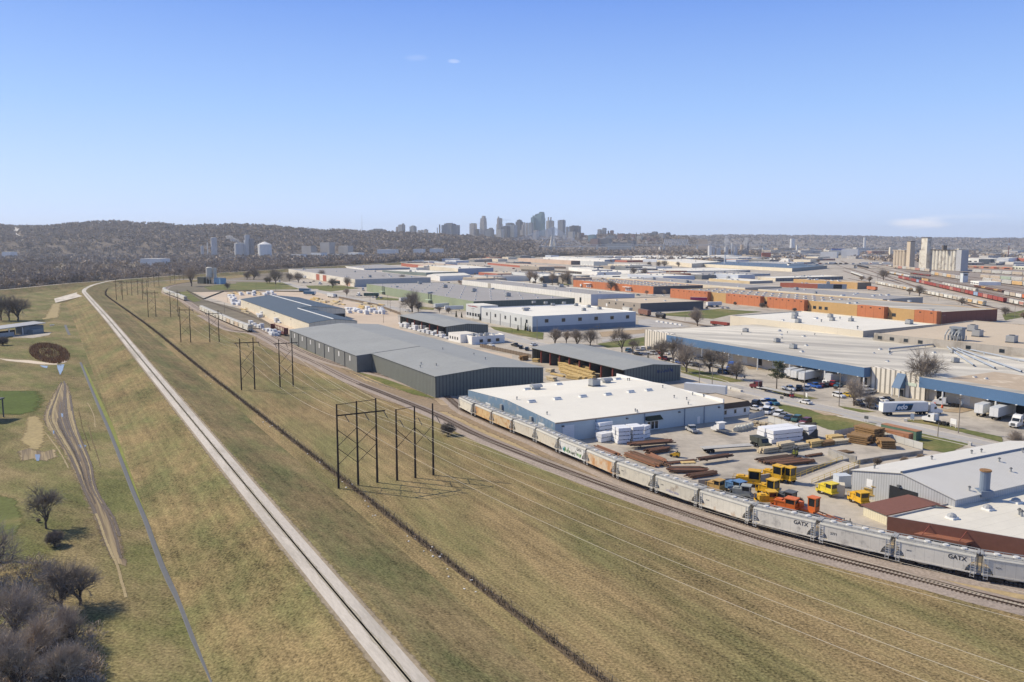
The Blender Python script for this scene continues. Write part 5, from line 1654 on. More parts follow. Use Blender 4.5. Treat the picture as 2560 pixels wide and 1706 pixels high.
for i,(b_,t_)in enumerate((('C125,1205','C125,1130'),('C165,1215','C165,1160'),('B2060,1110','B2060,1045'),('B2108,1115','B2108,1070'),('B1840,1080','B1840,1020'),('B1890,1085','B1890,1035'),('C55,1205','C55,1150'))):
 p,sc_=tree_scale(b_,t_,FIR)
 place(FIR,p,R.uniform(0,6.28),'small dark evergreen, number %d along the white office warehouse'%(i+1)if False else['small dark evergreen under the pair of corner windows','smaller evergreen nearest the corner of the white office warehouse','dark evergreen beside the red lettered office front','pointed evergreen between the window pair and utility pole','spreading green evergreen before the white trailer','low green juniper at the end of the evergreen hedge','thin evergreen below the third window of the white warehouse'][i],'evergreens planted along the white warehouse',scale=sc_)
def blades(name,pts,h,w,mats,p=None,lean=.3):
 k=len(pts)
 pts=np.array(pts)
 a=NR.uniform(0,6.28,k)
 s_=np.stack([np.cos(a),np.sin(a),0*a],1)*w
 top=pts+np.stack([NR.normal(size=k)*lean*h,NR.normal(size=k)*lean*h,h*NR.uniform(.6,1.2,k)],1)
 T=np.stack([pts-s_,pts+s_,top],1)
 ob=trimesh(name,T,mats,NR.choice(len(mats),k,p=p))
 ob['kind']='stuff'
 return ob
clumps('park_thicket',PTS,1.8,2.4,46,.9,[twigB,twigC,twigA],[.45,.35,.2],.045)
c_=G('H450,305');e1_=G('H640,330');e2_=G('H450,225')
pt=[]
for _ in range(6500):
 a=R.uniform(0,6.283);rr=(.3+.7*R.random())**.5 if R.random()<.8 else R.random()
 q=c_+(e1_-c_)*(rr*math.cos(a))+(e2_-c_)*(rr*math.sin(a))
 pt.append((q.x,q.y,0))
blades('reeds',pt,1.5,.11,[M('russet_reeds',(.24,.12,.055),.95,.3,.3),M('straw_reeds',(.40,.27,.15),.95,.3,.3),M('dark_reeds',(.12,.075,.045),.95,.3,.3)],[.45,.35,.2])
fence_line=smooth(lst('o1520,1666 o1392,1568 o1220,1437 o1053,1309 o938,1221 o826,1132 o688,1024 o588,946 o455,842 o335,745 o252,686 o243,676 o246,666 o262,657 o320,645'),4)
pt=[]
acc=0
for a,b in zip(fence_line[:-1],fence_line[1:]):
 l=(b-a).length
 for _ in range(int(l*16)):
  t=R.random();o=R.gauss(0,.42)
  q=a.lerp(b,t);d=(b-a).normalized()
  pt.append((q.x+d.y*o,q.y-d.x*o,0))
blades('fence_weeds',pt,.75,.06,[M('dark_weeds',(.105,.078,.050),.95,.3,.5),M('brown_weeds',(.165,.122,.072),.95,.3,.5)],[.6,.4])
ribbon('weedy_strip',fence_line,[(-.75,.024),(.75,.024)],M('dark_weed_litter',(.125,.094,.060),.95,.4,1))
ORDW='first second third fourth fifth sixth seventh eighth ninth tenth eleventh twelfth thirteenth fourteenth fifteenth sixteenth seventeenth eighteenth nineteenth twentieth twenty-first twenty-second twenty-third twenty-fourth twenty-fifth twenty-sixth twenty-seventh twenty-eighth twenty-ninth thirtieth thirty-first thirty-second thirty-third thirty-fourth thirty-fifth thirty-sixth'.split()
under=M('grimy_underframe',(.035,.032,.03),.8,.25,2)
wheelm=M('rusty_wheel_steel',(.075,.055,.045),.6,.3,3,metal=.3)
def hop_mat(nm,col,rust=None,amt=.62,sc=.5):
 return M(nm,col,.65,.12,1.2,.10,.1,seam=(1.45,.06,.22),tint=(rust,amt,sc,.09)if rust else((.33,.31,.28),.64,.6,.1),stretch=None)
HM=[hop_mat('hopper_pale_grey',(.64,.60,.50)),hop_mat('hopper_ochre_rust',(.56,.40,.20),(.40,.20,.08),.56),hop_mat('hopper_tan_rust',(.56,.44,.27),(.45,.24,.10),.55),hop_mat('hopper_beige',(.56,.52,.43),(.36,.27,.18),.66),hop_mat('hopper_beige',(.56,.52,.43)),hop_mat('hopper_white',(.68,.68,.64)),hop_mat('hopper_cream_rust',(.58,.49,.36),(.50,.26,.11),.50,.35),hop_mat('hopper_warm_grey',(.60,.56,.46)),hop_mat('hopper_mid_grey',(.58,.545,.455),(.30,.24,.19),.66),hop_mat('hopper_white_rust',(.70,.66,.56),(.42,.26,.13),.64,.45),hop_mat('hopper_light_grey',(.68,.64,.55)),hop_mat('hopper_cool_grey',(.64,.60,.52)),hop_mat('hopper_light_grey',(.68,.64,.55)),hop_mat('hopper_stone_grey',(.62,.58,.49))]
roofm=M('hopper_roof_grey',(.42,.41,.37),.6,.15,.8,.1,.1)
def bogie(root,x,detail=True):
 mb=MB()
 for y in(-1,1):mb.box((x,y*1.02,.3),(2.1,.16,.35))
 mb.box((x,0,.45),(.5,2.2,.3))
 b=mb.build('bogie',under,root)
 for dx in(-.85,.85):
  mb=MB()
  for y in(-1,1):mb.tube((x+dx,y*.66,.45),(x+dx,y*.80,.45),.45,.45,12)
  mb.tube((x+dx,-.7,.45),(x+dx,.7,.45),.08,.08,5,0,False)
  w=mb.build('wheel',wheelm,root)
  w.parent=b
 return b
def make_hopper(detail=True):
 root=thing('hopper_car',None,'railway car')
 E_=6.0
 side=[(-E_,3.75),(-E_,3.25),(-5.25,2.55),(-4.75,1.9),(-4.5,1.2),(4.5,1.2),(4.75,1.9),(5.25,2.55),(E_,3.25),(E_,3.75)]
 mb=MB()
 n=len(side)
 A=[(p[0],-1.5,p[1])for p in side]
 B=[(p[0],1.5,p[1])for p in side]
 mb.face(A,0,list(side));mb.face(B[::-1],0,[side[i]for i in range(n)][::-1])
 for i in range(n):
  j=(i+1)%n
  mb.face([A[j],A[i],B[i],B[j]],1 if i in(1,2,3,6,7,8)or True else 0)
 mb.build('body',[HM[0],HM[0]],root)
 mb=MB()
 mb.extrude_x([(-1.54,3.62),(-1.54,3.8),(-1.15,4.12),(-.45,4.28),(.45,4.28),(1.15,4.12),(1.54,3.8),(1.54,3.62)],-E_-.03,E_+.03)
 mb.build('roof',roofm,root)
 mb=MB()
 for y in(-1,1):mb.box((0,y*1.47,.98),(12.3,.14,.24))
 mb.box((0,0,.85),(12.4,.6,.35))
 for x in(-1,1):
  mb.box((x*5.45,0,1.0),(1.5,2.9,.12));mb.box((x*6.32,0,.75),(.5,.28,.28))
  for y in(-1,1):mb.box((x*6.05,y*1.38,1.05),(.12,.12,2.6))
 mb.build('underframe',HM[0],root)
 bogie(root,-4.35);bogie(root,4.35)
 for x in(-1.9,1.9):
  mb=MB()
  mb.face([(x-1.8,-1.35,1.2),(x+1.8,-1.35,1.2),(x+.5,-.5,.35),(x-.5,-.5,.35)])
  mb.face([(x-1.8,1.35,1.2),(x-.5,.5,.35),(x+.5,.5,.35),(x+1.8,1.35,1.2)])
  mb.face([(x-1.8,-1.35,1.2),(x-.5,-.5,.35),(x-.5,.5,.35),(x-1.8,1.35,1.2)])
  mb.face([(x+1.8,-1.35,1.2),(x+1.8,1.35,1.2),(x+.5,.5,.35),(x+.5,-.5,.35)])
  mb.build('discharge_hopper',HM[0],root)
 if detail:
  mb=MB()
  for y in(-1,1):
   mb.box((0,y*.98,4.38),(12.4,.10,.06))
   for k in range(10):mb.box((-5.6+k*1.245,y*.98,4.1),(.09,.08,.3))
   mb.box((0,y*1.28,4.36),(12.4,.06,.05))
  mb.box((0,0,4.36),(12.9,.0,.05))if False else None
  for x in(-1,1):mb.box((x*6.2,0,4.3),(.45,2.4,.07))
  mb.build('walkway',M('walkway_grating',(.30,.30,.29),.6),root)
  for x in(-4.1,-1.4,1.4,4.1):
   mb=MB();mb.tube((x,0,4.25),(x,0,4.48),.52,.46,12)
   mb.build('roof_hatch',M('hatch_grey',(.56,.56,.54),.6),root)
  for x in(-1,1):
   for y in(-1,1):
    mb=MB()
    for dx in(-.28,.28):mb.box((x*5.62+dx,y*1.55,.35),(.06,.06,3.5))
    for k in range(8):mb.box((x*5.62,y*1.55,.45+k*.42),(.56,.05,.05))
    mb.build('ladder',M('ladder_white',(.6,.6,.58),.6),root)
 return root
HOP=make_hopper()
HOPF=make_hopper(False)
def text_obj(s,size,mat,parent,loc,rot,name='lettering',shear=0,extr=.012,bold=0):
 cu=bpy.data.curves.new('t','FONT')
 cu.body=s
 cu.size=size
 cu.shear=shear
 cu.extrude=extr
 cu.offset=bold
 cu.resolution_u=4
 o=bpy.data.objects.new('t',cu)
 COL.objects.link(o)
 dg=bpy.context.evaluated_depsgraph_get()
 me=bpy.data.meshes.new_from_object(o.evaluated_get(dg))
 bpy.data.objects.remove(o)
 me.name=name
 me.materials.clear()
 me.materials.append(mat)
 q=bpy.data.objects.new(name,me)
 COL.objects.link(q)
 if parent is not None:q.parent=parent
 q.location=loc
 q.rotation_euler=rot
 return q
def s_of(pts,P):
 best,s,bs=1e9,0,0
 for a,b in zip(pts[:-1],pts[1:]):
  l=(b-a).length
  t=max(0,min(1,(P-a).dot(b-a)/(l*l)))
  d=(a+(b-a)*t-P).length
  if d<best:best,bs=d,s+t*l
  s+=l
 return bs
HL=['pale grey hopper car at the far end of the long line','ochre rust streaked hopper car, second from the far end of the long line','tan hopper car with orange rust beside the blue warehouse wall','beige hopper car before the blue wall with white roller doors','beige grey hopper car at the corner of the blue warehouse','white hopper car with green and teal graffiti along its side','cream hopper car with heavy orange rust stains behind the rusty steel stock','warm grey hopper car passing the end of the steel yard','grey hopper car with small blue scribbled graffiti','dirty white hopper car with grey blotches by the yellow machines','light grey hopper car lettered GATX beside the orange machine','cool grey hopper car numbered 2771','light grey hopper car lettered GATX before the brown brick wall','stone grey hopper car nearest of all, cut by the picture edge']
s0=s_of(t1,G('E1850,836'))
inkm=M('black_stencil_paint',(.035,.035,.04),.7,.2,2)
for k in range(14):
 s_=s0-12.87*(k+.5)
 p,d=along(t1,max(.1,s_))
 if s_<0:p=t1[0]-(t1[1]-t1[0]).normalized()*(-s_);d=(t1[1]-t1[0]).normalized()
 rz=math.atan2(d.y,d.x)
 o=place(HOP,(p.x,p.y,.5),rz,HL[k],'hopper cars of the long line',{'body':HM[k],'underframe':HM[k],'discharge_hopper':HM[k]})
 near=1 if V3((-math.sin(rz),math.cos(rz),0)).dot(-p)>0 else-1
 R_=(math.pi/2,0,0 if near<0 else math.pi)
 def letter(s,size,xo,z,mat=inkm,name='lettering',**kw):
  x=xo*(1 if near<0 else-1)
  text_obj(s,size,mat,o,(x,near*1.515,z),R_,name,**kw)
 if k in(10,12):letter('GATX',1.0,2.0,2.75,bold=.02)
 if k==5:letter('GATX',.8,2.2,2.9,bold=.015)
 if k==11:letter('2771',.62,-4.1,2.35)
 if k in(7,8,9,12,13):letter('GATX',.3,-4.3,2.5);letter('2%d5%d'%(k,15-k)if False else '',.3,-4.3,2.1)if False else None
 if k==5:
  rg=random.Random(3)
  for nm,col,x0,x1,cnt in(('graffiti',(.12,.30,.07),-3.6,-1.0,14),('graffiti',(.05,.07,.05),-2.2,2.4,16),('graffiti',(.05,.30,.38),2.3,3.9,9),('graffiti',(.06,.28,.36),-4.3,-3.4,8)):
   mb=MB()
   for _ in range(cnt):
    x=rg.uniform(x0,x1);z=rg.uniform(1.2,1.8);dx=rg.uniform(.1,.35);h_=rg.uniform(.35,.9);sk=rg.uniform(-.35,.35)
    f=1 if near<0 else-1
    mb.face([(f*x,near*1.512,z),(f*(x+dx),near*1.512,z),(f*(x+dx+sk),near*1.512,z+h_),(f*(x+sk),near*1.512,z+h_)])
   q=mb.build(nm,M('graffiti_%02d'%int(col[1]*100),col,.7),o,world=False)
 if k==8:
  rg=random.Random(5)
  mb=MB()
  for j in range(11):
   x=-2.6+j*.33;z=1.45+rg.uniform(-.05,.05);f=1 if near<0 else-1
   for(a0,b0,a1,b1)in((0,0,.05,.5),(.05,.45,.2,.5),(.18,0,.23,.4),(0,.2,.2,.25)):
    if rg.random()<.75:mb.face([(f*(x+a0),near*1.512,z+b0),(f*(x+a1),near*1.512,z+b0),(f*(x+a1),near*1.512,z+b1),(f*(x+a0),near*1.512,z+b1)])
  mb.build('graffiti',M('blue_marker',(.07,.07,.32),.7),o,world=False)
whh=[hop_mat('hopper_chalk',(.66,.64,.56)),hop_mat('hopper_pale_grey',(.6,.59,.53)),hop_mat('hopper_tan',(.58,.46,.32)),hop_mat('hopper_white',(.68,.68,.64))]
s1=s_of(t1,G('A2272,1222'));s2=s_of(t1,G('A1835,1028'))
n_=max(6,round((s2-s1)/12.87))
for k in range(n_):
 p,d=along(t1,s1+12.87*(k+.5))
 m=whh[2]if k in(2,4)else whh[(k*7)%2*1+(0 if k%3 else 0)]
 place(HOPF,(p.x,p.y,.5),math.atan2(d.y,d.x),('tan' if k in(2,4)else 'pale')+' hopper car, %s from the near end of the middle string by the lumber yard'%ORDW[k],'hopper cars of the middle string',{'body':m,'underframe':m})
s1=s_of(t1,G('A1682,935'));s2=s_of(t1,G('A1545,797'))
n_=max(6,round((s2-s1)/12.87))
for k in range(min(n_,14)):
 p,d=along(t1,s1+12.87*(k+.5))
 m=whh[(0,3,1)[k%3]]
 place(HOPF,(p.x,p.y,.5),math.atan2(d.y,d.x),'pale hopper car, %s from the near end of the farthest curved string'%ORDW[k],'hopper cars of the farthest string',{'body':m,'underframe':m})
# ---- other railway cars
def make_box(L_=15.5,h=4.5,w=3.0,col=None,roof=None,name='box_car',rack=False):
 root=thing(name,None,'railway car')
 mb=MB();mb.box((0,0,1.05),(L_,w,h-1.05));mb.build('body',col,root)
 mb=MB();mb.extrude_x([(-w/2-.05,h-.1),(0,h+.25),(w/2+.05,h-.1)],-L_/2,L_/2);mb.build('roof',roof,root)
 if not rack:
  for y in(-1,1):
   mb=MB();mb.box((0,y*(w/2+.03),1.2),(2.9,.08,h-1.5));mb.build('door',col,root)
 mb=MB();mb.box((0,0,.85),(L_+.3,w*.9,.25));mb.box((0,0,.8),(L_+1.2,.3,.3));mb.build('underframe',under,root)
 bogie(root,-L_*.34);bogie(root,L_*.34)
 return root
def make_tank(col,L_=13.5,r=1.45):
 root=thing('tank_car',None,'railway car')
 mb=MB()
 n=14
 xs=[(-L_/2,.55),(-L_/2+.35,.85),(-L_/2+.9,1),(L_/2-.9,1),(L_/2-.35,.85),(L_/2,.55)]
 ring=lambda x,k:[(x,math.cos(2*math.pi*i/n)*r*k,2.5+math.sin(2*math.pi*i/n)*r*k)for i in range(n)]
 for(a,ka),(b,kb)in zip(xs[:-1],xs[1:]):
  A,B=ring(a,ka),ring(b,kb)
  for i in range(n):mb.face([A[i],B[i],B[(i+1)%n],A[(i+1)%n]])
 mb.face(ring(*xs[0])[::-1]);mb.face(ring(*xs[-1]))
 mb.build('tank',col,root,smooth=True)
 mb=MB();mb.tube((0,0,3.85),(0,0,4.4),.55,.5,10);mb.build('dome',col,root)
 mb=MB();mb.box((0,0,.85),(L_+.8,1.2,.3));mb.box((-L_*.4,0,.85),(.5,2.6,.9));mb.box((L_*.4,0,.85),(.5,2.6,.9));mb.build('underframe',under,root)
 bogie(root,-L_*.36);bogie(root,L_*.36)
 return root
def make_gondola(col,L_=15.5,h=2.6):
 root=thing('gondola_car',None,'railway car')
 mb=MB()
 for y in(-1,1):mb.box((0,y*1.42,1.05),(L_,.1,h-1.05))
 for x in(-1,1):mb.box((x*(L_/2-.05),0,1.05),(.1,2.74,h-1.05))
 for k in range(11):
  for y in(-1,1):mb.box((-L_/2+.4+k*(L_-.8)/10,y*1.52,1.05),(.16,.1,h-1.05))
 mb.build('body',col,root)
 mb=MB();mb.box((0,0,.85),(L_+.9,2.7,.22));mb.build('underframe',under,root)
 bogie(root,-L_*.34);bogie(root,L_*.34)
 return root
redbx=M('box_car_red',(.30,.055,.045),.7,.2,.5,seam=(1.3,.06,.25),tint=((.20,.10,.07),.6,.4,.1))
C_=lambda nm,c:M(nm,c,.7,.18,.6,seam=(1.3,.06,.2),tint=((.25,.2,.16),.64,.4,.08))
BOX=make_box(col=redbx,roof=M('box_car_roof',(.16,.11,.10),.7))
RACK=make_box(26,5.6,3.1,C_('rack_tan',(.42,.36,.29)),M('rack_roof',(.60,.60,.58),.6),'auto_rack_car',True)
TANKW=make_tank(M('tank_white',(.60,.59,.56),.5,.12,.6))
GON=make_gondola(C_('gondola_rust',(.22,.08,.06)))
cols={'red':redbx,'brown':C_('car_brown',(.20,.10,.075)),'blue':C_('car_blue',(.24,.33,.47)),'pink':C_('car_faded_red',(.40,.20,.16)),'tan':C_('rack_tan',(.42,.36,.29)),'ochre':C_('car_ochre',(.52,.34,.15)),'grey':C_('car_grey',(.42,.42,.40)),'white':C_('car_white',(.60,.60,.57)),'black':M('tank_black',(.035,.035,.038),.5,.2,.6),'orange':C_('car_orange',(.50,.16,.07)),'pale':C_('car_pale',(.52,.50,.45)),'green':C_('car_sage',(.30,.36,.29))}
def string(a,b,pr,pitch,palette,what,where,part='body',rails=True,smin=0):
 A,B=G(a),G(b)
 d=(B-A).normalized()
 n=max(1,int((B-A).length/pitch))
 n=min(n,34)
 rz=math.atan2(d.y,d.x)
 for k in range(n):
  c=palette[k%len(palette)]
  p=B-d*pitch*(k+.5)
  place(pr,(p.x,p.y,.25),rz,('%s %s, %s along %s'%(c,what,ORDW[k],where))if n>1 else '%s %s %s'%(c,what,where),what+'s '+('of '+where if n>1 else where)if n>1 else None,{part:cols[c],'door':cols[c],'dome':cols[c]})
 if rails:
  q=[A-d*160,A,B,B+d*60]
  q=smooth(q,60)
  ribbon('ballast_bed',q,[(-2.6,.035),(-1.7,.16),(1.7,.16),(2.6,.035)],ballast)
  track(q,.06+.1,'rusty railway track under '+where,0)
string('O860,262','O2130,556',BOX,17.0,['red','red','red','pink','red','blue','red','red','brown','red','red','pink','red','red','red','brown','red'],'box car','the long red string')
string('O590,328','O1892,592',HOPF,13.2,['ochre','pale','ochre','tan','pale','tan','pale','white','tan','white','white','pale','tan','white','ochre','white'],'hopper car','the pale hopper string')
string('O745,210','O1010,262',TANKW,15,['white','white','white','ochre'],'tank car','the white tank string','tank')
string('O1015,268','O1150,292',TANKW,15,['black'],'tank car','the black tank string','tank',False)
string('O375,118','O520,150',TANKW,15,['black'],'tank car','the far black tank string','tank')
string('O320,210','O465,262',TANKW,15,['white'],'tank car','the lone tank string by the hall','tank')
string('O800,145','O1250,192',RACK,27.5,['tan','grey','pink','tan'],'auto rack car','the rack string below the silos')
string('O1250,222','O1612,284',RACK,27.5,['grey','tan','ochre'],'auto rack car','the rack string before the white tower')
string('O1745,196','O2480,240',RACK,27.5,['grey','tan','grey'],'auto rack car','the upper rack string')
string('O1740,255','O2480,315',RACK,27.5,['tan','grey','green','tan'],'auto rack car','the middle rack string')
string('O1790,300','O2480,372',RACK,27.5,['grey','ochre','grey','tan'],'auto rack car','the lower rack string')
string('O1740,362','O2110,436',GON,17,['brown','ochre','brown'],'gondola car','the rusty flat string')
string('O2075,458','O2500,535',BOX,17,['grey','orange','white','tan','grey'],'box car','the mixed string at the edge')
string('O1400,352','O1800,432',HOPF,13.2,['pale','grey','white'],'hopper car','the grey hopper string')
string('O2190,560','O2500,628',HOPF,13.2,['white','pale','pink'],'hopper car','the short string behind the red one')
string('O560,98','O800,128',BOX,17,['white','pale','pink'],'box car','the white string left of the silos' if False else 'the white string beside the silos')
string('O1010,215','O1250,245',GON,17,['red','brown'],'gondola car','the short gondola string','body',False)
string('D855,825','D1000,838',BOX,17,['orange'],'box car','the orange pair by the ochre hall','body',False)
string('O1160,300','O1230,312',BOX,9,['ochre'],'box car','standing alone among the tracks','body',False)
string('C960,1022','C1095,1046',HOPF,13,['white'],'hopper car','with dark graffiti beside the tan block building','body',False)
string('C1090,1042','C1265,1075',BOX,17,['brown'],'box car','between hopper and black tanks at the tan block building','body',False)
string('C1255,1068','C1405,1098',TANKW,14.0,['black'],'tank car','the pair beside the green field','tank',False)
q=smooth([G('C850,1010'),G('C1405,1095'),G('C1900,1180'),G('C2250,1240')],20)
ribbon('ballast_bed',q,[(-2.6,.1),(-1.7,.2),(1.7,.2),(2.6,.1)],M('weedy_ballast',(.20,.155,.11),.95,.4,.6,.2,.1))
string('C1820,1150','C2000,1172',GON,17,['red'],'gondola car','parked short of the beige parapet building','body',False)
p=G('T815,790')
d=(G('T905,815')-G('T715,745')).normalized()
cb=thing('bulkhead_car','maroon bulkhead flat car standing on the lumber yard siding','railway car',(p.x,p.y,.15),math.atan2(d.y,d.x))
L_=(G('T905,815')-G('T715,745')).length
mb=MB();mb.box((0,0,.9),(L_,2.8,.35));mb.build('deck',M('maroon_car_paint',(.16,.05,.04),.7,.2,1),cb,False)
for x in(-1,1):
 mb=MB();mb.box((x*(L_/2-.15),0,1.25),(.3,2.8,3.3));mb.build('bulkhead',MC['maroon_car_paint'],cb,False)
mb=MB();mb.box((0,0,4.2),(L_-.6,.5,.35))
for k in range(9):mb.box((-L_/2+.8+k*(L_-1.6)/8,0,1.25),(.25,.3,3.0))
mb.build('centre_beam',MC['maroon_car_paint'],cb,False)
bogie(cb,-L_*.36);bogie(cb,L_*.36)
q=smooth(lst('A1890,925 A2353,1090 B200,1200 B330,1260'),8)
track(q,.1,'siding track running along the cream lumber store',0)
for i,(a,b)in enumerate((('O330,100','O2480,640'),('O250,150','O2300,690'),('O560,140','O2480,560'),('O700,180','O2480,500'),('O950,180','O2480,455'),('O1000,160','O2480,410'),('O200,60','O1900,640'),('O1300,190','O2480,350'),('O150,110','O900,330'),('O420,90','O1500,330'))):
 A,B=G(a),G(b)
 q=[A.lerp(B,t/6)for t in range(7)]
 ribbon('ballast_bed',q,[(-2.4,.022+i*.002),(2.4,.022+i*.002)],ballast if i%3 else M('brown_cinders',(.22,.165,.12),.95,.4,.5,.2,.05))
 track(q,.06,'one of the idle rusty tracks fanning through the rail yard',0,'idle tracks of the rail yard')
# ---- road vehicles
tyre=M('tyre_rubber',(.018,.018,.018),.9,.2,3)
carglass=glass('car_glass',(.015,.02,.025))
CARM={n:M('car_paint_'+n,c,.32,.06,1,spec=.6)for n,c in dict(white=(.68,.68,.67),black=(.018,.018,.02),grey=(.19,.195,.20),silver=(.42,.43,.44),red=(.42,.03,.03),blue=(.02,.10,.38),teal=(.05,.15,.22),yellow=(.62,.42,.03),maroon=(.12,.02,.025),green=(.03,.09,.08),navy=(.03,.05,.10),tan=(.42,.36,.28)).items()}
def make_car(name,L_,W_,hb,h,cab,cat='car'):
 """cab = (x0 base, x0 top, x1 top, x1 base) of the glasshouse, x forward"""
 root=thing(name,None,cat)
 a,b=-L_/2,L_/2
 mb=MB()
 mb.extrude_y([(a,.35),(a+.05,hb*.92),(cab[0],hb),(cab[3],hb),(b-.15,hb*.86),(b,.62),(b,.3),(b-.3,.22),(a+.3,.22)],-W_/2,W_/2)
 if name=='pickup':
  mb=MB()
  mb.extrude_y([(cab[0],.3),(cab[0],hb),(cab[3],hb),(b-.15,hb*.9),(b,.7),(b,.3)],-W_/2,W_/2)
  for y in(-1,1):mb.box((a/2+cab[0]/2,y*(W_/2-.06),.35),(cab[0]-a,.12,hb-.4))
  mb.box((a+.06,0,.35),(.12,W_,hb-.4));mb.box((a/2+cab[0]/2,0,.35),(cab[0]-a,W_,.25))
 mb.build('body',CARM['white'],root)
 w2=W_/2-.08
 mb=MB();mb.extrude_y([(cab[0],hb),(cab[1],h-.08),(cab[2],h-.08),(cab[3],hb)],-w2,w2);mb.build('windows',carglass,root)
 mb=MB();mb.extrude_y([(cab[1]-.05,h-.09),(cab[1]+.12,h),(cab[2]-.12,h),(cab[2]+.05,h-.09)],-w2-.02,w2+.02)
 for x in(cab[0]*.5+cab[3]*.5,):mb.box((x,0,hb),(.09,2*w2+.03,h-hb-.08))
 mb.build('roof',CARM['white'],root)
 for x in(a+L_*.19,b-L_*.19):
  for y in(-1,1):
   mb=MB();mb.tube((x,y*(W_/2-.2),.33),(x,y*(W_/2+.01),.33),.34,.34,10);mb.build('wheel',tyre,root)
 return root
CARS={'car':make_car('sedan',4.7,1.82,.92,1.45,(-1.7,-1.0,.35,1.15)),'suv':make_car('suv',4.8,1.9,1.05,1.75,(-2.3,-2.05,.45,1.15)),'pickup':make_car('pickup',5.8,2.0,1.1,1.9,(-.55,-.4,1.0,1.65),'pickup truck'),'van':make_car('van',5.4,2.0,1.15,2.15,(-2.6,-2.55,1.3,2.0),'van')}
def head(a,b):
 d=G(b)-G(a)
 return math.atan2(d.y,d.x)
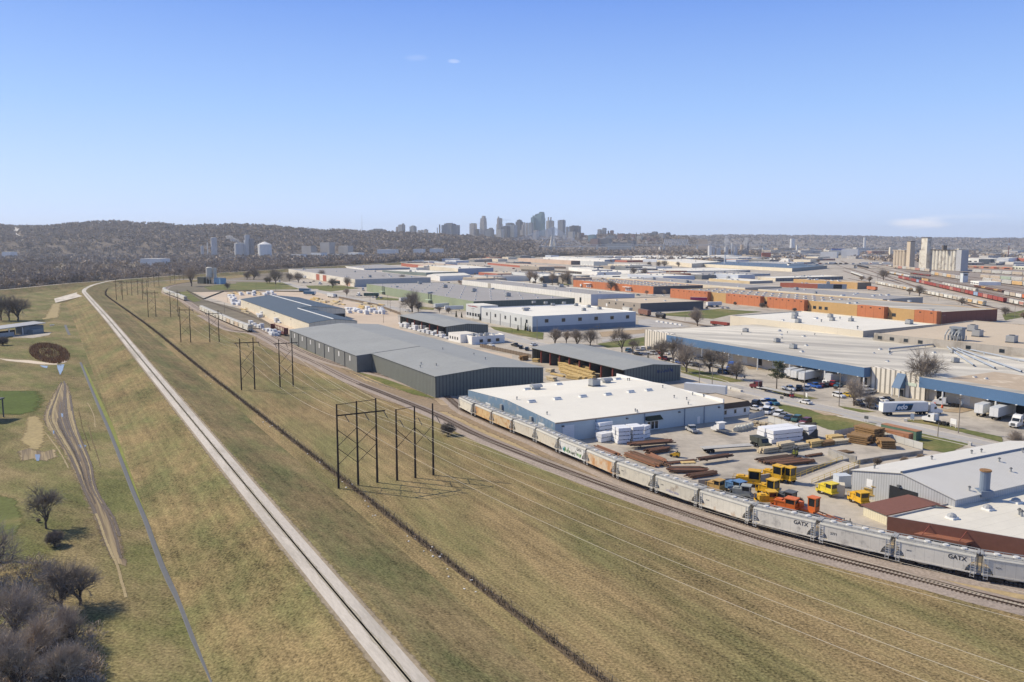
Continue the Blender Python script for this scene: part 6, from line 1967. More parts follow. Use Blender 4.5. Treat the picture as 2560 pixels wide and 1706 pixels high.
for s,kind,col,hd,lb,gr in[('C30,1348','pickup','black',('C0,1340','C60,1352'),'black pickup at the lumber office car park edge','cars of the lumber office'),('C85,1368','suv','black',('C60,1390','C100,1350'),'black suv, second in the car park behind the timber shed fence','cars of the lumber office'),('C140,1384','suv','black',('C115,1405','C155,1366'),'black suv nearest the end wall of the timber shed','cars of the lumber office'),('C200,1342','car','white',('C150,1348','C250,1334'),'white car driving past the timber shed on the street',None),('S150,30','car','white',('S100,20','S200,40'),'white car at the fence of the small office',None),('B1395,1030','pickup','white',('B1300,1020','B1450,1035'),'white pickup stopped on the street by shed',None),('F1075,292','suv','teal',('F1040,300','F1110,285'),'teal suv at the start of the white car row',None),('F1158,282','suv','white',('F1130,300','F1175,265'),'white suv beside the teal one in the car park','cars before the striped office'),('F1208,278','suv','white',('F1180,295','F1225,262'),'second white suv in the car row by the striped office','cars before the striped office'),('F1262,270','car','grey',('F1235,290','F1280,255'),'dark grey car after the two white suvs','cars before the striped office'),('F1322,266','suv','navy',('F1295,285','F1340,250'),'navy suv at the striped office corner','cars before the striped office'),('F1158,324','car','black',('F1120,318','F1200,330'),'black car parked alone by the bent limbed tree',None),('F1288,318','pickup','white',('F1250,312','F1330,324'),'white pickup beside the small green shrub',None),('F1355,314','car','red',('F1320,308','F1390,320'),'bright red car next to the white pickup',None),('F1415,318','car','white',('F1380,312','F1450,324'),'white car following the bright red one',None),('F1455,308','car','silver',('F1420,302','F1490,314'),'silver car under the dark twin stemmed tree',None),('F1395,368','pickup','red',('F1350,360','F1440,376'),'red pickup at the car park edge over the shed roof',None),('F1460,378','car','black',('F1425,372','F1495,386'),'black car right behind the red pickup',None),('F1545,404','car','blue',('F1510,398','F1580,412'),'blue car in the roadside row',None),('F1500,392','car','white',('F1470,386','F1535,398'),'white car between the black and blue roadside ones',None),('F1640,424','suv','grey',('F1600,416','F1680,434'),'grey suv with pale nose by the pale tree',None),('F1695,432','suv','black',('F1655,424','F1735,442'),'black suv beyond the pale tree',None),('F1715,368','car','navy',('F1680,362','F1750,374'),'navy car before the dock doors',None),('F1775,366','car','black',('F1740,360','F1810,372'),'black car before the dock doors',None),('F1935,496','suv','navy',('F1900,488','F1975,505'),'navy suv in front of the blue tractor unit',None),('F2005,502','suv','black',('F1965,494','F2045,512'),'black suv in front of the blue tractor unit',None),('G190,648','pickup','white',('G140,640','G235,655'),'white and dark pickup at the grass island by the flatbed',None),('G282,648','pickup','black',('G245,665','G310,628'),'black pickup in the row of coloured cars','row of coloured cars by the trailers'),('G362,642','suv','white',('G330,660','G390,625'),'white suv in the row of coloured cars','row of coloured cars by the trailers'),('G425,622','pickup','blue',('G385,612','G470,632'),'bright blue pickup in the row of coloured cars','row of coloured cars by the trailers'),('G498,618','car','maroon',('G465,632','G525,602'),'maroon car beside the bright blue pickup','row of coloured cars by the trailers'),('G545,612','car','black',('G515,626','G570,596'),'black car between the maroon and red ones','row of coloured cars by the trailers'),('G590,606','pickup','red',('G560,620','G620,592'),'red pickup in the row of coloured cars','row of coloured cars by the trailers'),('G650,616','car','teal',('G615,622','G690,606'),'teal car ending the row of coloured cars','row of coloured cars by the trailers'),('G650,712','suv','white',('G600,700','G710,725'),'white suv beside the yellow car',None),('G735,706','car','yellow',('G690,695','G785,715'),'only bright yellow car in the car park',None),('G845,692','car','white',('G810,700','G885,682'),'white car nearest the yellow one in the white cluster','cluster of white cars'),('G905,682','suv','silver',('G870,690','G945,672'),'silver suv in the cluster of white cars','cluster of white cars'),('G870,662','car','white',('G835,670','G910,652'),'white car in the middle of the white cluster','cluster of white cars'),('G955,672','car','silver',('G920,680','G990,662'),'silver car nearest the striped office in the cluster','cluster of white cars'),('G905,646','suv','white',('G870,654','G940,636'),'white suv farthest back in the white cluster','cluster of white cars'),('G838,790','suv','black',('G800,775','G880,802'),'black suv on the grass island beside the lettered trailer',None),('G900,782','suv','white',('G865,768','G940,796'),'white suv behind the grass island',None),('G965,812','car','silver',('G930,805','G1000,818'),'silver car hidden behind the tail of the lettered trailer',None),('G990,768','suv','black',('G955,758','G1025,778'),'black suv behind the lettered trailer',None),('G1045,752','car','white',('G1010,745','G1080,760'),'white car behind the lettered trailer',None),('G1095,745','car','black',('G1060,738','G1130,752'),'black car last in the row behind the lettered trailer',None),('G345,772','car','white',('G400,785','G285,758'),'white car driving on the main street',None),('F2095,778','suv','black',('F2060,782','F2135,772'),'black suv close to the office annex roof',None),('F2165,800','car','navy',('F2135,812','F2195,788'),'navy car beside the office annex',None),('F2245,782','suv','black',('F2215,795','F2275,770'),'black suv beside the white pickup at the annex',None),('F2292,780','pickup','white',('F2250,770','F2340,792'),'large white pickup near the small dark sign',None),('G38,778','pickup','teal',('G0,765','G85,790'),'teal blue pickup near the small dark sign',None),('F2340,772','pickup','blue',('F2310,762','F2375,782'),'blue pickup behind the teal one',None),('F2235,830','car','white',('F2190,822','F2285,836'),'white car at the annex corner',None),('F2335,862','van','white',('F2345,845','F2320,880'),'white van parked at the grass triangle',None),('G15,862','suv','white',('G40,850','G-10,876'),'white suv first in the row along the grass triangle','row along the grass triangle'),('G95,884','suv','white',('G125,868','G65,896'),'white suv second in the row along the grass triangle','row along the grass triangle'),('G140,898','car','grey',('G170,882','G110,912'),'dark grey car in the row along the grass triangle','row along the grass triangle'),('G190,918','car','navy',('G220,900','G160,932'),'navy car in the row along the grass triangle','row along the grass triangle'),('G262,932','suv','green',('G305,915','G220,950'),'dark green suv in the row along the grass triangle','row along the grass triangle'),('G345,955','suv','maroon',('G390,940','G295,968'),'dark maroon suv ending the row along the grass triangle','row along the grass triangle'),('F1655,1030','pickup','silver',('F1700,1055','F1600,1000'),'silver pickup parked in the shade of the blue white wall',None),('B440,760','car','grey',('B410,765','B480,752'),'grey car, one of two before the widest warehouse',None),('B500,765','car','black',('B470,768','B540,760'),'black car before the widest warehouse',None),('B530,752','car','tan',('B500,755','B565,748'),'tan car before the widest warehouse',None),('B1075,900','car','white',('B1050,905','B1100,890'),'white car at the green warehouse entrance','cars at the green warehouse'),('B1110,905','car','grey',('B1085,910','B1135,895'),'grey car at the green warehouse entrance','cars at the green warehouse'),('B1150,908','suv','silver',('B1125,913','B1175,898'),'silver suv at the green warehouse entrance','cars at the green warehouse'),('C1300,880','car','white',('C1270,878','C1340,884'),'white car at the dark end of the orange brick warehouse',None),('C1390,884','car','white',('C1360,882','C1430,888'),'second white car at the dark end of the orange brick warehouse',None),('C1160,880','car','teal',('C1130,878','C1200,884'),'teal car beside the orange brick warehouse',None),('C1790,1000','car','black',('C1770,1010','C1810,985'),'black car at the tan block building corner','cars below the brick range'),('C1840,988','suv','navy',('C1815,1000','C1865,975'),'navy suv in the row below the brick range','cars below the brick range'),('C1885,986','car','black',('C1860,998','C1910,974'),'black car in the row below the brick range','cars below the brick range'),('C1930,1000','car','white',('C1900,1005','C1965,992'),'white car in the row below the brick range','cars below the brick range'),('C1980,1000','car','silver',('C1950,1005','C2015,992'),'silver car in the row below the brick range','cars below the brick range'),]:
 p=G(s);p.z=.13
 m=CARM[col]
 place(CARS[kind],p,head(*hd),lb,gr,{'body':m,'roof':m})
for i in range(26):
 x=2020+(i%13)*26+R.uniform(-6,6);y=700+(i//13)*12
 p=G('B%d,%d'%(x,y));p.z=.1
 c=['white','black','silver','grey','red','navy'][R.randrange(6)]
 place(CARS['car'],p,1.2+R.uniform(-.1,.1),'small car in the crowded car park behind the white gabled hall','cars in the crowded far car park',{'body':CARM[c],'roof':CARM[c]})
def wheels(root,xs,r=.5,y=1.05,w=.32):
 for x in xs:
  for s in(-1,1):
   mb=MB();mb.tube((x,s*(y-w),r),(x,s*(y+.02),r),r,r,12);mb.build('wheel',tyre,root)
def make_trailer(L_=15.2,h=4.05):
 root=thing('semi_trailer',None,'trailer')
 mb=MB();mb.box((0,0,1.15),(L_,2.6,h-1.15));mb.build('box',M('trailer_white',(.60,.61,.60),.5,.06,.5,seam=(1.22,.04,.12)),root)
 mb=MB();mb.box((0,0,h),(L_-.1,2.5,.03));mb.build('roof',M('trailer_roof',(.50,.52,.54),.5),root)
 mb=MB();mb.box((0,0,.85),(L_-1,1.0,.3));mb.box((L_/2-3,.7,0),(.15,.15,1.15));mb.box((L_/2-3,-.7,0),(.15,.15,1.15));mb.build('chassis',under,root)
 mb=MB()
 for y in(-.64,.64):mb.box((-L_/2-.02,y,1.3),(.06,1.22,h-1.5))
 mb.build('rear_door',whitep,root)
 wheels(root,(-L_/2+1.6,-L_/2+2.9))
 return root
def make_tractor(sleeper=True):
 root=thing('tractor_unit',None,'truck')
 mb=MB();top=3.7 if sleeper else 2.9
 mb.extrude_y([(-.9,.9),(-.9,top),(.55,top-.15),(1.1,2.75),(1.55,1.85),(3.0,1.6),(3.25,1.3),(3.25,.55),(2.2,.5),(-.9,.6)],-1.15,1.15)
 mb.build('cab',CARM['white'],root)
 mb=MB();mb.extrude_y([(1.12,2.7),(1.16,2.72),(1.62,1.88),(1.56,1.86)],-1.0,1.0)
 for y in(-1.17,1.15):mb.box((.75,y+.01,1.75),(.8,.02,.75))
 mb.build('windscreen',carglass,root)
 mb=MB();mb.box((3.26,0,.7),(.06,1.2,.8));mb.build('grille',dkgrey,root)
 mb=MB();mb.box((-2.2,0,.65),(5.5,.9,.28));mb.box((-3.4,0,.95),(1.1,1.0,.15));mb.build('chassis',under,root)
 for y in(-1,1):
  mb=MB();mb.tube((-1.6,y*.95,.72),(-.2,y*.95,.72),.3,.3,10);mb.build('fuel_tank',galv,root)
  mb=MB();mb.tube((-1.05,y*1.0,.8),(-1.05,y*1.0,top+.3),.08,.08,6);mb.build('exhaust_stack',galv,root)
 wheels(root,(2.3,-2.9,-4.2))
 return root
def make_flatbed(L_=14.5):
 root=thing('flatbed_trailer',None,'trailer')
 mb=MB();mb.box((0,0,1.2),(L_,2.55,.16));mb.build('deck',M('aluminium_deck',(.42,.41,.38),.7,.2,.8,seam=(.6,.05,.2)),root)
 mb=MB();mb.box((0,0,.85),(L_-.5,.9,.36));mb.build('chassis',under,root)
 wheels(root,(-L_/2+1.4,-L_/2+2.7))
 return root
TRL,TRA,TRB,FLT=make_trailer(),make_tractor(),make_tractor(False),make_flatbed()
def span(pr,a,b,L_,lb,gr=None,mats=None,z=.12,flip=False,rear=True):
 """put a trailer with its rear at mark a, pointing to mark b"""
 A,B=G(a),G(b)
 d=(B-A).normalized()
 p=A+d*L_/2
 return place(pr,(p.x,p.y,z),math.atan2(d.y,d.x),lb,gr,mats),A,d
span(TRL,'F1590,680','F1790,700',15.2,'white box trailer behind the tall white parapet')
o,A,d=span(TRL,'G1035,878','G1450,868',15.2,'white semi trailer with a big blue edo emblem turning out of the lot')
rz=math.atan2(d.y,d.x)
bluem=M('emblem_blue',(.012,.10,.22),.5,.05,1)
darkb=M('emblem_dark',(.012,.035,.055),.5,.05,1)
mb=MB();Y_=-1.315
mb.face([(-3.5,Y_,1.75),(-2.9,Y_,3.55),(-2.5,Y_,3.7),(2.6,Y_,3.7),(2.0,Y_,1.95),(1.6,Y_,1.75)]);mb.build('emblem',bluem,o,False)
mb=MB();mb.face([(-3.7,Y_-.004,1.5),(-3.6,Y_-.004,1.75),(-.4,Y_-.004,1.9),(1.0,Y_-.004,3.3),(2.45,Y_-.004,3.3),(1.9,Y_-.004,1.75),(1.3,Y_-.004,1.5)]);mb.build('emblem_shadow',darkb,o,False)
text_obj('edo',2.25,whitep,o,(-3.0,Y_-.012,2.0),(math.pi/2,0,0),'lettering',shear=.25,bold=.05)
p=A+d*(15.2+1.9);place(TRA,(p.x,p.y,.12),rz,'white sleeper tractor pulling the edo lettered trailer')
for i,(a,b)in enumerate((('G175,545','G480,478'),('G232,562','G540,492'),('G305,580','G610,505'))):
 span(TRL,a,b,15.2,['white trailer farthest back of three side by side at the blue canopy','middle white trailer of three side by side at the blue canopy','front white trailer of three side by side at the blue canopy'][i],'three trailers side by side')
for s,hd,lb,pr,sc_ in(('G1610,790',('G1740,790','G1560,770'),'white tractor unit backed up by the orange barrels',TRB,1),('G1520,950',('G1700,975','G1450,920'),'white day cab tractor with empty frame on the grass verge',TRB,1),('G2290,985',('G2400,930','G2220,985'),'white high roofed tractor unit at the picture edge',TRA,1),('F2010,462',('F2050,440','F1990,470'),'bright blue tractor unit with silver stacks',TRA,1),('P1430,745',('P1560,770','P1350,730'),'dark red tractor unit pulling a long flatbed',TRB,1),('G545,585',('G640,560','G515,592'),'white truck cab in front of a short box body by the trailers',TRB,.8),('B985,835',('B1040,800','B930,870'),'white sleeper tractor at the corner of the green warehouse',TRA,1),('B590,778',('B640,772','B560,782'),'white tractor with trailer on the lawn before the widest warehouse',TRA,1),('B215,757',('B190,752','B240,765'),'white truck coming round the street bend',TRB,1),('B735,893',('B700,880','B765,905'),'dark cab of the white box truck on the street',TRB,.85),('B945,885',('B1000,880','B900,890'),'white tractor before the dark green trailer',TRA,1),('P745,820',('P700,800','P800,840'),'white truck cab behind the tall parapet',TRB,.8)):
 p=G(s);p.z=.12
 col={'bright blue':'blue','dark red tr':'maroon','dark cab of':'navy'}.get(lb[:11],'white')
 place(pr,p,head(*hd),lb,None,{'cab':CARM[col]},sc_ if sc_!=1 else None)
tg=M('trailer_green',(.06,.10,.08),.6);tb_=M('trailer_blue',(.04,.11,.20),.6)
for a,b,lb,m in(('G1930,895','G2240,800','white trailer with a small orange sign at the docks beside the pole',None),('G2070,928','G2400,820','white trailer nearest the picture edge at the docks',None),('G760,560','G560,592','short white box trailer at the end of the coloured car row',None),('B1130,893','B960,893','dark green trailer before the green warehouse',tg),('B1325,940','B1430,935','white trailer standing at the green warehouse loading bay',None),('B1640,1002','B1860,985','long white trailer behind the low trees of the green warehouse',None),('B1735,1022','B1925,1018','second long white trailer beside the juniper',None),('B780,775','B640,772','dark sided trailer on the lawn before the widest warehouse',tg),('B545,878','B395,872','dark blue trailer in the lumber yard',tb_),('B500,850','B355,845','second dark blue trailer beyond it in the lumber yard',tb_),('B665,895','B740,905','white box body of the truck on the street',None),('C1790,985','C1910,980','white trailer backed against the brick range',None),('C1640,935','C1755,938','magenta trailer backed against the orange brick bay',M('trailer_magenta',(.28,.03,.10),.6)),('B2300,695','B2160,690','dark teal trailer beyond the crowded car park',tg),('B2400,690','B2320,695','white trailer beyond the crowded car park',None),('C630,805','C770,800','white trailer at the dock canopy of the orange brick warehouse',None),('B430,720','B535,735','pale trailer docked at the widest white warehouse',None)):
 span(TRL,a,b,15.2,lb,None,{'box':m}if m else None)
span(FLT,'P1905,862','P1480,770',14.5,'long flatbed trailer with a red forklift hung on its tail')
span(FLT,'F1745,1225','F2240,1190',14.5,'empty flatbed trailer lying in the steel yard')
span(FLT,'F1790,425','F1980,465',14.5,'flatbed trailer behind the bright blue tractor unit')
def forklift(col,lb,s,hd,nm='forklift'):
 p=G(s);rz=head(*hd)
 root=thing(nm,lb,'forklift',(p.x,p.y,.1),rz)
 mb=MB();mb.extrude_y([(-1.3,.35),(-1.3,1.15),(-.9,1.3),(.2,1.1),(.3,.75),(1.0,.75),(1.0,.35)],-.6,.6);mb.build('body',col,root,False)
 mb=MB()
 for x in(-.6,.75):
  for y in(-.55,.55):mb.box((x,y,.75),(.08,.08,1.45))
 mb.box((.07,0,2.2),(1.5,1.2,.08));mb.build('overhead_guard',dkgrey,root,False)
 mb=MB()
 for y in(-.4,.4):mb.box((1.15,y,.1),(.14,.12,2.6))
 mb.box((1.15,0,2.5),(.14,.9,.12));mb.box((1.15,0,1.3),(.14,.9,.12));mb.build('mast',dkgrey,root,False)
 mb=MB()
 for y in(-.35,.35):mb.box((1.8,y,.2),(1.2,.12,.06))
 mb.build('fork',dkgrey,root,False)
 mb=MB();mb.box((-.5,0,1.1),(.5,.5,.15));mb.box((-.75,0,1.2),(.12,.5,.5));mb.build('seat',black,root,False)
 for x in(-.85,.7):
  for y in(-.55,.55):
   mb=MB();mb.tube((x,y-.1,.32),(x,y+.1,.32),.34,.34,10);mb.build('wheel',tyre,root,False)
 return root
ylw=M('machine_yellow',(.62,.36,.025),.5,.12,1,tint=((.25,.16,.06),.64,.8,.06))
lem=M('lemon_yellow',(.66,.52,.05),.5,.12,1)
org=M('machine_orange',(.58,.14,.03),.5,.12,1)
forklift(ylw,'yellow forklift lifting by the rusty steel stock','F1495,1262',('F1530,1250','F1430,1235'))
forklift(M('lime_stripe_black',(.20,.22,.03),.6),'black and lime forklift among the timber packs','R690,520',('R720,480','R660,540'))
forklift(CARM['red'],'red forklift carried on the flatbed tail','P1900,865',('P1870,850','P1930,885'))
def rail_machine(lb,s,hd,col,L_=5.5,big=True):
 p=G(s);rz=head(*hd)
 root=thing('rail_maintenance_machine',lb,'rail machine',(p.x,p.y,.1),rz)
 mb=MB();mb.box((0,0,.75),(L_,2.2,.35));mb.box((L_*.42,0,.5),(.6,2.3,.6));mb.build('chassis',col,root,False)
 mb=MB();mb.box((L_*.16,0,1.1),(L_*.42,1.9,1.1));mb.box((L_*.2,0,2.2),(L_*.2,1.2,.2));mb.build('engine_cover',col,root,False)
 mb=MB();x=-L_*.25;w=L_*.36;h=3.6 if big else 2.8
 for dx in(-w/2,w/2):
  for y in(-.95,.95):mb.box((x+dx,y,1.1),(.16,.16,h-1.1))
 mb.box((x,0,h),(w+.5,2.3,.18));mb.box((x,0,1.1),(w+.1,2.0,.75));mb.build('cab',col,root,False)
 mb=MB();mb.box((x,0,1.85),(w-.04,1.86,h-1.9));mb.build('cab_glass',carglass,root,False)
 mb=MB()
 for y in(-1.05,1.05):
  mb.path([(L_*.48,y,1.1),(L_*.48,y,2.1),(0,y,2.1)],.05,4);mb.path([(L_*.3,y,1.1),(L_*.3,y,2.1)],.05,4)
 mb.build('handrail',col,root,False)
 for x in(-L_*.33,L_*.33):
  for y in(-.85,.85):
   mb=MB();mb.tube((x,y-.12,.48),(x,y+.12,.48),.48,.48,12);mb.build('wheel',under,root,False)
 return root
for lb,s,hd,col,L_,bg in(('large yellow rail machine with cab nearest the yard wall','Q700,490',('Q800,470','Q450,430'),ylw,6.5,True),('yellow rail machine with the longest cab roof beside the ramp','Q1130,400',('Q1250,400','Q960,330'),ylw,6,True),('squat yellow rail machine tucked behind the long cab one','Q1345,430',('Q1420,420','Q1280,380'),ylw,4,True),('yellow rail machine with round cab before the blue machines','Q1040,640',('Q1190,640','Q900,560'),ylw,5,True),('lemon yellow six wheeled rail machine standing alone','Q2010,640',('Q2130,650','Q1870,560'),lem,4.6,False),('yellow rail machine by the zinc shed wall','I830,590',('I930,600','I760,520'),ylw,4.6,False),('tan roofed yellow rail machine behind the one at the zinc shed','I960,540',('I1030,530','I900,500'),M('dull_yellow',(.42,.30,.10),.6),4.2,False),('old tan tractor machine with a white cab roof at the yard wall','Q180,590',('Q290,610','Q30,540'),M('old_tan_paint',(.46,.30,.11),.6),4.0,False),('low yellow plant frame beside the orange machine','Q1010,800',('Q1150,770','Q880,770'),ylw,4.5,False),('blue and white rail machine among the yellow ones','Q500,600',('Q640,640','Q360,540'),M('machine_blue',(.10,.20,.36),.5,.15,1),5.5,False),('grey cabbed rail machine behind the stained hopper','Q600,690',('Q760,680','Q450,640'),M('machine_grey',(.30,.32,.30),.6,.2,1),4.5,False),('orange framed machine behind the hopper lettered GATX','Q1320,900',('Q1450,900','Q1080,820'),org,5.5,False),('black framed machine beside the orange cab','Q1330,790',('Q1460,790','Q1180,720'),dkgrey,4.5,False)):
 rail_machine(lb,s,hd,col,L_,bg)
p=G('Q1700,950');rz=head('Q1560,940','Q2160,1120')
root=thing('tie_handler','tall orange cabbed tie handler with a long low boom beside the hoppers','rail machine',(p.x,p.y,.1),rz)
mb=MB();mb.box((-1.0,0,.6),(5.5,2.0,.4));mb.box((-2.6,0,1.0),(2.2,1.6,1.0));mb.build('chassis',org,root,False)
mb=MB();mb.box((1.2,0,1.0),(1.7,1.6,.9));mb.box((1.2,0,3.6),(2.0,1.9,.2))
for dx in(-.78,.78):
 for y in(-.72,.72):mb.box((1.2+dx,y,1.9),(.18,.18,1.7))
mb.build('cab',org,root,False)
mb=MB();mb.box((1.2,0,1.9),(1.5,1.4,1.65));mb.build('cab_glass',carglass,root,False)
mb=MB()
for y in(-.5,.5):mb.tube((2,y,.9),(8.5,y,.45),.13,.1,6)
for k in range(6):mb.box((3+k,0,.6),(.12,1.1,.12))
mb.build('boom',M('faded_orange',(.34,.12,.05),.7),root,False)
mb=MB();mb.box((8.6,0,.2),(1.3,1.5,.5));mb.tube((8.3,-.6,.6),(8.3,-.6,1.5),.1,.1,6);mb.tube((8.9,.5,.6),(8.9,.5,1.3),.1,.1,6);mb.build('grab',dkgrey,root,False)
for x in(-2.8,.8):
 for y in(-.85,.85):
  mb=MB();mb.tube((x,y-.12,.45),(x,y+.12,.45),.45,.45,12);mb.build('wheel',under,root,False)
p=G('R290,425');rz=head('R180,350','R380,430')
root=thing('dump_truck','dark olive dump truck hitched to the empty flatbed in the steel yard','truck',(p.x,p.y,.1),rz)
olive=M('dark_olive_paint',(.055,.062,.052),.7,.2,1)
mb=MB();mb.extrude_y([(-3.3,1.3),(-3.6,2.7),(.3,2.9),(.3,1.3)],-1.2,1.2);mb.build('tipper_body',olive,root,False)
mb=MB();mb.extrude_y([(.45,.7),(.45,2.9),(1.7,2.8),(2.1,1.8),(3.4,1.7),(3.5,.6)],-1.1,1.1);mb.build('cab',olive,root,False)
mb=MB();mb.extrude_y([(1.74,2.7),(1.78,2.7),(2.12,1.9),(2.08,1.9)],-.95,.95);mb.build('windscreen',carglass,root,False)
mb=MB();mb.box((-.3,0,.6),(7,.9,.4));mb.build('chassis',under,root,False)
for x in(2.5,-1.4,-2.7):
 for y in(-1,1):
  mb=MB();mb.tube((x,y*.8,.52),(x,y*1.15,.52),.52,.52,12);mb.build('wheel',tyre,root,False)
p=G('F1920,1040');rz=head('F2010,1060','F1820,1000')
root=thing('service_truck','small white service truck with box and flat deck at the blue white wall','truck',(p.x,p.y,.1),rz)
mb=MB();mb.extrude_y([(.8,.5),(.8,2.0),(1.9,2.0),(2.4,1.3),(3.4,1.2),(3.4,.5)],-1,1);mb.build('cab',CARM['white'],root,False)
mb=MB();mb.extrude_y([(1.95,1.95),(2.0,1.95),(2.44,1.35),(2.4,1.35)],-.85,.85);mb.build('windscreen',carglass,root,False)
mb=MB();mb.box((-1.4,0,.95),(4.2,2.3,.15));mb.build('deck',dkgrey,root,False)
mb=MB();mb.box((.2,0,1.1),(1.1,2.2,1.9));mb.box((.1,0,3.0),(1.9,2.6,.1));mb.build('box',whitep,root,False)
wheels(root,(2.5,-2.2),.42,.95)
# ---- transmission line on timber H-frames
creo=M('creosoted_timber',(.045,.034,.027),.85,.25,3)
wirem=M('bright_conductor',(.54,.48,.38),.6,.05,1)
def hframe(bases,toprow,label,group,two_arm=False):
 P=lst(bases)
 c=sum(P,V3())/len(P)
 h=min(max(ztop(P[0],toprow),15),22)
 d=(P[-1]-P[0]).normalized()
 sp_=(P[-1]-P[0]).length/(len(P)-1)
 root=thing('power_pole_frame',label,'power pole',(c.x,c.y,0),0,group)
 for i,p in enumerate(P):
  mb=MB();mb.tube((p.x,p.y,-.2),(p.x,p.y,h+(i*.25)),.27,.17,8);mb.build('pole',creo,root)
 za=h-(2.6 if len(P)>2 else 1.6)
 mb=MB()
 a,b=P[0]-d*(.2 if two_arm else 1.9),P[-1]+d*2.2
 if two_arm or len(P)==2:
  mb.tube((a.x,a.y,za),(b.x,b.y,za),.17,.17,5);mb.build('crossarm',creo,root)
 if len(P)>2 or two_arm:
  k=P if two_arm else P[:2]
  mb=MB();mb.tube((k[0].x,k[0].y,h-.15),(k[-1].x,k[-1].y,h+.2),.09,.09,4);mb.build('top_tie',creo,root)
 for p,q in zip(P[:-1],P[1:]):
  lv=((.70,.50),(.48,.28))if two_arm else((.72,.46),)if len(P)>2 else((.74,.50),)
  if len(P)==2:lv=((.78,.48),(.48,.20))if sp_>4.2 else((.78,.48),)
  for z0,z1 in lv:
   for u,v in((p,q),(q,p)):
    mb=MB();mb.tube((u.x,u.y,h*z0),(v.x,v.y,h*z1),.075,.075,4);mb.build('brace',creo,root)
 at=[]
 for k in range(3):
  if len(P)>2:
   q=P[k]+d*(1.9 if two_arm else .9)
   if two_arm:q=P[0]+d*(sp_*(.4+k*1.0))
  else:
   q=c+d*(k-1)*(sp_*.5+1.6)
  tip=q+d*.95
  z1=za-1.75
  mb=MB();mb.tube((q.x,q.y,za),(tip.x,tip.y,z1),.10,.10,6);mb.build('insulator',dkgrey,root)
  if len(P)>2 and not two_arm:
   mb=MB();mb.tube((P[k].x,P[k].y,za-.2),(q.x,q.y,za),.06,.06,4);mb.build('arm',dkgrey,root)
  at.append(V3((tip.x,tip.y,z1)))
 return at
GA,GB='timber frames of the near power line','timber frames of the power line beside the rails'
FA=[hframe('E760,1550 E940,1522 E1115,1496','E742,775','largest timber power frame, three poles with a heavy double crossarm',GA,True),hframe('H2220,647 H2342,640','A2203,1275','two pole timber frame next after the largest one, over the grass strip',GA),hframe('Y1087,1005 Y1212,1005','Y1070,553','third timber frame of the near line, facing the middle hopper string',GA),hframe('Y670,683 Y768,681','Y657,345','fourth timber frame of the near line, level with the far hopper string',GA),hframe('Y262,463 Y343,463','Y245,205','fifth timber frame of the near line by the fence corner',GA),hframe('Y325,400 Y402,400','Y310,215','sixth timber frame of the near line in the far cluster',GA),hframe('Y537,400 Y605,382','Y525,200','seventh timber frame of the near line where it turns behind',GA),hframe('Y745,292 Y807,296','Y740,170','eighth timber frame, tiny against the levee',GA),hframe('Y950,248 Y1010,250','Y948,130','ninth timber frame, tiny beside the bushy tree',GA),hframe('Y1065,207 Y1120,205','Y1062,110','tenth and last timber frame seen below the river wood',GA)]
FB=[hframe('E1297,1477 E1465,1453 E1630,1428','E1288,822','three pole timber power frame standing right behind the largest one' if False else 'slimmer three pole timber power frame beside the largest one',GB),hframe('E222,622 E342,612','E210,180','two pole timber frame before the step of the grey warehouse',GB),hframe('Y1457,1003 Y1576,998','Y1440,600','two pole timber frame in front of the middle hopper string',GB),hframe('Y957,680 Y1053,677','Y945,345','two pole timber frame below the far hopper string',GB),hframe('Y597,462 Y660,455','Y590,215','slim frame in the far cluster nearest the rails',GB),hframe('Y460,405 Y537,398','Y450,215','slim frame in the middle of the far cluster',GB),hframe('Y670,300 Y745,293','Y668,170','slim frame farthest of the rail side line',GB)]
NXT=((V3((70,42,0)),V3((.80,.60,0))),(V3((92,58,0)),V3((.80,.60,0))))
for fr_,(nx,nd),nm in((FA,NXT[0],'near line'),(FB,NXT[1],'rail side line')):
 for k in range(3):
  pts=[nx+nd*(k-1)*4.6+V3((0,0,15.5))]+[f[k]for f in fr_]
  W_=[]
  for i,(a,b)in enumerate(zip(pts[:-1],pts[1:])):
   L_=(b-a).length
   sag=min(3.6,L_*L_/5200)*(1 if i else 1.0)
   n_=22 if i<2 else 10
   W_+=[a.lerp(b,t/n_)-V3((0,0,4*sag*(t/n_)*(1-t/n_)))for t in range(n_)]
  W_.append(pts[-1])
  mb=MB()
  mb.path(W_[:46],.026,4)
  mb.path(W_[45:],.024,3)
  tag(mb.build('power_line',wirem),'%s pale overhead conductor of the %s sweeping over the grass'%(('outer','middle','inner')[k],nm),'power line','overhead conductors')
mb=MB();a,b=V3((81,50,19)),FB[0][0]+V3((-2,.6,3.2));mb.path([a.lerp(b,t/24)-V3((0,0,9*(t/24)*(1-t/24)))for t in range(25)],.028,4)
b2_=FB[1][0]+V3((0,0,3));mb.path([b.lerp(b2_,t/16)-V3((0,0,9*(t/16)*(1-t/16)))for t in range(17)],.028,4)
tag(mb.build('power_line',wirem),'thin earth wire running between the two timber pole lines','power line')
fr=thing('chain_link_fence','low chain link fence with dark weeds along the foot of the grass bank','fence',(fence_line[0].x,fence_line[0].y,0))
mb=MB();s=0;tot=sum((b-a).length for a,b in zip(fence_line[:-1],fence_line[1:]))
while s<tot:
 p,d=along(fence_line,s);mb.tube((p.x,p.y,0),(p.x,p.y,1.55),.035,.035,4);s+=3.1
o=mb.build('post',M('weathered_steel_post',(.16,.15,.135),.7),fr);o['kind']='stuff'
mb=MB()
for z in(.1,.5,.85,1.2,1.5):mb.path([(p.x,p.y,z)for p in fence_line],.008 if z<1.5 else .018,3)
mb.build('wire',MC['weathered_steel_post'],fr)
rg=random.Random(4)
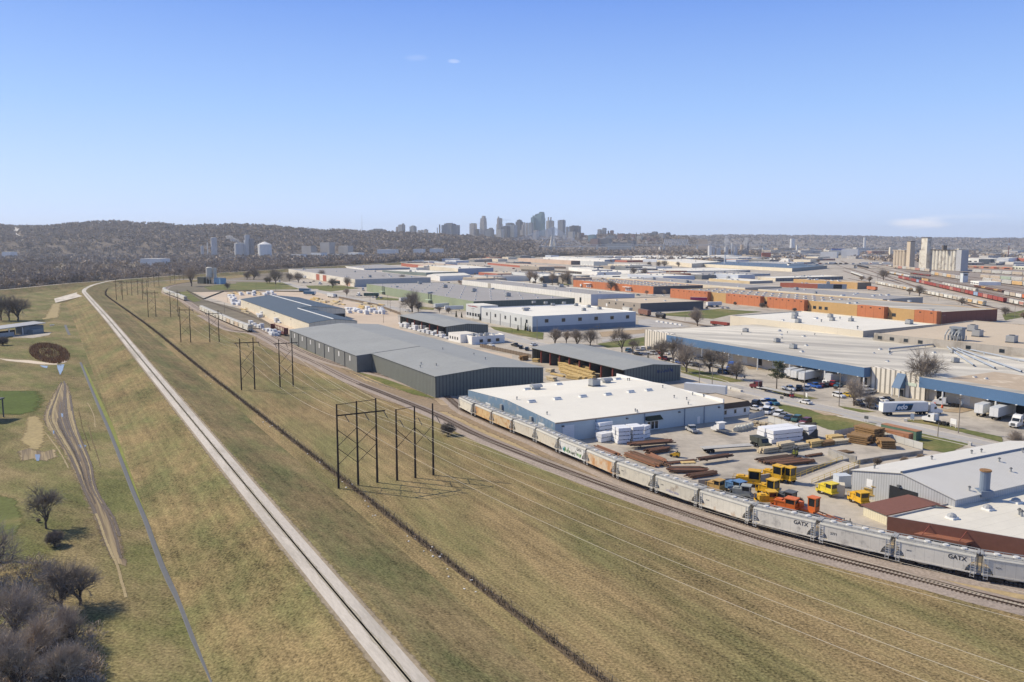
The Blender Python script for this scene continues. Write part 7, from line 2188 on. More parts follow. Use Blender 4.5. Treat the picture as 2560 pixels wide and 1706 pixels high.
for i in range(46):
 p,d=along(fence_line,40+rg.random()**1.5*260)
 o_=rg.gauss(-1.0,1.2)
 mb=MB();w=rg.uniform(.12,.38);mb.box((p.x+d.y*o_,p.y-d.x*o_,.03),(w,w*rg.uniform(.5,1),rg.uniform(.06,.16)),0,rg.random()*3)
 tag(mb.build('litter_scrap',M('white_litter',(.72,.71,.68),.7)),'white scrap of litter lying by the chain link fence','litter','litter along the fence')
# ---- timber poles and lamps along the streets
polem=M('grey_timber_pole',(.24,.205,.165),.9,.2,2)
def upole(b,t,label,arm=0,lamp=0,m=None,r=.15):
 p=G(b);h=min(max(ztop(p,t),4),22)
 root=thing('utility_pole' if not lamp else 'street_lamp',label,'utility pole' if not lamp else 'street lamp',(p.x,p.y,0))
 mb=MB();mb.tube((p.x,p.y,-.1),(p.x,p.y,h),r,r*.65,7);mb.build('pole',m or polem,root)
 if arm:
  mb=MB();mb.box((p.x,p.y,h-.9),(2.6,.14,.16),0,.35);mb.build('crossarm',polem,root)
  for k in(-1.1,0,1.1):
   mb=MB();q=(p.x+k*math.cos(.35),p.y+k*math.sin(.35));mb.tube((*q,h-.74),(*q,h-.5),.06,.05,5);mb.build('insulator',galv,root)
 if arm>1:
  mb=MB();mb.tube((p.x+.35,p.y-.2,h-2.6),(p.x+.35,p.y-.2,h-1.6),.28,.28,8);mb.build('transformer',galv,root)
 if lamp:
  mb=MB();mb.path([(p.x,p.y,h),(p.x+.8,p.y,h+.3),(p.x+1.6,p.y,h+.3)],.05,4);mb.build('arm',galv,root)
  mb=MB();mb.box((p.x+1.8,p.y,h+.18),(.7,.3,.14));mb.build('lamp_head',galv,root)
 return V3((p.x,p.y,h-.5))
tops=[upole(*a)for a in(('r742,1212','r795,285','thick timber pole with a transformer at the verge beside the day cab tractor',2),('G652,795','G660,490','timber pole on the grass island before the white suv',1),('G330,728','G335,440','timber pole beside the tail of the long flatbed',1),('P785,715','P785,345','pale timber pole behind the tall parapet',1),('P605,672','P612,300','darker timber pole beside the end of the timber shed',1),('P430,520','P430,140','slim pole on the grass verge by the dark shed end',1))]
for a in(('C230,1288','C205,1100','street lamp with a curved arm before the white office warehouse',0,1),('B1050,990','B1050,880','pole beside the fence of the lumber yard',1),('B1212,975','B1212,870','first of two poles before the green warehouse entrance',1),('B1235,1032','B1235,915','taller of two poles before the green warehouse entrance',1),('B1325,1042','B1325,975','yard lamp pole at the lumber yard fence',0,1),('B1172,1130','B1172,1060','yard pole on the empty tan concrete',0),('B182,840','B182,700','pole at the far end of the lumber yard',1),('B1995,1105','B1995,990','pole in front of the red lettered office',1),('B2140,1110','B2130,1015','double pole before the white office warehouse windows',1),('B1480,915','B1480,830','slim pole against the green warehouse',0),('A2090,940','A2090,815','lamp pole inside the far lumber yard',0,1),('A2065,1040','A2065,945','pole by the lumber yard siding',0),('A1885,1560','A1885,1560','x')if False else('C430,780','C430,640','pole at the green hut',1),('C780,1330','C780,1150','pole among the bare tree row',1),('C805,1190','C800,1160','white sign post by the white warehouse',0),('X1167,402','X1167,245','first of four pale tall poles before the river wood',1),('X1207,402','X1207,265','second of four pale tall poles before the river wood',1),('X1287,402','X1287,250','third of four pale tall poles before the river wood',1),('X1327,402','X1327,265','fourth of four pale tall poles before the river wood',1),('D2265,1090','D2265,960','pole near the maroon brick wall',1),('D1565,930','D1565,840','pole along the rail yard by the pale hoppers',1),('D1740,770','D1740,690','dark pole by the white signal tower',0),('D1005,760','D1005,600','tall pole standing among the white tank cars',1),('D460,500','D460,415','dark pole by the overpass',1),('D290,930','D290,900','post by the buff bricks',0),('D1595,1150','D1595,1065','white lamp post at the maroon corner',0,1),('W235,480','W235,425','pole before the long white hall',1),('W540,520','W540,460','pole by the blue grey hall side',1),('G1560,1075','G1560,1000','thin pole on the street edge',0),('C1590,1110','C1590,1040','post by the rail siding',0),('L1312,748','L1312,590','tall highway lamp nearest the ramp',0,1),('L1528,700','L1528,580','second tall highway lamp',0,1),('L1848,718','L1848,605','third tall highway lamp',0,1),('L2100,700','L2100,605','fourth tall highway lamp',0,1)):
 tops.append(upole(*a))
for i,(a,b)in enumerate(((0,1),(1,2),(2,3),(3,4),(4,5))):
 for k in(-1,1):
  mb=MB();u,v=tops[a]+V3((k*.9,k*.3,0)),tops[b]+V3((k*.9,k*.3,0));mb.path([u.lerp(v,t/12)-V3((0,0,3.6*(t/12)*(1-t/12)))for t in range(13)],.014,3)
  tag(mb.build('street_wire',M('grey_cable',(.2,.2,.2),.6)),'thin cable strung between the street poles','cable','cables along the main street')
# ---- signs, barrels, blocks
def board(s,w,h,z,hd,col,label,legs=2):
 p=G(s);rz=head(*hd)
 root=thing('sign',label,'sign',(p.x,p.y,.1),rz)
 mb=MB();mb.box((0,0,z),(w,.12,h));mb.build('board',col,root,False)
 for x in((-w*.4,w*.4)if legs==2 else(0,)):
  mb=MB();mb.box((x,.02,0),(.12,.1,z));mb.build('post',whitep,root,False)
board('G1325,925',1.1,1.7,.4,('G1300,920','G1400,935'),M('sign_blue_grey',(.22,.27,.36)),'upright blue and white sign at the entrance verge')
board('r615,1075',2.0,1.6,1.0,('r500,1030','r760,1090'),whitep,'white board sign on two posts at the grass verge')
board('G902,940',1.3,.9,.9,('G850,930','G960,950'),dkgrey,'small dark sign on the corner of the grass triangle')
board('G125,752',1.3,.9,.9,('G90,745','G180,760'),dkgrey,'small dark sign at the other end of the grass triangle')
board('P2108,872',1.0,1.4,.3,('P2080,860','P2140,880'),whitep,'white panel sign at the flatbed grass island')
board('P1240,625',.9,.9,.9,('P1200,615','P1280,640'),dkgrey,'little sign at the tip of the verge')
barm=M('barrel_orange',(.65,.10,.03),.6)
for s,lb in(('G1532,790','orange traffic barrel nearer the lettered trailer'),('G1600,812','orange traffic barrel nearer the white tractor unit')):
 p=G(s);root=thing('traffic_barrel',lb,'traffic barrel',(p.x,p.y,.1))
 mb=MB();mb.tube((0,0,0),(0,0,1.0),.34,.25,10);mb.build('barrel',barm,root,False)
 mb=MB();mb.tube((0,0,0),(0,0,.08),.45,.45,8);mb.build('base',black,root,False)
 for z in(.35,.7):
  mb=MB();mb.tube((0,0,z),(0,0,z+.12),.33-z*.08,.32-z*.08,10,0,False);mb.build('reflective_band',whitep,root,False)
def slab(name,label,cat,a,b,w,h,mat,z=.06,group=None,sub=None):
 """a long low object from mark a to mark b"""
 A,B=G(a),G(b)
 d=B-A;L_=d.length
 c=(A+B)/2
 mb=MB();mb.box((c.x,c.y,z),(L_,w,h),0,math.atan2(d.y,d.x))
 return tag(mb.build(name,mat),label,cat,group)
concb=M('pale_concrete_block',(.58,.55,.49),.9,.1,1)
slab('concrete_barrier','short pale concrete block by the street at the shed verge','barrier','P1005,735','P1055,752',1.0,.8,concb,.1)
slab('concrete_barrier','long pale concrete barrier by the street at the shed verge','barrier','P1065,755','P1200,790',1.0,.8,concb,.1)
slab('concrete_barrier','sandy boulder like block at the street corner by the zinc shed','barrier','G1842,1155','G1870,1160',.9,.9,concb,.1)
slab('concrete_barrier','sandy block on the grass verge behind the entrance sign','barrier','G1250,932','G1280,935',.9,.8,concb,.1)
for i in range(6):slab('parking_block','white parking block beside the rail siding','barrier','C%d,%d'%(1325+i*42,1122+i*6.5),'C%d,%d'%(1348+i*42,1125+i*6.5),1.0,.9,whitep,.1,'white blocks along the rail siding')
# ---- timber, steel and packs
wood=[M('fresh_timber',(.56,.41,.18),.85,.2,1.5,seam=(.9,.06,.3)),M('pale_timber',(.56,.47,.32),.85,.15,1.5,seam=(.9,.06,.3)),M('brown_timber',(.27,.165,.075),.85,.2,1.5,seam=(.9,.06,.3)),M('dark_brown_timber',(.155,.10,.055),.9,.25,1.5)]
wrap=M('white_pack_wrap',(.70,.71,.72),.5,.06,.8,tint=((.45,.52,.60),.66,1.2,.05))
rust=[M('rusty_steel',(.185,.105,.065),.8,.25,2),M('dark_rust_steel',(.12,.078,.055),.8,.25,2),M('red_rust_steel',(.30,.145,.085),.8,.2,2)]
bandm=M('strap_dark',(.05,.05,.055),.7)
def pile(name,label,cat,a,b,w,tiers,th,mat,group=None,rows=1,gap=.1,z=.07,jag=.4,band=None):
 """a stacked pack from mark a to mark b: tiers of boards on bearers, each tier a little out of line"""
 A,B=G(a),G(b)
 d=B-A;L_=max(d.length,.6);d.normalize()
 n=V3((-d.y,d.x,0));c=(A+B)/2;rz=math.atan2(d.y,d.x)
 rg=random.Random(int(A.x*10)+int(A.y))
 mb=MB()
 for t in range(tiers):
  for r_ in range(rows):
   j=rg.uniform(-jag,jag);wr=(w-gap*(rows-1))/rows
   q=c+d*j+n*((r_-(rows-1)/2)*(wr+gap))
   mb.box((q.x,q.y,z+.1+t*(th+.17)),(L_*rg.uniform(.9,1.0),wr*rg.uniform(.9,1),th),0,rz+rg.uniform(-.012,.012))
  for k in(-.35,0,.35):
   q=c+d*L_*k;mb.box((q.x,q.y,z+t*(th+.17)),(.16,w,.16),1,rz)
 o=mb.build(name,[mat,band or wood[3]])
 return tag(o,label,cat,group)
def beams(label,a,b,n,w,mat,lay=1,group=None,z=.12):
 n+=2
 A,B=G(a),G(b);d=B-A;L_=d.length;d.normalize();nn_=V3((-d.y,d.x,0));rg=random.Random(int(A.x*7)+n)
 mb=MB()
 for l in range(lay):
  for i in range(n):
   q=(A+B)/2+nn_*((i-(n-1)/2)*w/n)+d*rg.uniform(-.9,.9)
   mb.box((q.x,q.y,z+.15+l*.34),(L_*rg.uniform(.78,1.0),w/n*rg.uniform(.35,.62),.26),rg.choice((0,0,2,3)),math.atan2(d.y,d.x)+rg.uniform(-.03,.03))
 for k in(-.3,.3):
  q=(A+B)/2+d*L_*k;mb.box((q.x,q.y,z-.05),(.2,w*1.1,.2),1,math.atan2(d.y,d.x))
 return tag(mb.build('steel_stack',[mat,wood[3],rust[2],rust[1]]),label,'steel stack',group)
beams('orange rusty channel stack right behind the cream rusty hopper car','F745,1190','F965,1275',7,2.6,rust[2],3)
beams('long diagonal bundle of rusty steel in the middle of the yard','F1050,1235','F1390,1360',9,4.2,rust[0],2)
beams('short rusty bundle lying beside the long diagonal one','F1250,1255','F1400,1320',6,2.4,rust[2],2)
beams('raised rack of dark rusty steel near the white packs','F1075,1185','F1470,1150',7,3.4,rust[1],2,z=.8)
beams('rusty angle stack behind the yellow forklift','F1240,1235','F1440,1205',6,2.2,rust[0],3)
beams('low row of rusty rails before the yellow forklift','F1410,1330','F1690,1300',4,1.4,rust[1],1)
beams('trestle of rusty long beams casting a double shadow','F1710,1330','F2020,1285',5,1.8,rust[1],2,z=.9)
beams('wide dark rusty stack with pale planks on top','F1430,1395','F1790,1395',9,4.0,rust[1],2)
beams('rusty stack on the edge of the yard wall','F1610,1460','F1870,1420',6,2.0,rust[0],2)
beams('long dark brown sheet pile stack before the yard wall','R270,610','R700,550',9,4.2,rust[1],2)
beams('reddish brown sheet pile stack topped with white spots','R430,640','R890,590',8,3.0,rust[0],2)
beams('low brown beam pile behind the lime forklift','R830,535','R1030,505',5,1.2,rust[0],1)
pile('timber_pack','fresh planks laid on the wide dark rusty stack','timber pack','F1560,1355','F1690,1350',1.6,1,.25,wood[0],z=.95)
for a,b,w,t,h,m,lb in(('R275,490','R470,465',1.9,2,.55,1,'pale timber pack at the yard centre, lowest of the row'),('R490,468','R660,440',2.2,3,.6,1,'tall pale timber pack behind the lime forklift'),('R690,445','R830,425',2,2,.55,1,'timber pack half wrapped in white sheet'),('R840,420','R1000,395',2.2,2,.7,0,'orange tinted timber pack in the yard row'),('R1000,405','R1140,385',2,2,.5,2,'brown timber pack following the orange tinted one'),('R1090,345','R1250,330',2.6,2,.6,0,'higher timber pack at the end of the yard row'),('R1135,380','R1300,365',2.4,2,.4,1,'loose timber lying below the higher pack'),('R1340,345','R1590,385',4.5,4,.42,2,'wide brown plank stack beside the yard gate'),('R1430,295','R1690,355',4.5,6,.45,2,'tallest brown plank stack at the corner fence'),('R1670,415','R1850,420',4.2,4,.4,2,'reddish brown plank stack nearest the scrub'),('R1170,490','R1350,475',2.4,1,.3,3,'low dark blue and brown plank bundle on the concrete'),('R300,475','R360,490',1.5,2,.3,1,'small pallet of boards by the dump truck')):
 pile('timber_pack',lb,'timber pack',a,b,w,t,h,wood[m],rows=3)
for a,b,w,t,lb in(('R330,350','R700,310',6.5,3,'big white wrapped timber pile near the parked cars'),('R760,310','R860,290',5.0,3,'white wrapped pile under a dark tarpaulin'),('F945,1130','F1060,1122',4.2,4,'front white wrapped pack by the blue white wall'),('F1075,1118','F1180,1108',4.2,4,'white wrapped pack beside the front one at the wall'),('F905,1035','F1110,1010',4.5,4,'white packs standing behind at the wall'),('F760,1085','F890,1062',3.6,4,'white packs nearest the roller door'),('F790,1125','F910,1100',2.5,2,'low leaning white packs before the wall'),('F1185,1095','F1240,1075',2.2,3,'narrow white pallet stack by the green awning')):
 pile('wrapped_pack',lb,'wrapped pack',a,b,w,t,1.05 if t<4 else .95,wrap,rows=2,jag=.15,band=bandm)
mb=MB();p=G('R790,315');mb.face([(p.x-2,p.y-3,.3),(p.x+3.5,p.y-2.2,.3),(p.x+4.2,p.y+2,4.3),(p.x-1,p.y+2,3.9)]);tag(mb.build('tarpaulin',M('dark_tarpaulin',(.06,.055,.045),.8)),'dark tarpaulin draped over a white wrapped pile','tarpaulin')
for i,(a,b)in enumerate((('R-5,240','R10,215'),('R25,235','R42,210'),('R60,232','R78,208'),('R95,222','R112,198'),('R130,212','R148,190'),('R165,200','R182,180'))):
 A,B=G(a),G(b);mb=MB();mb.tube((A.x,A.y,.75),(B.x,B.y,.75),.72,.72,12);mb.box(((A.x+B.x)/2,(A.y+B.y)/2,.02),(2.2,1.2,.14));tag(mb.build('pipe_bundle',[M('pale_wrapped_coil',(.50,.48,.40),.7)]),'pale wrapped coil in the row before the office annex','coil','coils before the office annex')
for i in range(5):pile('block_pallet','pale block pallet along the yard fence by the annex','pallet','R%d,%d'%(195+i*34,160+i*5),'R%d,%d'%(222+i*34,164+i*5),1.6,2,.6,wood[1],'pallets by the annex fence',rows=2)
for a,b,lb,m in(('G945,1062','G1310,1135','long orange shipping container with a rusty roof by the yard fence',M('container_orange',(.52,.25,.13),.7,.15,.6,seam=(.3,.08,.25),tint=((.28,.11,.05),.58,.3,.08))),('G1060,1035','G1385,1110','dull green shipping container behind the orange one',M('container_green',(.11,.19,.13),.7,.15,.6,seam=(.3,.08,.25))),('Q2085,640','Q2290,660','cream storage box beside the lemon yellow machine',M('container_cream',(.56,.50,.38),.7,.08,.6)),('Q2150,500','Q2353,490','pale grey storage container at the corner of the zinc shed',M('container_grey',(.50,.54,.58),.6,.08,.6,seam=(.3,.08,.2))),('B2065,640','B2100,640','x',None)):
 if m is None:continue
 A,B=G(a),G(b);d=B-A;c=(A+B)/2;rz=math.atan2(d.y,d.x)
 L_=d.length
 root=thing('storage_container',lb,'container',(c.x,c.y,.1),rz)
 mb=MB();mb.box((0,0,0),(L_,2.44,2.5));mb.build('body',m,root,False)
 mb=MB();mb.box((0,0,2.5),(L_+.05,2.5,.12));mb.build('roof',M('container_roof_rust',(.34,.17,.09),.8,.3,.6)if 'orange' in lb else m,root,False)
 for y in(-.6,.6):
  mb=MB();mb.box((L_/2+.03,y,.15),(.06,1.1,2.2));mb.build('door',m,root,False)
wallc=M('yard_wall_concrete',(.33,.315,.29),.9,.15,.6,tint=((.2,.19,.17),.58,.3,.08))
def lowwall(name,label,cat,marks,h,t,mat,z=.05):
 P=lst(marks);mb=MB()
 for a,b in zip(P[:-1],P[1:]):
  c=(a+b)/2;mb.box((c.x,c.y,z),((b-a).length,t,h),0,math.atan2((b-a).y,(b-a).x))
 return tag(mb.build(name,mat),label,cat)
lowwall('retaining_wall','long grey concrete retaining wall behind the yellow machines','wall','Q-100,510 Q530,480 Q1000,420 Q1400,330 Q1900,250 Q2353,150 I560,140 I810,215',1.7,.4,wallc)
lowwall('retaining_wall','second concrete wall carrying the scrub by the zinc shed','wall','I815,225 I1080,180 I1420,130',1.0,.4,wallc)
ra,rb=G('I320,385'),G('I760,265')
d=(rb-ra).normalized();n=V3((-d.y,d.x,0));L_=(rb-ra).length
root=thing('loading_ramp','concrete loading ramp with yellow handrails beside the zinc shed','ramp',(ra.x,ra.y,.06))
mb=MB()
for k in(-1,1):pass
q=[ra+n*2.2,ra-n*2.2,rb-n*2.2,rb+n*2.2]
zz=[.05,.05,1.5,1.5]
mb.face([(p.x,p.y,z)for p,z in zip(q,zz)]);mb.face([(q[1].x,q[1].y,0),(q[2].x,q[2].y,0),(q[2].x,q[2].y,1.5),(q[1].x,q[1].y,.05)]);mb.face([(q[0].x,q[0].y,0),(q[3].x,q[3].y,0),(q[3].x,q[3].y,1.5),(q[0].x,q[0].y,.05)]);mb.face([(q[2].x,q[2].y,0),(q[3].x,q[3].y,0),(q[3].x,q[3].y,1.5),(q[2].x,q[2].y,1.5)])
mb.build('ramp_slab',M('ramp_concrete',(.44,.40,.34),.9,.12,.6),root)
for k in(-2.35,2.35):
 mb=MB()
 for i in range(9):
  p=ra.lerp(rb,i/8)+n*k;z=.05+1.45*i/8
  mb.tube((p.x,p.y,0),(p.x,p.y,z+1.1),.05,.05,4)
 for hz_ in(.55,1.1):mb.path([(*(ra+n*k).to_2d(),.05+hz_),(*(rb+n*k).to_2d(),1.5+hz_)],.05,4)
 mb.build('handrail',M('rail_yellow',(.58,.42,.08),.6),root)
meshm=M('pale_slatted_mesh',(.50,.50,.48),.8,.08,1,seam=(.25,.06,.3))
for a,b,lb in(('G0,940','G450,1085','pale slatted fence behind the row of suvs'),('G455,1085','G370,1090','pale fence gate panel at the white pile'),('G610,1085','G870,1035','pale slatted fence leaf beside the yard entrance'),('G870,1040','G1420,1200','pale slatted fence in front of the orange container'),('F2175,925','F2320,890','grey slatted fence behind the office annex')):
 A,B=G(a),G(b);d=B-A;L_=d.length;c=(A+B)/2
 root=thing('slatted_fence',lb,'fence',(c.x,c.y,.06),math.atan2(d.y,d.x))
 mb=MB();mb.wall((-L_/2,0),(L_/2,0),.1,2.0);mb.wall((-L_/2,.06),(L_/2,.06),.1,2.0);mb.build('mesh_panel',meshm,root,False)
 for i in range(int(L_/3)+1):
  mb=MB();mb.tube((-L_/2+i*L_/max(1,int(L_/3)),.03,0),(-L_/2+i*L_/max(1,int(L_/3)),.03,2.3),.05,.05,5);mb.build('post',dkgrey,root,False)
for marks,lb in(('S0,45 S560,165 S690,195','brown timber fence between lumber yard and office car park'),('B760,905 B1110,975 B1330,1060','brown timber fence along the street side of the lumber yard'),('B1330,1240 B1500,1250','x')):
 if lb=='x':continue
 P=lst(marks);root=thing('timber_fence',lb,'fence',(P[0].x,P[0].y,0));mb=MB()
 for a,b in zip(P[:-1],P[1:]):
  mb.wall(a,b,.1,1.9)
  k=int((b-a).length/2.5)
  for i in range(k):q=a.lerp(b,i/k);mb.tube((q.x,q.y,0),(q.x,q.y,2.1),.07,.07,4)
 mb.build('boards',M('weathered_fence_boards',(.20,.155,.115),.9,.2,1,seam=(.3,.05,.35)),root)
lowwall('hedge','dark clipped hedge bordering the far end of the lumber yard','hedge','A1720,835 A1870,915 A2050,845 A2353,840 B540,850',.9,1.2,M('dark_hedge',(.075,.068,.045),.95,.4,1))
# ---- timber under and before the open sheds
for i in range(26):
 u,v=i%7,i//7
 x=1050+u*62+v*12;y=285+u*20+v*34
 pile('timber_pack','yellow timber pack stacked in front of the open shed','timber pack','S%d,%d'%(x,y),'S%d,%d'%(x+88,y+20),1.6,5-v,.5,wood[0],'yellow timber packs at the open shed',jag=.3)
for a,b,w,t,m,lb in(('S960,410','S1130,450',1.4,1,0,'long low yellow timber pack on the shed apron'),('S1160,460','S1350,490',1.6,2,0,'yellow timber pack at the edge of the white roof'),('S905,475','S1010,500',2,2,1,'pale timber pack peeping over the white roof'),('S545,225','S625,215',2.5,3,2,'brown timber pack at the fence end by the shed'),('S718,240','S795,248',2.5,2,0,'bright yellow timber pack under the shed corner'),('S900,370','S975,385',2.4,2,1,'white topped timber pack beside the grey warehouse'),('S1515,440','S1605,445',2.4,2,1,'grey white pack under the shed near the red post'),('S1620,440','S1720,450',2.2,2,0,'yellow pack under the last shed bay')):
 pile('timber_pack',lb,'timber pack',a,b,w,t,.6,wood[m],rows=2)
for i in range(22):
 u,v=i%11,i//11
 x=1320+u*41+v*10;y=1140+u*11+v*24
 pile('wrapped_pack','white wrapped pack before the open shed beside the small office','wrapped pack','B%d,%d'%(x,y),'B%d,%d'%(x+26,y+5),2.4,R.choice((1,2,3)),.9,wrap,'white packs before the far open shed',rows=2,jag=.1,band=bandm)
# ---- packs all round the cream lumber store
rg=random.Random(21)
SP=[(1790+rg.uniform(0,200),440+rg.uniform(0,60))for _ in range(10)]+[(2040+rg.uniform(0,300),440+rg.uniform(0,70))for _ in range(16)]+[(60+rg.uniform(0,180),250+rg.uniform(0,120))for _ in range(14)]+[(200+rg.uniform(0,560),205+rg.uniform(-8,25))for _ in range(16)]+[(490+rg.uniform(0,90),500+rg.uniform(0,50))for _ in range(4)]+[(700+rg.uniform(0,130),600+rg.uniform(0,40))for _ in range(5)]+[(380+i*42,640+i*20+rg.uniform(-6,6))for i in range(10)]+[(690+rg.uniform(0,100),800+rg.uniform(0,24))for _ in range(5)]
for x,y in SP:
 s_=rg.uniform(18,40)
 pile('wrapped_pack','white wrapped pack standing around the cream lumber store','wrapped pack','T%d,%d'%(x,y),'T%d,%d'%(x+s_,y+s_*.3),rg.uniform(2,3),rg.choice((1,2,2,3)),.95,wrap,'white packs around the lumber store',rows=2,jag=.1,band=bandm)
SP=[(1240+rg.uniform(0,500),270+rg.uniform(0,90))for _ in range(34)]+[(20+rg.uniform(0,500),178+rg.uniform(0,30))for _ in range(14)]+[(1880+rg.uniform(0,420),350+rg.uniform(0,70))for _ in range(14)]+[(240+rg.uniform(0,200),420+rg.uniform(0,70))for _ in range(7)]
for x,y in SP:
 s_=rg.uniform(40,95)
 pile('timber_pack','pale timber pack lying in the far lumber yard','timber pack','T%d,%d'%(x,y),'T%d,%d'%(x+s_,y+s_*.22),rg.uniform(1.2,2.4),rg.choice((1,1,2)),.6,wood[rg.choice((0,1,1))],'timber packs of the far lumber yard',rows=2)
# ---- small buildings and plant at the far left
def hutbox(name,label,a,b,top,dp,m,mr):
 A,B=G(a),G(b);d=B-A;c=(A+B)/2;hh=ztop(A,top)
 root=thing(name,label,'hut',(c.x,c.y,0),math.atan2(d.y,d.x))
 mb=MB();mb.box((0,dp/2,0),(d.length,dp,hh));mb.build('wall',m,root,False)
 mb=MB();mb.box((0,dp/2,hh),(d.length+.6,dp+.6,.3));mb.build('roof',mr,root,False)
 mb=MB();mb.box((-d.length*.2,-.04,0),(1.6,.1,2.3));mb.build('door',dkgrey,root,False)
hutbox('blue_hut','small blue hut at the foot of the cement silo tower','Y1508,258','Y1590,262','Y1508,182',9,M('hut_blue',(.20,.36,.50)),M('hut_roof',(.34,.42,.50)))
hutbox('dark_shed','dark green windowless shed beside the bushy tree and silo tower','Y1298,252','Y1378,256','Y1298,172',12,M('hut_dark',(.06,.07,.06)),M('hut_dark_roof',(.12,.13,.12)))
p=G('Y1465,256');h=ztop(p,'Y1465,40')
root=thing('cement_silo_tower','pale steel silo tower on slim legs next to the blue hut','silo',(p.x,p.y,0))
sm=M('silo_pale',(.50,.48,.42),.6,.1,1)
w=4.4
mb=MB();mb.tube((p.x-1,p.y,h*.42),(p.x-1,p.y,h*.95),w,w,14);mb.tube((p.x-1,p.y,h*.95),(p.x-1,p.y,h),w,w*.5,14);mb.tube((p.x-1,p.y,h*.22),(p.x-1,p.y,h*.42),1.0,w,14);mb.build('silo_body',sm,root)
mb=MB()
for a in range(6):mb.tube((p.x-1+w*math.cos(a),p.y+w*math.sin(a),0),(p.x-1+w*math.cos(a),p.y+w*math.sin(a),h*.5),.3,.3,5)
mb.build('leg',galv,root)
mb=MB();mb.box((p.x+w+2.2,p.y,0),(3.2,3.2,h*.95));mb.build('lift_shaft',sm,root)
mb=MB();mb.box((p.x+w,p.y,h*.62),(9,7.5,.4));mb.build('platform',galv,root)
pa,pb_=G('p480,600'),G('p860,555')
pv_=thing('park_pavilion','grey park pavilion with a long sloping roof and open bays','pavilion',(pa.x,pa.y,0))
d=(pb_-pa).normalized();n=V3((-d.y,d.x,0))
gx=ztop(pa,'p480,440')
gxb=ztop(pb_,'p860,385')
wl_=M('pavilion_slate',(.19,.22,.24),.8,.1,.6)
mb=MB();w=(pb_-pa).length
q=[pa,pa+d*w,pa+d*w+n*7,pa+n*7]
mb.prism([(v.x,v.y)for v in q],0,gx-.4);mb.build('wall',wl_,pv_)
mb=MB();q2=[pa-d*34-n*1.2,pa+d*(w+1.0)-n*1.2,pa+d*(w+1.0)+n*9,pa-d*34+n*9]
zz=[gx-.3,gx+.9,gx+1.5,gx+.3]
mb.face([(v.x,v.y,z)for v,z in zip(q2,zz)]);mb.face([(v.x,v.y,z-.35)for v,z in zip(q2,zz)])
for i in range(4):
 j=(i+1)%4;mb.face([(q2[i].x,q2[i].y,zz[i]-.35),(q2[j].x,q2[j].y,zz[j]-.35),(q2[j].x,q2[j].y,zz[j]),(q2[i].x,q2[i].y,zz[i])])
mb.build('roof',M('pavilion_roof',(.36,.37,.38),.7,.1,.6),pv_)
for k in range(4):
 c=pa-d*(1+k*9);mb=MB();mb.box((c.x,c.y,0),(.45,.45,gx-.6));mb.build('column',whitep,pv_)
mb=MB();c=pa-d*18+n*6.5;mb.box((c.x,c.y,0),(34,.4,gx*.55),0,math.atan2(d.y,d.x));mb.build('back_wall',M('pavilion_dark',(.05,.055,.06)),pv_)
mb=MB();c=pa-d*14-n*.8;mb.box((c.x,c.y,0),(13,.3,gx*.5),0,math.atan2(d.y,d.x));mb.build('screen_wall',M('pavilion_screen',(.34,.35,.35)),pv_)
mb=MB();c=pa+d*(w*.45)-n*2.2;mb.box((c.x,c.y,0),(w*.55,4.2,gx*.55),0,math.atan2(d.y,d.x));mb.build('bin_store',M('bin_store_grey',(.20,.24,.26)),pv_)
sheet('pavilion_terrace',lst('p250,590 p640,605 p1010,560 p960,615 p650,672 p250,662'),.06,concrete)
mb=MB();c=G('p0,970');mb.box((c.x-2,c.y,.05),(.1,.1,.1))
s_=G('H118,940')-V3((.935,-.354,0))*7.2
sh=thing('shadow_shelter','dark roofed shelter at the park edge whose shadow falls on the turf','shelter',(s_.x-5,s_.y+2,0))  # unseen shelter added so that its shadow falls on the turf
mb=MB();mb.box((s_.x-5,s_.y+1,5.9),(10,8,.4));mb.build('roof',dkgrey,sh)
mb=MB()
for a in(-4.5,4.5):
 for b in(-3,3.6):mb.box((s_.x-5+a,s_.y+1+b,0),(.3,.3,5.9))
mb.build('column',dkgrey,sh)
for s,lb in(('H480,50','white park bench slab on the meadow beside the pavilion'),):
 slab('park_bench',lb,'bench','H455,52','H500,50',.6,.45,whitep)
# ---- grain elevators, towers, the distant town
siloc=M('silo_whitewash',(.60,.57,.49),.85,.10,.08,.12,.02,tint=((.33,.29,.24),.60,.12,.08))
silot=M('silo_tan',(.47,.40,.31),.85,.08,.1)
silod=M('silo_dark_cap',(.13,.115,.10),.8,.2,.1)
def elevator(label,a,b,top,hd,cols_,mat,r=4.6,rows=2):
 A,B=G(a),G(b);d=(B-A);L_=d.length;d.normalize();n=V3((-d.y,d.x,0))
 h=ztop(A,top);k=max(2,int(L_/(2*r)))
 r=L_/(2*k)
 root=thing('grain_elevator',label,'grain elevator',(A.x,A.y,0))
 for j in range(rows):
  for i in range(k):
   q=A+d*(r+i*2*r)+n*(r+j*2*r)
   mb=MB();mb.tube((q.x,q.y,0),(q.x,q.y,h),r*1.02,r*1.02,14);mb.build('silo',mat,root)
 mb=MB();c=A+d*L_/2+n*r*rows;mb.box((c.x,c.y,h),(L_+1,2*r*rows+1,1.4),0,math.atan2(d.y,d.x));mb.build('roof_deck',silod if rows>1 and cols_ else mat,root)
 hA,hB,ht,w=hd
 p,q=G(hA),G(hB);hh=ztop(p,ht)
 e_=q-p;c=(p+q)/2+n*w/2
 mb=MB();mb.box((c.x,c.y,0),(e_.length,w,hh),0,math.atan2(d.y,d.x));mb.build('headhouse',mat,root)
 mb=MB();mb.box((c.x,c.y,hh),(e_.length+.8,w+.8,1.6),0,math.atan2(d.y,d.x));mb.build('headhouse_cap',silod,root)
 return root,A,d,n,h
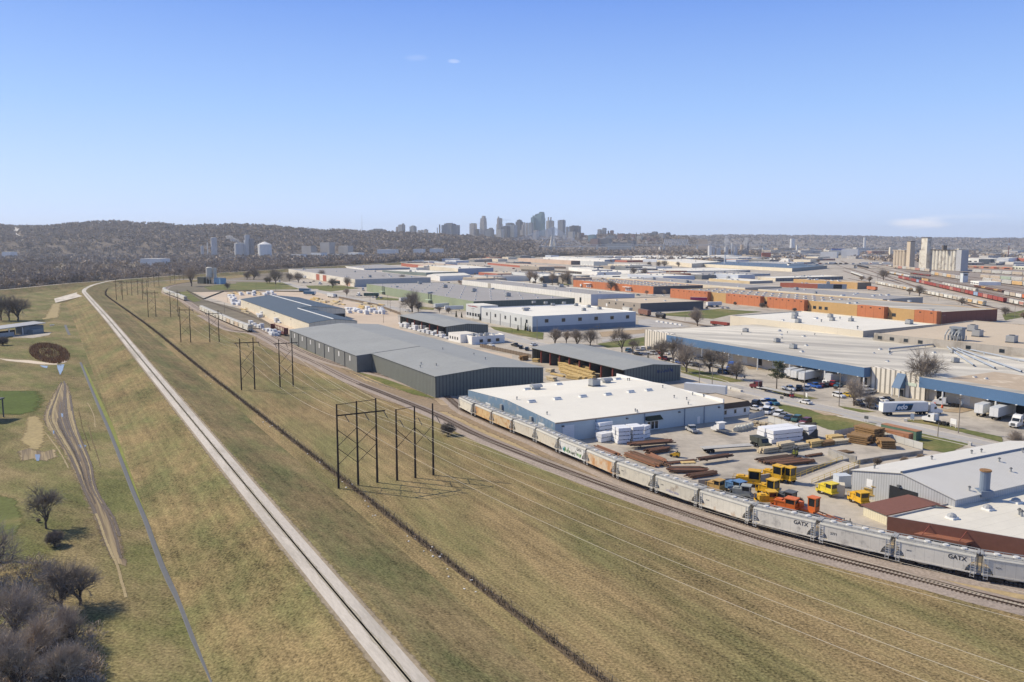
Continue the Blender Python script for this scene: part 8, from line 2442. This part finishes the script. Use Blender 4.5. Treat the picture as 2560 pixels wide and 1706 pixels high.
o=elevator('tall whitewashed grain elevator with fluted silos and a square headhouse','N862,520','N1380,545','N870,255',('N872,525','N1000,528','N880,90',9),True,siloc)
rt,A,d,n,h=o
mb=MB();c=A+d*95;c=G('N1180,540')+n*6;mb.box((c.x,c.y,h+1),(7,6,9));mb.build('roof_plant',silod,rt)
mb=MB();c=G('N1425,548')+n*8;mb.box((c.x,c.y,0),((G('N1480,545')-G('N1380,545')).length,18,h+1));mb.build('end_bin',M('silo_shaded_grey',(.36,.37,.39),.85,.1,.1),rt)
elevator('smaller tan grain elevator with a narrow brown tower','N500,492','N668,502','N505,262',('N672,505','N768,505','N680,138',10),False,silot,5.5)
p=G('O1645,312');h=ztop(p,'O1645,198')
root=thing('signal_tower','white rail yard tower beside the grain elevator','tower',(p.x,p.y,0))
mb=MB();mb.box((p.x,p.y,0),(7,7,h));mb.build('shaft',M('tower_white',(.56,.60,.62),.7),root)
mb=MB();mb.box((p.x,p.y,h),(9,9,1.2));mb.build('cap',dkgrey,root)
mb=MB();mb.box((p.x,p.y-3.6,h*.72),(5,.3,h*.12));mb.build('window',GL,root)
for a,b,z_,lb,m in(('O1720,330','O1820,345',4,'white flat hut beside the rail yard tower',whitep),('N1490,430','N1870,450',12,'pale grey boxy hall beyond the grain elevator',greywall),('N1880,455','N2040,440',13,'dark and white stair hall beyond the grain elevator',M('dark_hall',(.10,.12,.14))),('N2130,455','N2260,440',15,'white framed open building at the picture edge',whitep),('N2250,440','N2353,445',14,'red brown block at the picture edge beyond the grain elevator',redbk),('N1480,500','N2190,530',5,'long graffiti covered wall below the boxy halls',M('graffiti_wall',(.30,.20,.15),.8,.3,.2,tint=((.50,.16,.10),.52,.09,.05))),('N2190,520','N2400,535',6,'pale green rail hall at the picture edge',M('pale_green_hall',(.50,.52,.44)))):
 A,B=G(a),G(b);d=B-A;L_=d.length;c=(A+B)/2;d.normalize();n=V3((-d.y,d.x,0));dp=26 if 'wall' not in lb else 2
 c=c+n*dp/2
 root=thing('distant_hall',lb,'building',(c.x,c.y,0),math.atan2(d.y,d.x))
 mb=MB();mb.box((0,0,0),(L_,dp,z_));mb.build('wall',m,root,False)
 mb=MB();mb.box((0,0,z_),(L_-.6,dp-.6,.3));mb.build('roof',whiteroof,root,False)
 for k in range(5):
  mb=MB();mb.box((-L_*.4+k*L_*.2,-dp/2-.1,1),(L_*.1,.3,z_*.4));mb.build('door',opshade,root,False)
tw=lambda nm,c:M(nm,c,.7,.05,.02,.05,.01,seam=(7,2.6,.34),seamv=(4,1.6,.30))
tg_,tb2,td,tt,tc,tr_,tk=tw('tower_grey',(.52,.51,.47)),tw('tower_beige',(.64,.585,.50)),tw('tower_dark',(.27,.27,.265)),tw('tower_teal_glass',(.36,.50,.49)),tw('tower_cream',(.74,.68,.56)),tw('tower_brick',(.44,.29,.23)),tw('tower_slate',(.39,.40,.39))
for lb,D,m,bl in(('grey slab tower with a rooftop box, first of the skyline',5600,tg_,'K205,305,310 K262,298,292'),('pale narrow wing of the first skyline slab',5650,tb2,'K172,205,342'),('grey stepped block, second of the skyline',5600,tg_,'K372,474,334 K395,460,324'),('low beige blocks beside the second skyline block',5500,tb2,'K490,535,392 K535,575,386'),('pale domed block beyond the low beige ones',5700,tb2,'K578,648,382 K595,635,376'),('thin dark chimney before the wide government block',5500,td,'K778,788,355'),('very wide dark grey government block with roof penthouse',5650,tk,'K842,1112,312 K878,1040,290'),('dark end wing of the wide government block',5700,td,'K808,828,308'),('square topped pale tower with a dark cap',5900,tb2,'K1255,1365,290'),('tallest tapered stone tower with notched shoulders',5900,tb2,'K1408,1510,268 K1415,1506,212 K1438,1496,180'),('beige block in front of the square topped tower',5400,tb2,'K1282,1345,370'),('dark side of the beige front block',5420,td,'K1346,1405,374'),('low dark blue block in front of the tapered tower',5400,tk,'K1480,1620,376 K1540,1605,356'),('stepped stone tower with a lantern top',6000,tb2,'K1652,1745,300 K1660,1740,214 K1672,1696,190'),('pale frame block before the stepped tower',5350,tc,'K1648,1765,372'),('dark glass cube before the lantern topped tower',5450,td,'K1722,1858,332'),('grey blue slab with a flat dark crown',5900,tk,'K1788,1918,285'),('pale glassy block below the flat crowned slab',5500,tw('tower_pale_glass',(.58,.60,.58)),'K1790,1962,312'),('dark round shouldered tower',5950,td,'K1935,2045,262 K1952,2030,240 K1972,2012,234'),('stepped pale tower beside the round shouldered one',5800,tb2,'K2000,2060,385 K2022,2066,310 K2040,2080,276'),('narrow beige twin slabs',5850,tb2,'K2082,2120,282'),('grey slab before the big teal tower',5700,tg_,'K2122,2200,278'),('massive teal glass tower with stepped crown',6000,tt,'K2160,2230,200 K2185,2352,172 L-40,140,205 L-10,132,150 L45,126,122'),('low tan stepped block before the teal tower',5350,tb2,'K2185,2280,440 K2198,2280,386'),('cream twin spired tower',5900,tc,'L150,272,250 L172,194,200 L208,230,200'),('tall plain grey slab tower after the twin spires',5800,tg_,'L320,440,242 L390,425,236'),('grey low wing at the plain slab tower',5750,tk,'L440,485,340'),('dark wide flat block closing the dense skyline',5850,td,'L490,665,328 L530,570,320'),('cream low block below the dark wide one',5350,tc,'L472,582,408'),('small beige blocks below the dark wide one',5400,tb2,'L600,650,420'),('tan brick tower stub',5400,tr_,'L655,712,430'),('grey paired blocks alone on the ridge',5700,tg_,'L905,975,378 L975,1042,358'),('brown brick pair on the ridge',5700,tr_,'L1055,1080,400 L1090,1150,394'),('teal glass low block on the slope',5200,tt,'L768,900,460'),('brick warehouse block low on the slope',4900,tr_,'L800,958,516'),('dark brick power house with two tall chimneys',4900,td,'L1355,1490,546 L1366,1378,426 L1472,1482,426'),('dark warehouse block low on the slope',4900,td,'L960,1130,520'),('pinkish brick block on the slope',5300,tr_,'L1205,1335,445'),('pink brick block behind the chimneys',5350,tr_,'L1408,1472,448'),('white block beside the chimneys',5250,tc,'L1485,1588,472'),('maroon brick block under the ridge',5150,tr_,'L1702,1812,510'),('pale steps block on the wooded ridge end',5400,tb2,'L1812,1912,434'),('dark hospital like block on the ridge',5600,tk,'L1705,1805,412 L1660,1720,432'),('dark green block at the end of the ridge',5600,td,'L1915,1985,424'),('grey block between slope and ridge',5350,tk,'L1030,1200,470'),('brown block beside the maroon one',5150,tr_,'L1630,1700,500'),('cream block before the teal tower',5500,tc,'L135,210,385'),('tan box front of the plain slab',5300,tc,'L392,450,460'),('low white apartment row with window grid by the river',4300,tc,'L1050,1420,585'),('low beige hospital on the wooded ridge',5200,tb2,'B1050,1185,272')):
 root=None
 for s in bl.split():
  t_,r_=s[0],s[1:].split(',')
  x0,y0=px('%s%s,%s'%(t_,r_[0],r_[2]));x1,_=px('%s%s,%s'%(t_,r_[1],r_[2]))
  A,B=GD((x0,y0),D),GD((x1,y0),D)
  w=B.x-A.x;cx_=(A.x+B.x)/2
  if root is None:root=thing('skyline_tower',lb,'tower',(cx_,D,0))
  dp=min(w*.9,45)
  dp=min(w*.8,45);an=.5 if w<90 else .2;ww=(w-dp*math.sin(an))/math.cos(an)
  mb=MB();mb.box((cx_,D+dp/2,-2),(ww,dp,A.z+2),0,-an);mb.build('tower_block',m,root)
  mb=MB();mb.box((cx_,D+dp/2,A.z),(w*.6,dp*.6,max(2,w*.05)));mb.build('roof_plant',td,root)
for lb,D,b_,t_,arm in(('thin tower crane between skyline towers',5900,'K1803,300','K1803,235',28),('faint guyed radio mast on the wooded ridge',4600,'B975,290','B975,135',0),('dark lattice pylon before the wooded slope',3700,'B1213,440','B1213,325',0),('red and white mast with a white dish at the picture edge',2900,'N2135,310','N2155,95',0)):
 p=GD(b_,D);q=GD(t_,D)
 root=thing('lattice_mast',lb,'mast',(p.x,D,0))
 mb=MB();w=3.0 if 'lattice' in lb or 'crane' in lb else 1.6
 for a in range(3):mb.tube((p.x+w*math.cos(a*2.1),D+w*math.sin(a*2.1),0),(p.x,D,q.z),.5,.4,4)
 mb.build('mast',redcol if 'red' in lb else(galv if 'crane' in lb or 'radio' in lb else dkgrey),root)
 if arm:mb=MB();mb.box((p.x,D,q.z-2),(arm*2,1.5,1.5));mb.build('jib',galv,root)
 if 'dish' in lb:mb=MB();c=GD('N2137,172',D);mb.tube((c.x-1,D-4,c.z),(c.x-1,D-1,c.z),4.5,3,10);mb.build('dish',whitep,root)
D=4150
bm=M('bridge_pale_concrete',(.68,.65,.58),.8,.05,.02)
root=thing('cable_stayed_bridge','cable stayed bridge with one leaning pylon and fans of pale stays','bridge',(0,D,0))
tp,bs=GD('L262,338',D),GD('L205,668',D)
mb=MB();mb.tube((bs.x,D,-1),tp,9,4.6,6);b3=GD('L278,668',D+30);mb.tube((b3.x,D+30,-1),tp,4.5,2.6,6);mb.build('pylon',bm,root)
e0,e1=GD('K1600,625',D),GD('L720,620',D)
mb=MB();mb.box(((e0.x+e1.x)/2,D,e0.z-4),(e1.x-e0.x+500,28,4));mb.build('deck',bm,root)
for k in range(11):
 for side in(0,1):
  t=(k+1)/11
  en=V3((bs.x+(e0.x-bs.x)*t,D-12,e0.z))if side==0 else V3((bs.x+(e1.x-bs.x)*t*.98,D-12,e0.z))
  top_=tp.lerp(bs,.30*(1-t))
  mb=MB();mb.tube(top_,en,1.35,1.35,4,0,False);mb.build('stay_cable',M('stay_white',(.8,.79,.75),.6),root)
mb=MB()
for k in range(9):mb.box((e0.x-200+k*130,D,-1),(7,20,e0.z-2))
mb.build('pier',bm,root)
D=4700
a,b=GD('L1878,600',D),GD('L2240,600',D)
t_=GD('L1900,528',D).z
root=thing('truss_bridge','pale steel truss bridge beyond the bottomland wood','bridge',(a.x,D,0))
mb=MB();n_=12;wd_=(b.x-a.x)/n_
for k in range(n_):
 x=a.x+wd_*k
 mb.tube((x,D,a.z),(x+wd_/2,D,t_),1.6,1.6,4,0,False);mb.tube((x+wd_/2,D,t_),(x+wd_,D,a.z),1.6,1.6,4,0,False)
mb.tube((a.x+wd_/2,D,t_),(b.x-wd_/2,D,t_),1.6,1.6,4);mb.build('truss',whitep,root)
mb=MB();mb.box(((a.x+b.x)/2,D,a.z-4),(b.x-a.x+900,16,4));mb.build('deck',bm,root)
mb=MB()
for k in range(7):mb.box((a.x-380+k*190,D,-1),(9,12,a.z-3))
mb.build('pier',bm,root)
def viaduct(name,label,marks,z,w,pier=True):
 P=[GD(s,dd)for s,dd in marks];root=thing(name,label,'bridge',(P[0].x,P[0].y,0));mb=MB();pb=MB()
 for a,b in zip(P[:-1],P[1:]):
  d=b-a;c=(a+b)/2;mb.box((c.x,c.y,z-1.2),(d.length+2,w,1.2),0,math.atan2(d.y,d.x));mb.box((c.x,c.y-w/2,z),(d.length+2,.5,1.0),0,math.atan2(d.y,d.x))
  for k in range(int(d.length/60)):
   q=a.lerp(b,k/max(1,int(d.length/60)));pb.box((q.x,q.y,0),(2.2,w*.8,z-1.2))
 mb.build('deck',bm,root);pb.build('pier',bm,root)
viaduct('highway_viaduct','pale highway viaduct running behind the far white halls',[('L940,690',2500),('L1400,706',2500),('L1700,715',2450)],9,14)
viaduct('road_overpass','road overpass crossing the rail yard with small traffic',[('M1300,470',1750),('M2100,480',1750),('N0,370',1740),('N500,380',1730)],9,14)
viaduct('highway_viaduct','long flat highway deck before the bottomland wood',[('L560,590',3900),('L1100,592',3900),('L1700,596',3900),('L2500,606',3900)],16,14)
def drum(name,label,s,D,x0,x1,top,m,cone=0,cat='tank'):
 p=GD(s,D);a,b=GD((px(x0)[0],px(s)[1]),D),GD((px(x1)[0],px(s)[1]),D);r=(b.x-a.x)/2;h=GD(top,D).z;c=(a.x+b.x)/2
 root=thing(name,label,cat,(c,D,0));mb=MB();mb.tube((c,D,-1),(c,D,h-cone),r,r,18);mb.build('shell',m,root)
 if cone:mb=MB();mb.tube((c,D,h-cone),(c,D,h),r,.8,18);mb.build('cone_roof',m,root)
 else:mb=MB();mb.tube((c,D,h),(c,D,h+r*.12),r*.8,r*.6,14);mb.build('cap',galv,root)
tankm=M('chalk_white_tank',(.66,.66,.64),.7,.04,.05);tankg=M('grey_bin',(.44,.45,.46),.7,.05,.05)
drum('storage_dome','white round tank with a conical roof across the river','h1410,780',2900,'h1265,780','h1560,780','h1400,560',tankm,10)
for lb,x0,x1,t_,m in(('tall grey silo with one lit edge across the river','h245,700','h375,700','h300,475',tankg),('lone pale elevator tower across the river','h985,780','h1090,780','h1040,420',tankg),('slim white chimney across the river','h155,780','h178,780','h165,578',tankm),('short pale bin across the river','h20,740','h85,740','h50,655',tankg),('squat grey bin beside the pale elevator tower','h755,760','h980,760','h860,600',tankg),('dark slim bin behind the pale elevator tower','h1085,760','h1180,760','h1130,500',M('dark_bin',(.20,.20,.21),.7)),('narrow beige block before the elevator tower','h965,780','h1035,780','h1000,530',tankm)):
 drum('storage_silo',lb,'h600,780',2950,x0,x1,t_,m,0,'silo')
for lb,x0,x1,t_,m in(('white topped refinery column block beyond the far halls','M165,400','M222,400','M190,308',tankm),('second pale refinery column','M232,400','M262,400','M245,318',tankg),('grey refinery bin group','M282,400','M345,400','M315,340',tankg),('steaming refinery tower','M395,400','M450,400','M420,320',tankg),('thin white refinery stack','M490,420','M505,420','M498,265',tankm),('grey refinery column behind the thin stack','M520,400','M580,400','M550,320',tankg),('tan power station tower','M620,365','M662,365','M640,290',M('tan_tower',(.50,.40,.30))),('dark power station chimney block','M705,360','M735,360','M720,248',M('dark_bin',(.20,.20,.21))),('second dark power station chimney','M680,360','M692,360','M686,258',M('dark_bin',(.20,.20,.21))),('white far works tower under the ridge','M1310,260','M1375,260','M1340,210',tankm),('white water tower at the far left of the elevators','N95,110','N130,110','N112,80',tankm)):
 drum('refinery_column',lb,'M400,420',3300 if 'far works' not in lb and 'water' not in lb else 7600,x0,x1,t_,m,0,'industrial tower')
drum('white_column','lone white column rising from the far roofs','M402,508',1900,'M393,508','M412,508','M402,436',tankm,0,'tower')
for a,b,D,h_,lb,m in(('M655,390','M760,390',3280,'M700,340','dark power station base block',M('dark_bin',(.20,.20,.21))),('M920,435','M1085,435',2700,'M1000,370','red brick works beyond the rail yard',redbk),('M1890,352','M2120,352',4200,'M2000,328','long blue roofed store on the far plain',M('far_blue',(.06,.12,.38))),('M1740,385','M2353,390',2900,'M2000,362','long white roofed shed on the far plain',tankm),('N1435,240','N1610,240',3400,'N1500,205','cream arched hangar on the far plain',M('hangar_cream',(.58,.52,.40))),('N480,190','N620,200',3600,'N550,182','low cream store left of the elevators',beigew),('h0,830','h560,830',2700,'h200,820','long pale sheds strip across the river',tankm),('B300,470','B1000,455',2800,'B600,452','thin white sheds strip across the river',tankm),('B395,400','B890,400',3150,'B600,392','flat pale quarry edge on the far slope',M('pale_bluff',(.42,.40,.37))),('B1080,450','B1330,440',3000,'B1200,432','pale long roof beyond the river wood',tankm),('B1435,450','B1560,450',3000,'B1500,428','white trailer like block beyond the river wood',tankm),('B1580,445','B1735,445',3050,'B1650,424','second pale roof beyond the river wood',tankm),('A0,470','A120,470',2600,'A60,455','pale low house roof at the foot of the hills',tankm),('A1240,540','A1560,540',1900,'A1400,520','white flat roof glimpsed through the river wood',tankm)):
 A,B=GD(a,D),GD(b,D);z_=GD(h_,D).z
 root=thing('distant_building',lb,'building',((A.x+B.x)/2,D,0));W_=B.x-A.x;z_=z_ if 'strip' not in lb else z_*.6;k_=max(1,int(W_/60))
 mb=MB()
 for q in range(k_):mb.box((A.x+W_*(q+.5)/k_,D+15+(q%3)*9,-1),(W_/k_*.72,30,(z_+1)*(.75+.25*(q%2))),0,-.55 if k_>1 else-.25)
 mb.build('wall',m,root)
 mb=MB()
 for q in range(k_):mb.box((A.x+W_*(q+.5)/k_,D+15+(q%3)*9,(z_+1)*(.75+.25*(q%2))-1),(W_/k_*.7,29,.8),0,-.55 if k_>1 else-.25);mb.build('roof',whiteroof if m is not MC['far_blue']else m,root)
P=[hillA.pos(x,f)+V3((0,0,1.5))for x,f in((78,.12),(66,.25),(52,.36),(44,.5),(46,.64),(52,.78),(54,.9))]
mb=MB()
for a,b in zip(P[:-1],P[1:]):mb.face([(a.x-16,a.y,a.z+1),(a.x+16,a.y,a.z+1),(b.x+13,b.y,b.z+3),(b.x-13,b.y,b.z+3)])
struct(mb.build('hill_clearing',M('pale_clearing',(.52,.50,.46),.9,.2,.05)))
hs=thing('hillside_house',None,'house')
mb=MB();mb.box((0,0,-3),(13,9,10));mb.build('wall',M('house_white',(.62,.61,.57),.8),hs,False)
mb=MB();mb.extrude_x([(-5,6.9),(0,10.5),(5,6.9)],-7,7);mb.build('roof',M('house_roof',(.34,.32,.31),.8),hs,False)
rg=random.Random(9)
for k in range(110):
 q=hillC.pos(rg.uniform(985,1330)if k<70 else rg.uniform(1330,1680),rg.uniform(.1,.75))
 c=rg.choice(('house_white','house_white','house_tan','house_grey','house_brick'))
 m=M(c,dict(house_tan=(.45,.38,.28),house_grey=(.36,.36,.36),house_brick=(.28,.16,.12),house_white=(.62,.61,.57))[c],.8)
 s=rg.uniform(.7,1.5)
 place(hs,q,rg.uniform(-.6,.6),'small pale house on the wooded slope below the skyline','houses on the town slope',{'wall':m},(s*rg.uniform(.8,1.8),s,s*rg.uniform(.7,1.2)))
lb_=thing('plain_building',None,'building')
mb=MB();mb.box((0,0,-.5),(46,30,8));mb.build('wall',M('far_wall_pale',(.50,.48,.44),.8),lb_,False)
mb=MB();mb.box((0,0,7.5),(45,29,.6));mb.build('roof',whiteroof,lb_,False)
pal=[('far_wall_pale',(.50,.48,.44)),('far_wall_brick',(.30,.16,.12)),('far_wall_dark',(.16,.17,.18)),('far_wall_blue',(.28,.33,.40)),('far_wall_tan',(.42,.34,.25))]
for k in range(250):
 if k<150:x,y=rg.uniform(1760,2600),606+10+rg.random()**1.4*32
 elif k<205:x,y=rg.uniform(1480,2080),640+rg.uniform(-14,12)
 else:x,y=rg.uniform(2380,2600),640+rg.uniform(-6,26)
 p=G((x,y))
 if p.y>6500:continue
 nm,c=rg.choice(pal[:1]*3+pal)
 s=rg.uniform(.35,1.2)*min(1.6,max(.5,p.y/2500))
 place(lb_,p,rg.uniform(-.5,.9),'low pale building scattered over the far plain','low buildings on the far plain',{'wall':M(nm,c,.8),'roof':whiteroof if rg.random()<.6 else dgrroof},(s*rg.uniform(.7,2.2),s,s*rg.uniform(.6,1.1)))
occ=[]
for o in bpy.data.objects:
 if o.parent is None and o.type=='EMPTY' and o.get('category')in('warehouse','building','office'):
  for c in o.children:
   if c.name.startswith('roof')and c.type=='MESH' and len(c.data.vertices)and c.name.split('.')[0]=='roof':
    v=np.empty(len(c.data.vertices)*3);c.data.vertices.foreach_get('co',v);v=v.reshape(-1,3)
    m_=v.mean(0);occ.append((o.location.x+m_[0],o.location.y+m_[1],max(np.ptp(v[:,0]),np.ptp(v[:,1]))*.5))
for s_ in('O1200,420','O600,300','O1700,300','O2100,420','O900,230','O1500,560','O400,130'):p=G(s_);occ.append((p.x,p.y,110))
ang=math.atan2(b12.dl.y,b12.dl.x);rg=random.Random(31);n_=0
ST_=[p for p in street[::2]]
for k in range(2600):
 if n_>=84:break
 x,y=rg.uniform(1000,2060),632+rg.random()**1.2*78
 if x>1840 and y>655+(2060-x)*.12:continue
 p=G((x,y))
 if p.y>3000 or p.y<620:continue
 L1,L2,h_=rg.uniform(35,95),rg.uniform(28,60),rg.uniform(5,9)
 r_=max(L1,L2)*.5
 if any((p.x-a)**2+(p.y-b)**2<(c*.8+r_)**2 for a,b,c in occ):continue
 if any((p-q).length<r_+8 for q in ST_):continue
 occ.append((p.x,p.y,r_));n_+=1
 wn,wc,rn_=rg.choice((('plain white walled',whitew,whiteroof),('plain beige walled',beigew,whiteroof),('pale grey walled',greywall,dgrroof),('tan walled',tanwall,tanroof),('red brick',redbk,tanroof),('dusky grey',MC['dusky_grey_wall'],dgrroof),('pale blue walled',bluewhite,whiteroof)))
 root=thing('estate_hall','%s low hall among the far rows of the estate'%wn,'building',(p.x,p.y,0),ang,'%s far halls'%wn)
 mb=MB();mb.box((0,0,0),(L1,L2,h_));mb.build('wall',wc,root,False)
 mb=MB();mb.box((0,0,h_),(L1-.8,L2-.8,.12));mb.build('roof',rn_,root,False)
 for q in range(4):
  o=bpy.data.objects.new('roof_hatch',pmesh('air_conditioner'));COL.objects.link(o);o.parent=root;o.location=(rg.uniform(-.4,.4)*L1,rg.uniform(-.4,.4)*L2,h_);o.name='air_conditioner'
 for q in range(3):
  mb=MB();mb.box((rg.uniform(-.4,.4)*L1,-L2/2-.05,.6),(3.2,.2,3));mb.build('dock_door',opshade if q else whitep,root,False)
n_=0
for k in range(3000):
 if n_>=110:break
 x,y=rg.uniform(1000,2040),634+rg.random()*90
 p=G((x,y))
 if p.y>2600 or p.y<560 or(x>1820 and y>660):continue
 if any((p.x-a)**2+(p.y-b)**2<(c*.95)**2 for a,b,c in occ):continue
 n_+=1
 if n_%3==0:tag(place(TP[rg.randrange(5)],p,rg.random()*6,'small bare tree standing between the far halls','bare trees between the far halls',scale=rg.uniform(.6,1.1)))
 else:
  c=rg.choice(('white','black','silver','grey','red','navy'));place(CARS[rg.choice(('car','suv','van'))],(p.x,p.y,.1),rg.choice((ang,ang+1.57)),'far parked vehicle between the halls of the estate','vehicles parked between the far halls',{'body':CARM[c],'roof':CARM[c]})
for k in range(34):
 if k<18:p=GD('M1300,470',1750).lerp(GD('N500,380',1730),k/18+rg.uniform(0,.04));p.z=9.05
 else:p=GD('L940,690',2500).lerp(GD('L1700,715',2450),(k-18)/16+rg.uniform(0,.03));p.z=9.05
 c=rg.choice(('white','white','silver','black','red'))
 if rg.random()<.35:place(TRL,p,rg.uniform(-.03,.03),'far white truck body travelling on the elevated road','trucks on the elevated roads')
 else:place(CARS['van'],p,rg.uniform(-.03,.03),'far vehicle travelling on the elevated road','vehicles on the elevated roads',{'body':CARM[c],'roof':CARM[c]},1.2)
stm=bpy.data.materials.new('white_steam');stm.use_nodes=True
t=stm.node_tree;t.nodes.remove(t.nodes['Principled BSDF']);v_=t.nodes.new('ShaderNodeVolumePrincipled');v_.inputs['Color'].default_value=(1,1,1,1);v_.inputs['Density'].default_value=.06;t.links.new(v_.outputs[0],t.nodes['Material Output'].inputs['Volume'])
for lb,D,s0_,s1_,r0,r1,n_ in(('white steam plume drifting from the bins across the river',2930,'h890,590','h620,460',4,9,16),('faint steam rising from the refinery tower',3290,'M430,320','M420,200',5,12,7),('steam rising along the dark power station chimney',3270,'M700,330','M708,225',4,11,8)):
 A,B=GD(s0_,D),GD(s1_,D)
 bm_=bmesh.new()if False else None
 mb=MB()
 for k in range(n_):
  t_=k/(n_-1);c=A.lerp(B,t_)+V3((rg.uniform(-1,1),rg.uniform(-1,1),rg.uniform(-1,1)))*r1*.35
  r=(r0+(r1-r0)*math.sin(t_*2.4))*rg.uniform(.7,1.1)
  ph=[(-1,.0),(-.75,.66),(-.3,.95),(.2,.98),(.65,.76),(1,.0)]
  for(za,ra_),(zb,rb_)in zip(ph[:-1],ph[1:]):
   for i in range(9):
    a0,a1=2*math.pi*i/9,2*math.pi*(i+1)/9
    P4=[(c.x+r*ra_*math.cos(a0),c.y+r*ra_*math.sin(a0),c.z+r*za),(c.x+r*ra_*math.cos(a1),c.y+r*ra_*math.sin(a1),c.z+r*za),(c.x+r*rb_*math.cos(a1),c.y+r*rb_*math.sin(a1),c.z+r*zb),(c.x+r*rb_*math.cos(a0),c.y+r*rb_*math.sin(a0),c.z+r*zb)]
    mb.face(P4)
 o=mb.build('steam_plume',stm);tag(o,lb,'steam')
for o in list(bpy.data.objects):
 if o.parent is None and o.type=='EMPTY' and 'label' not in o:
  for c in list(o.children_recursive):bpy.data.objects.remove(c)
  bpy.data.objects.remove(o)
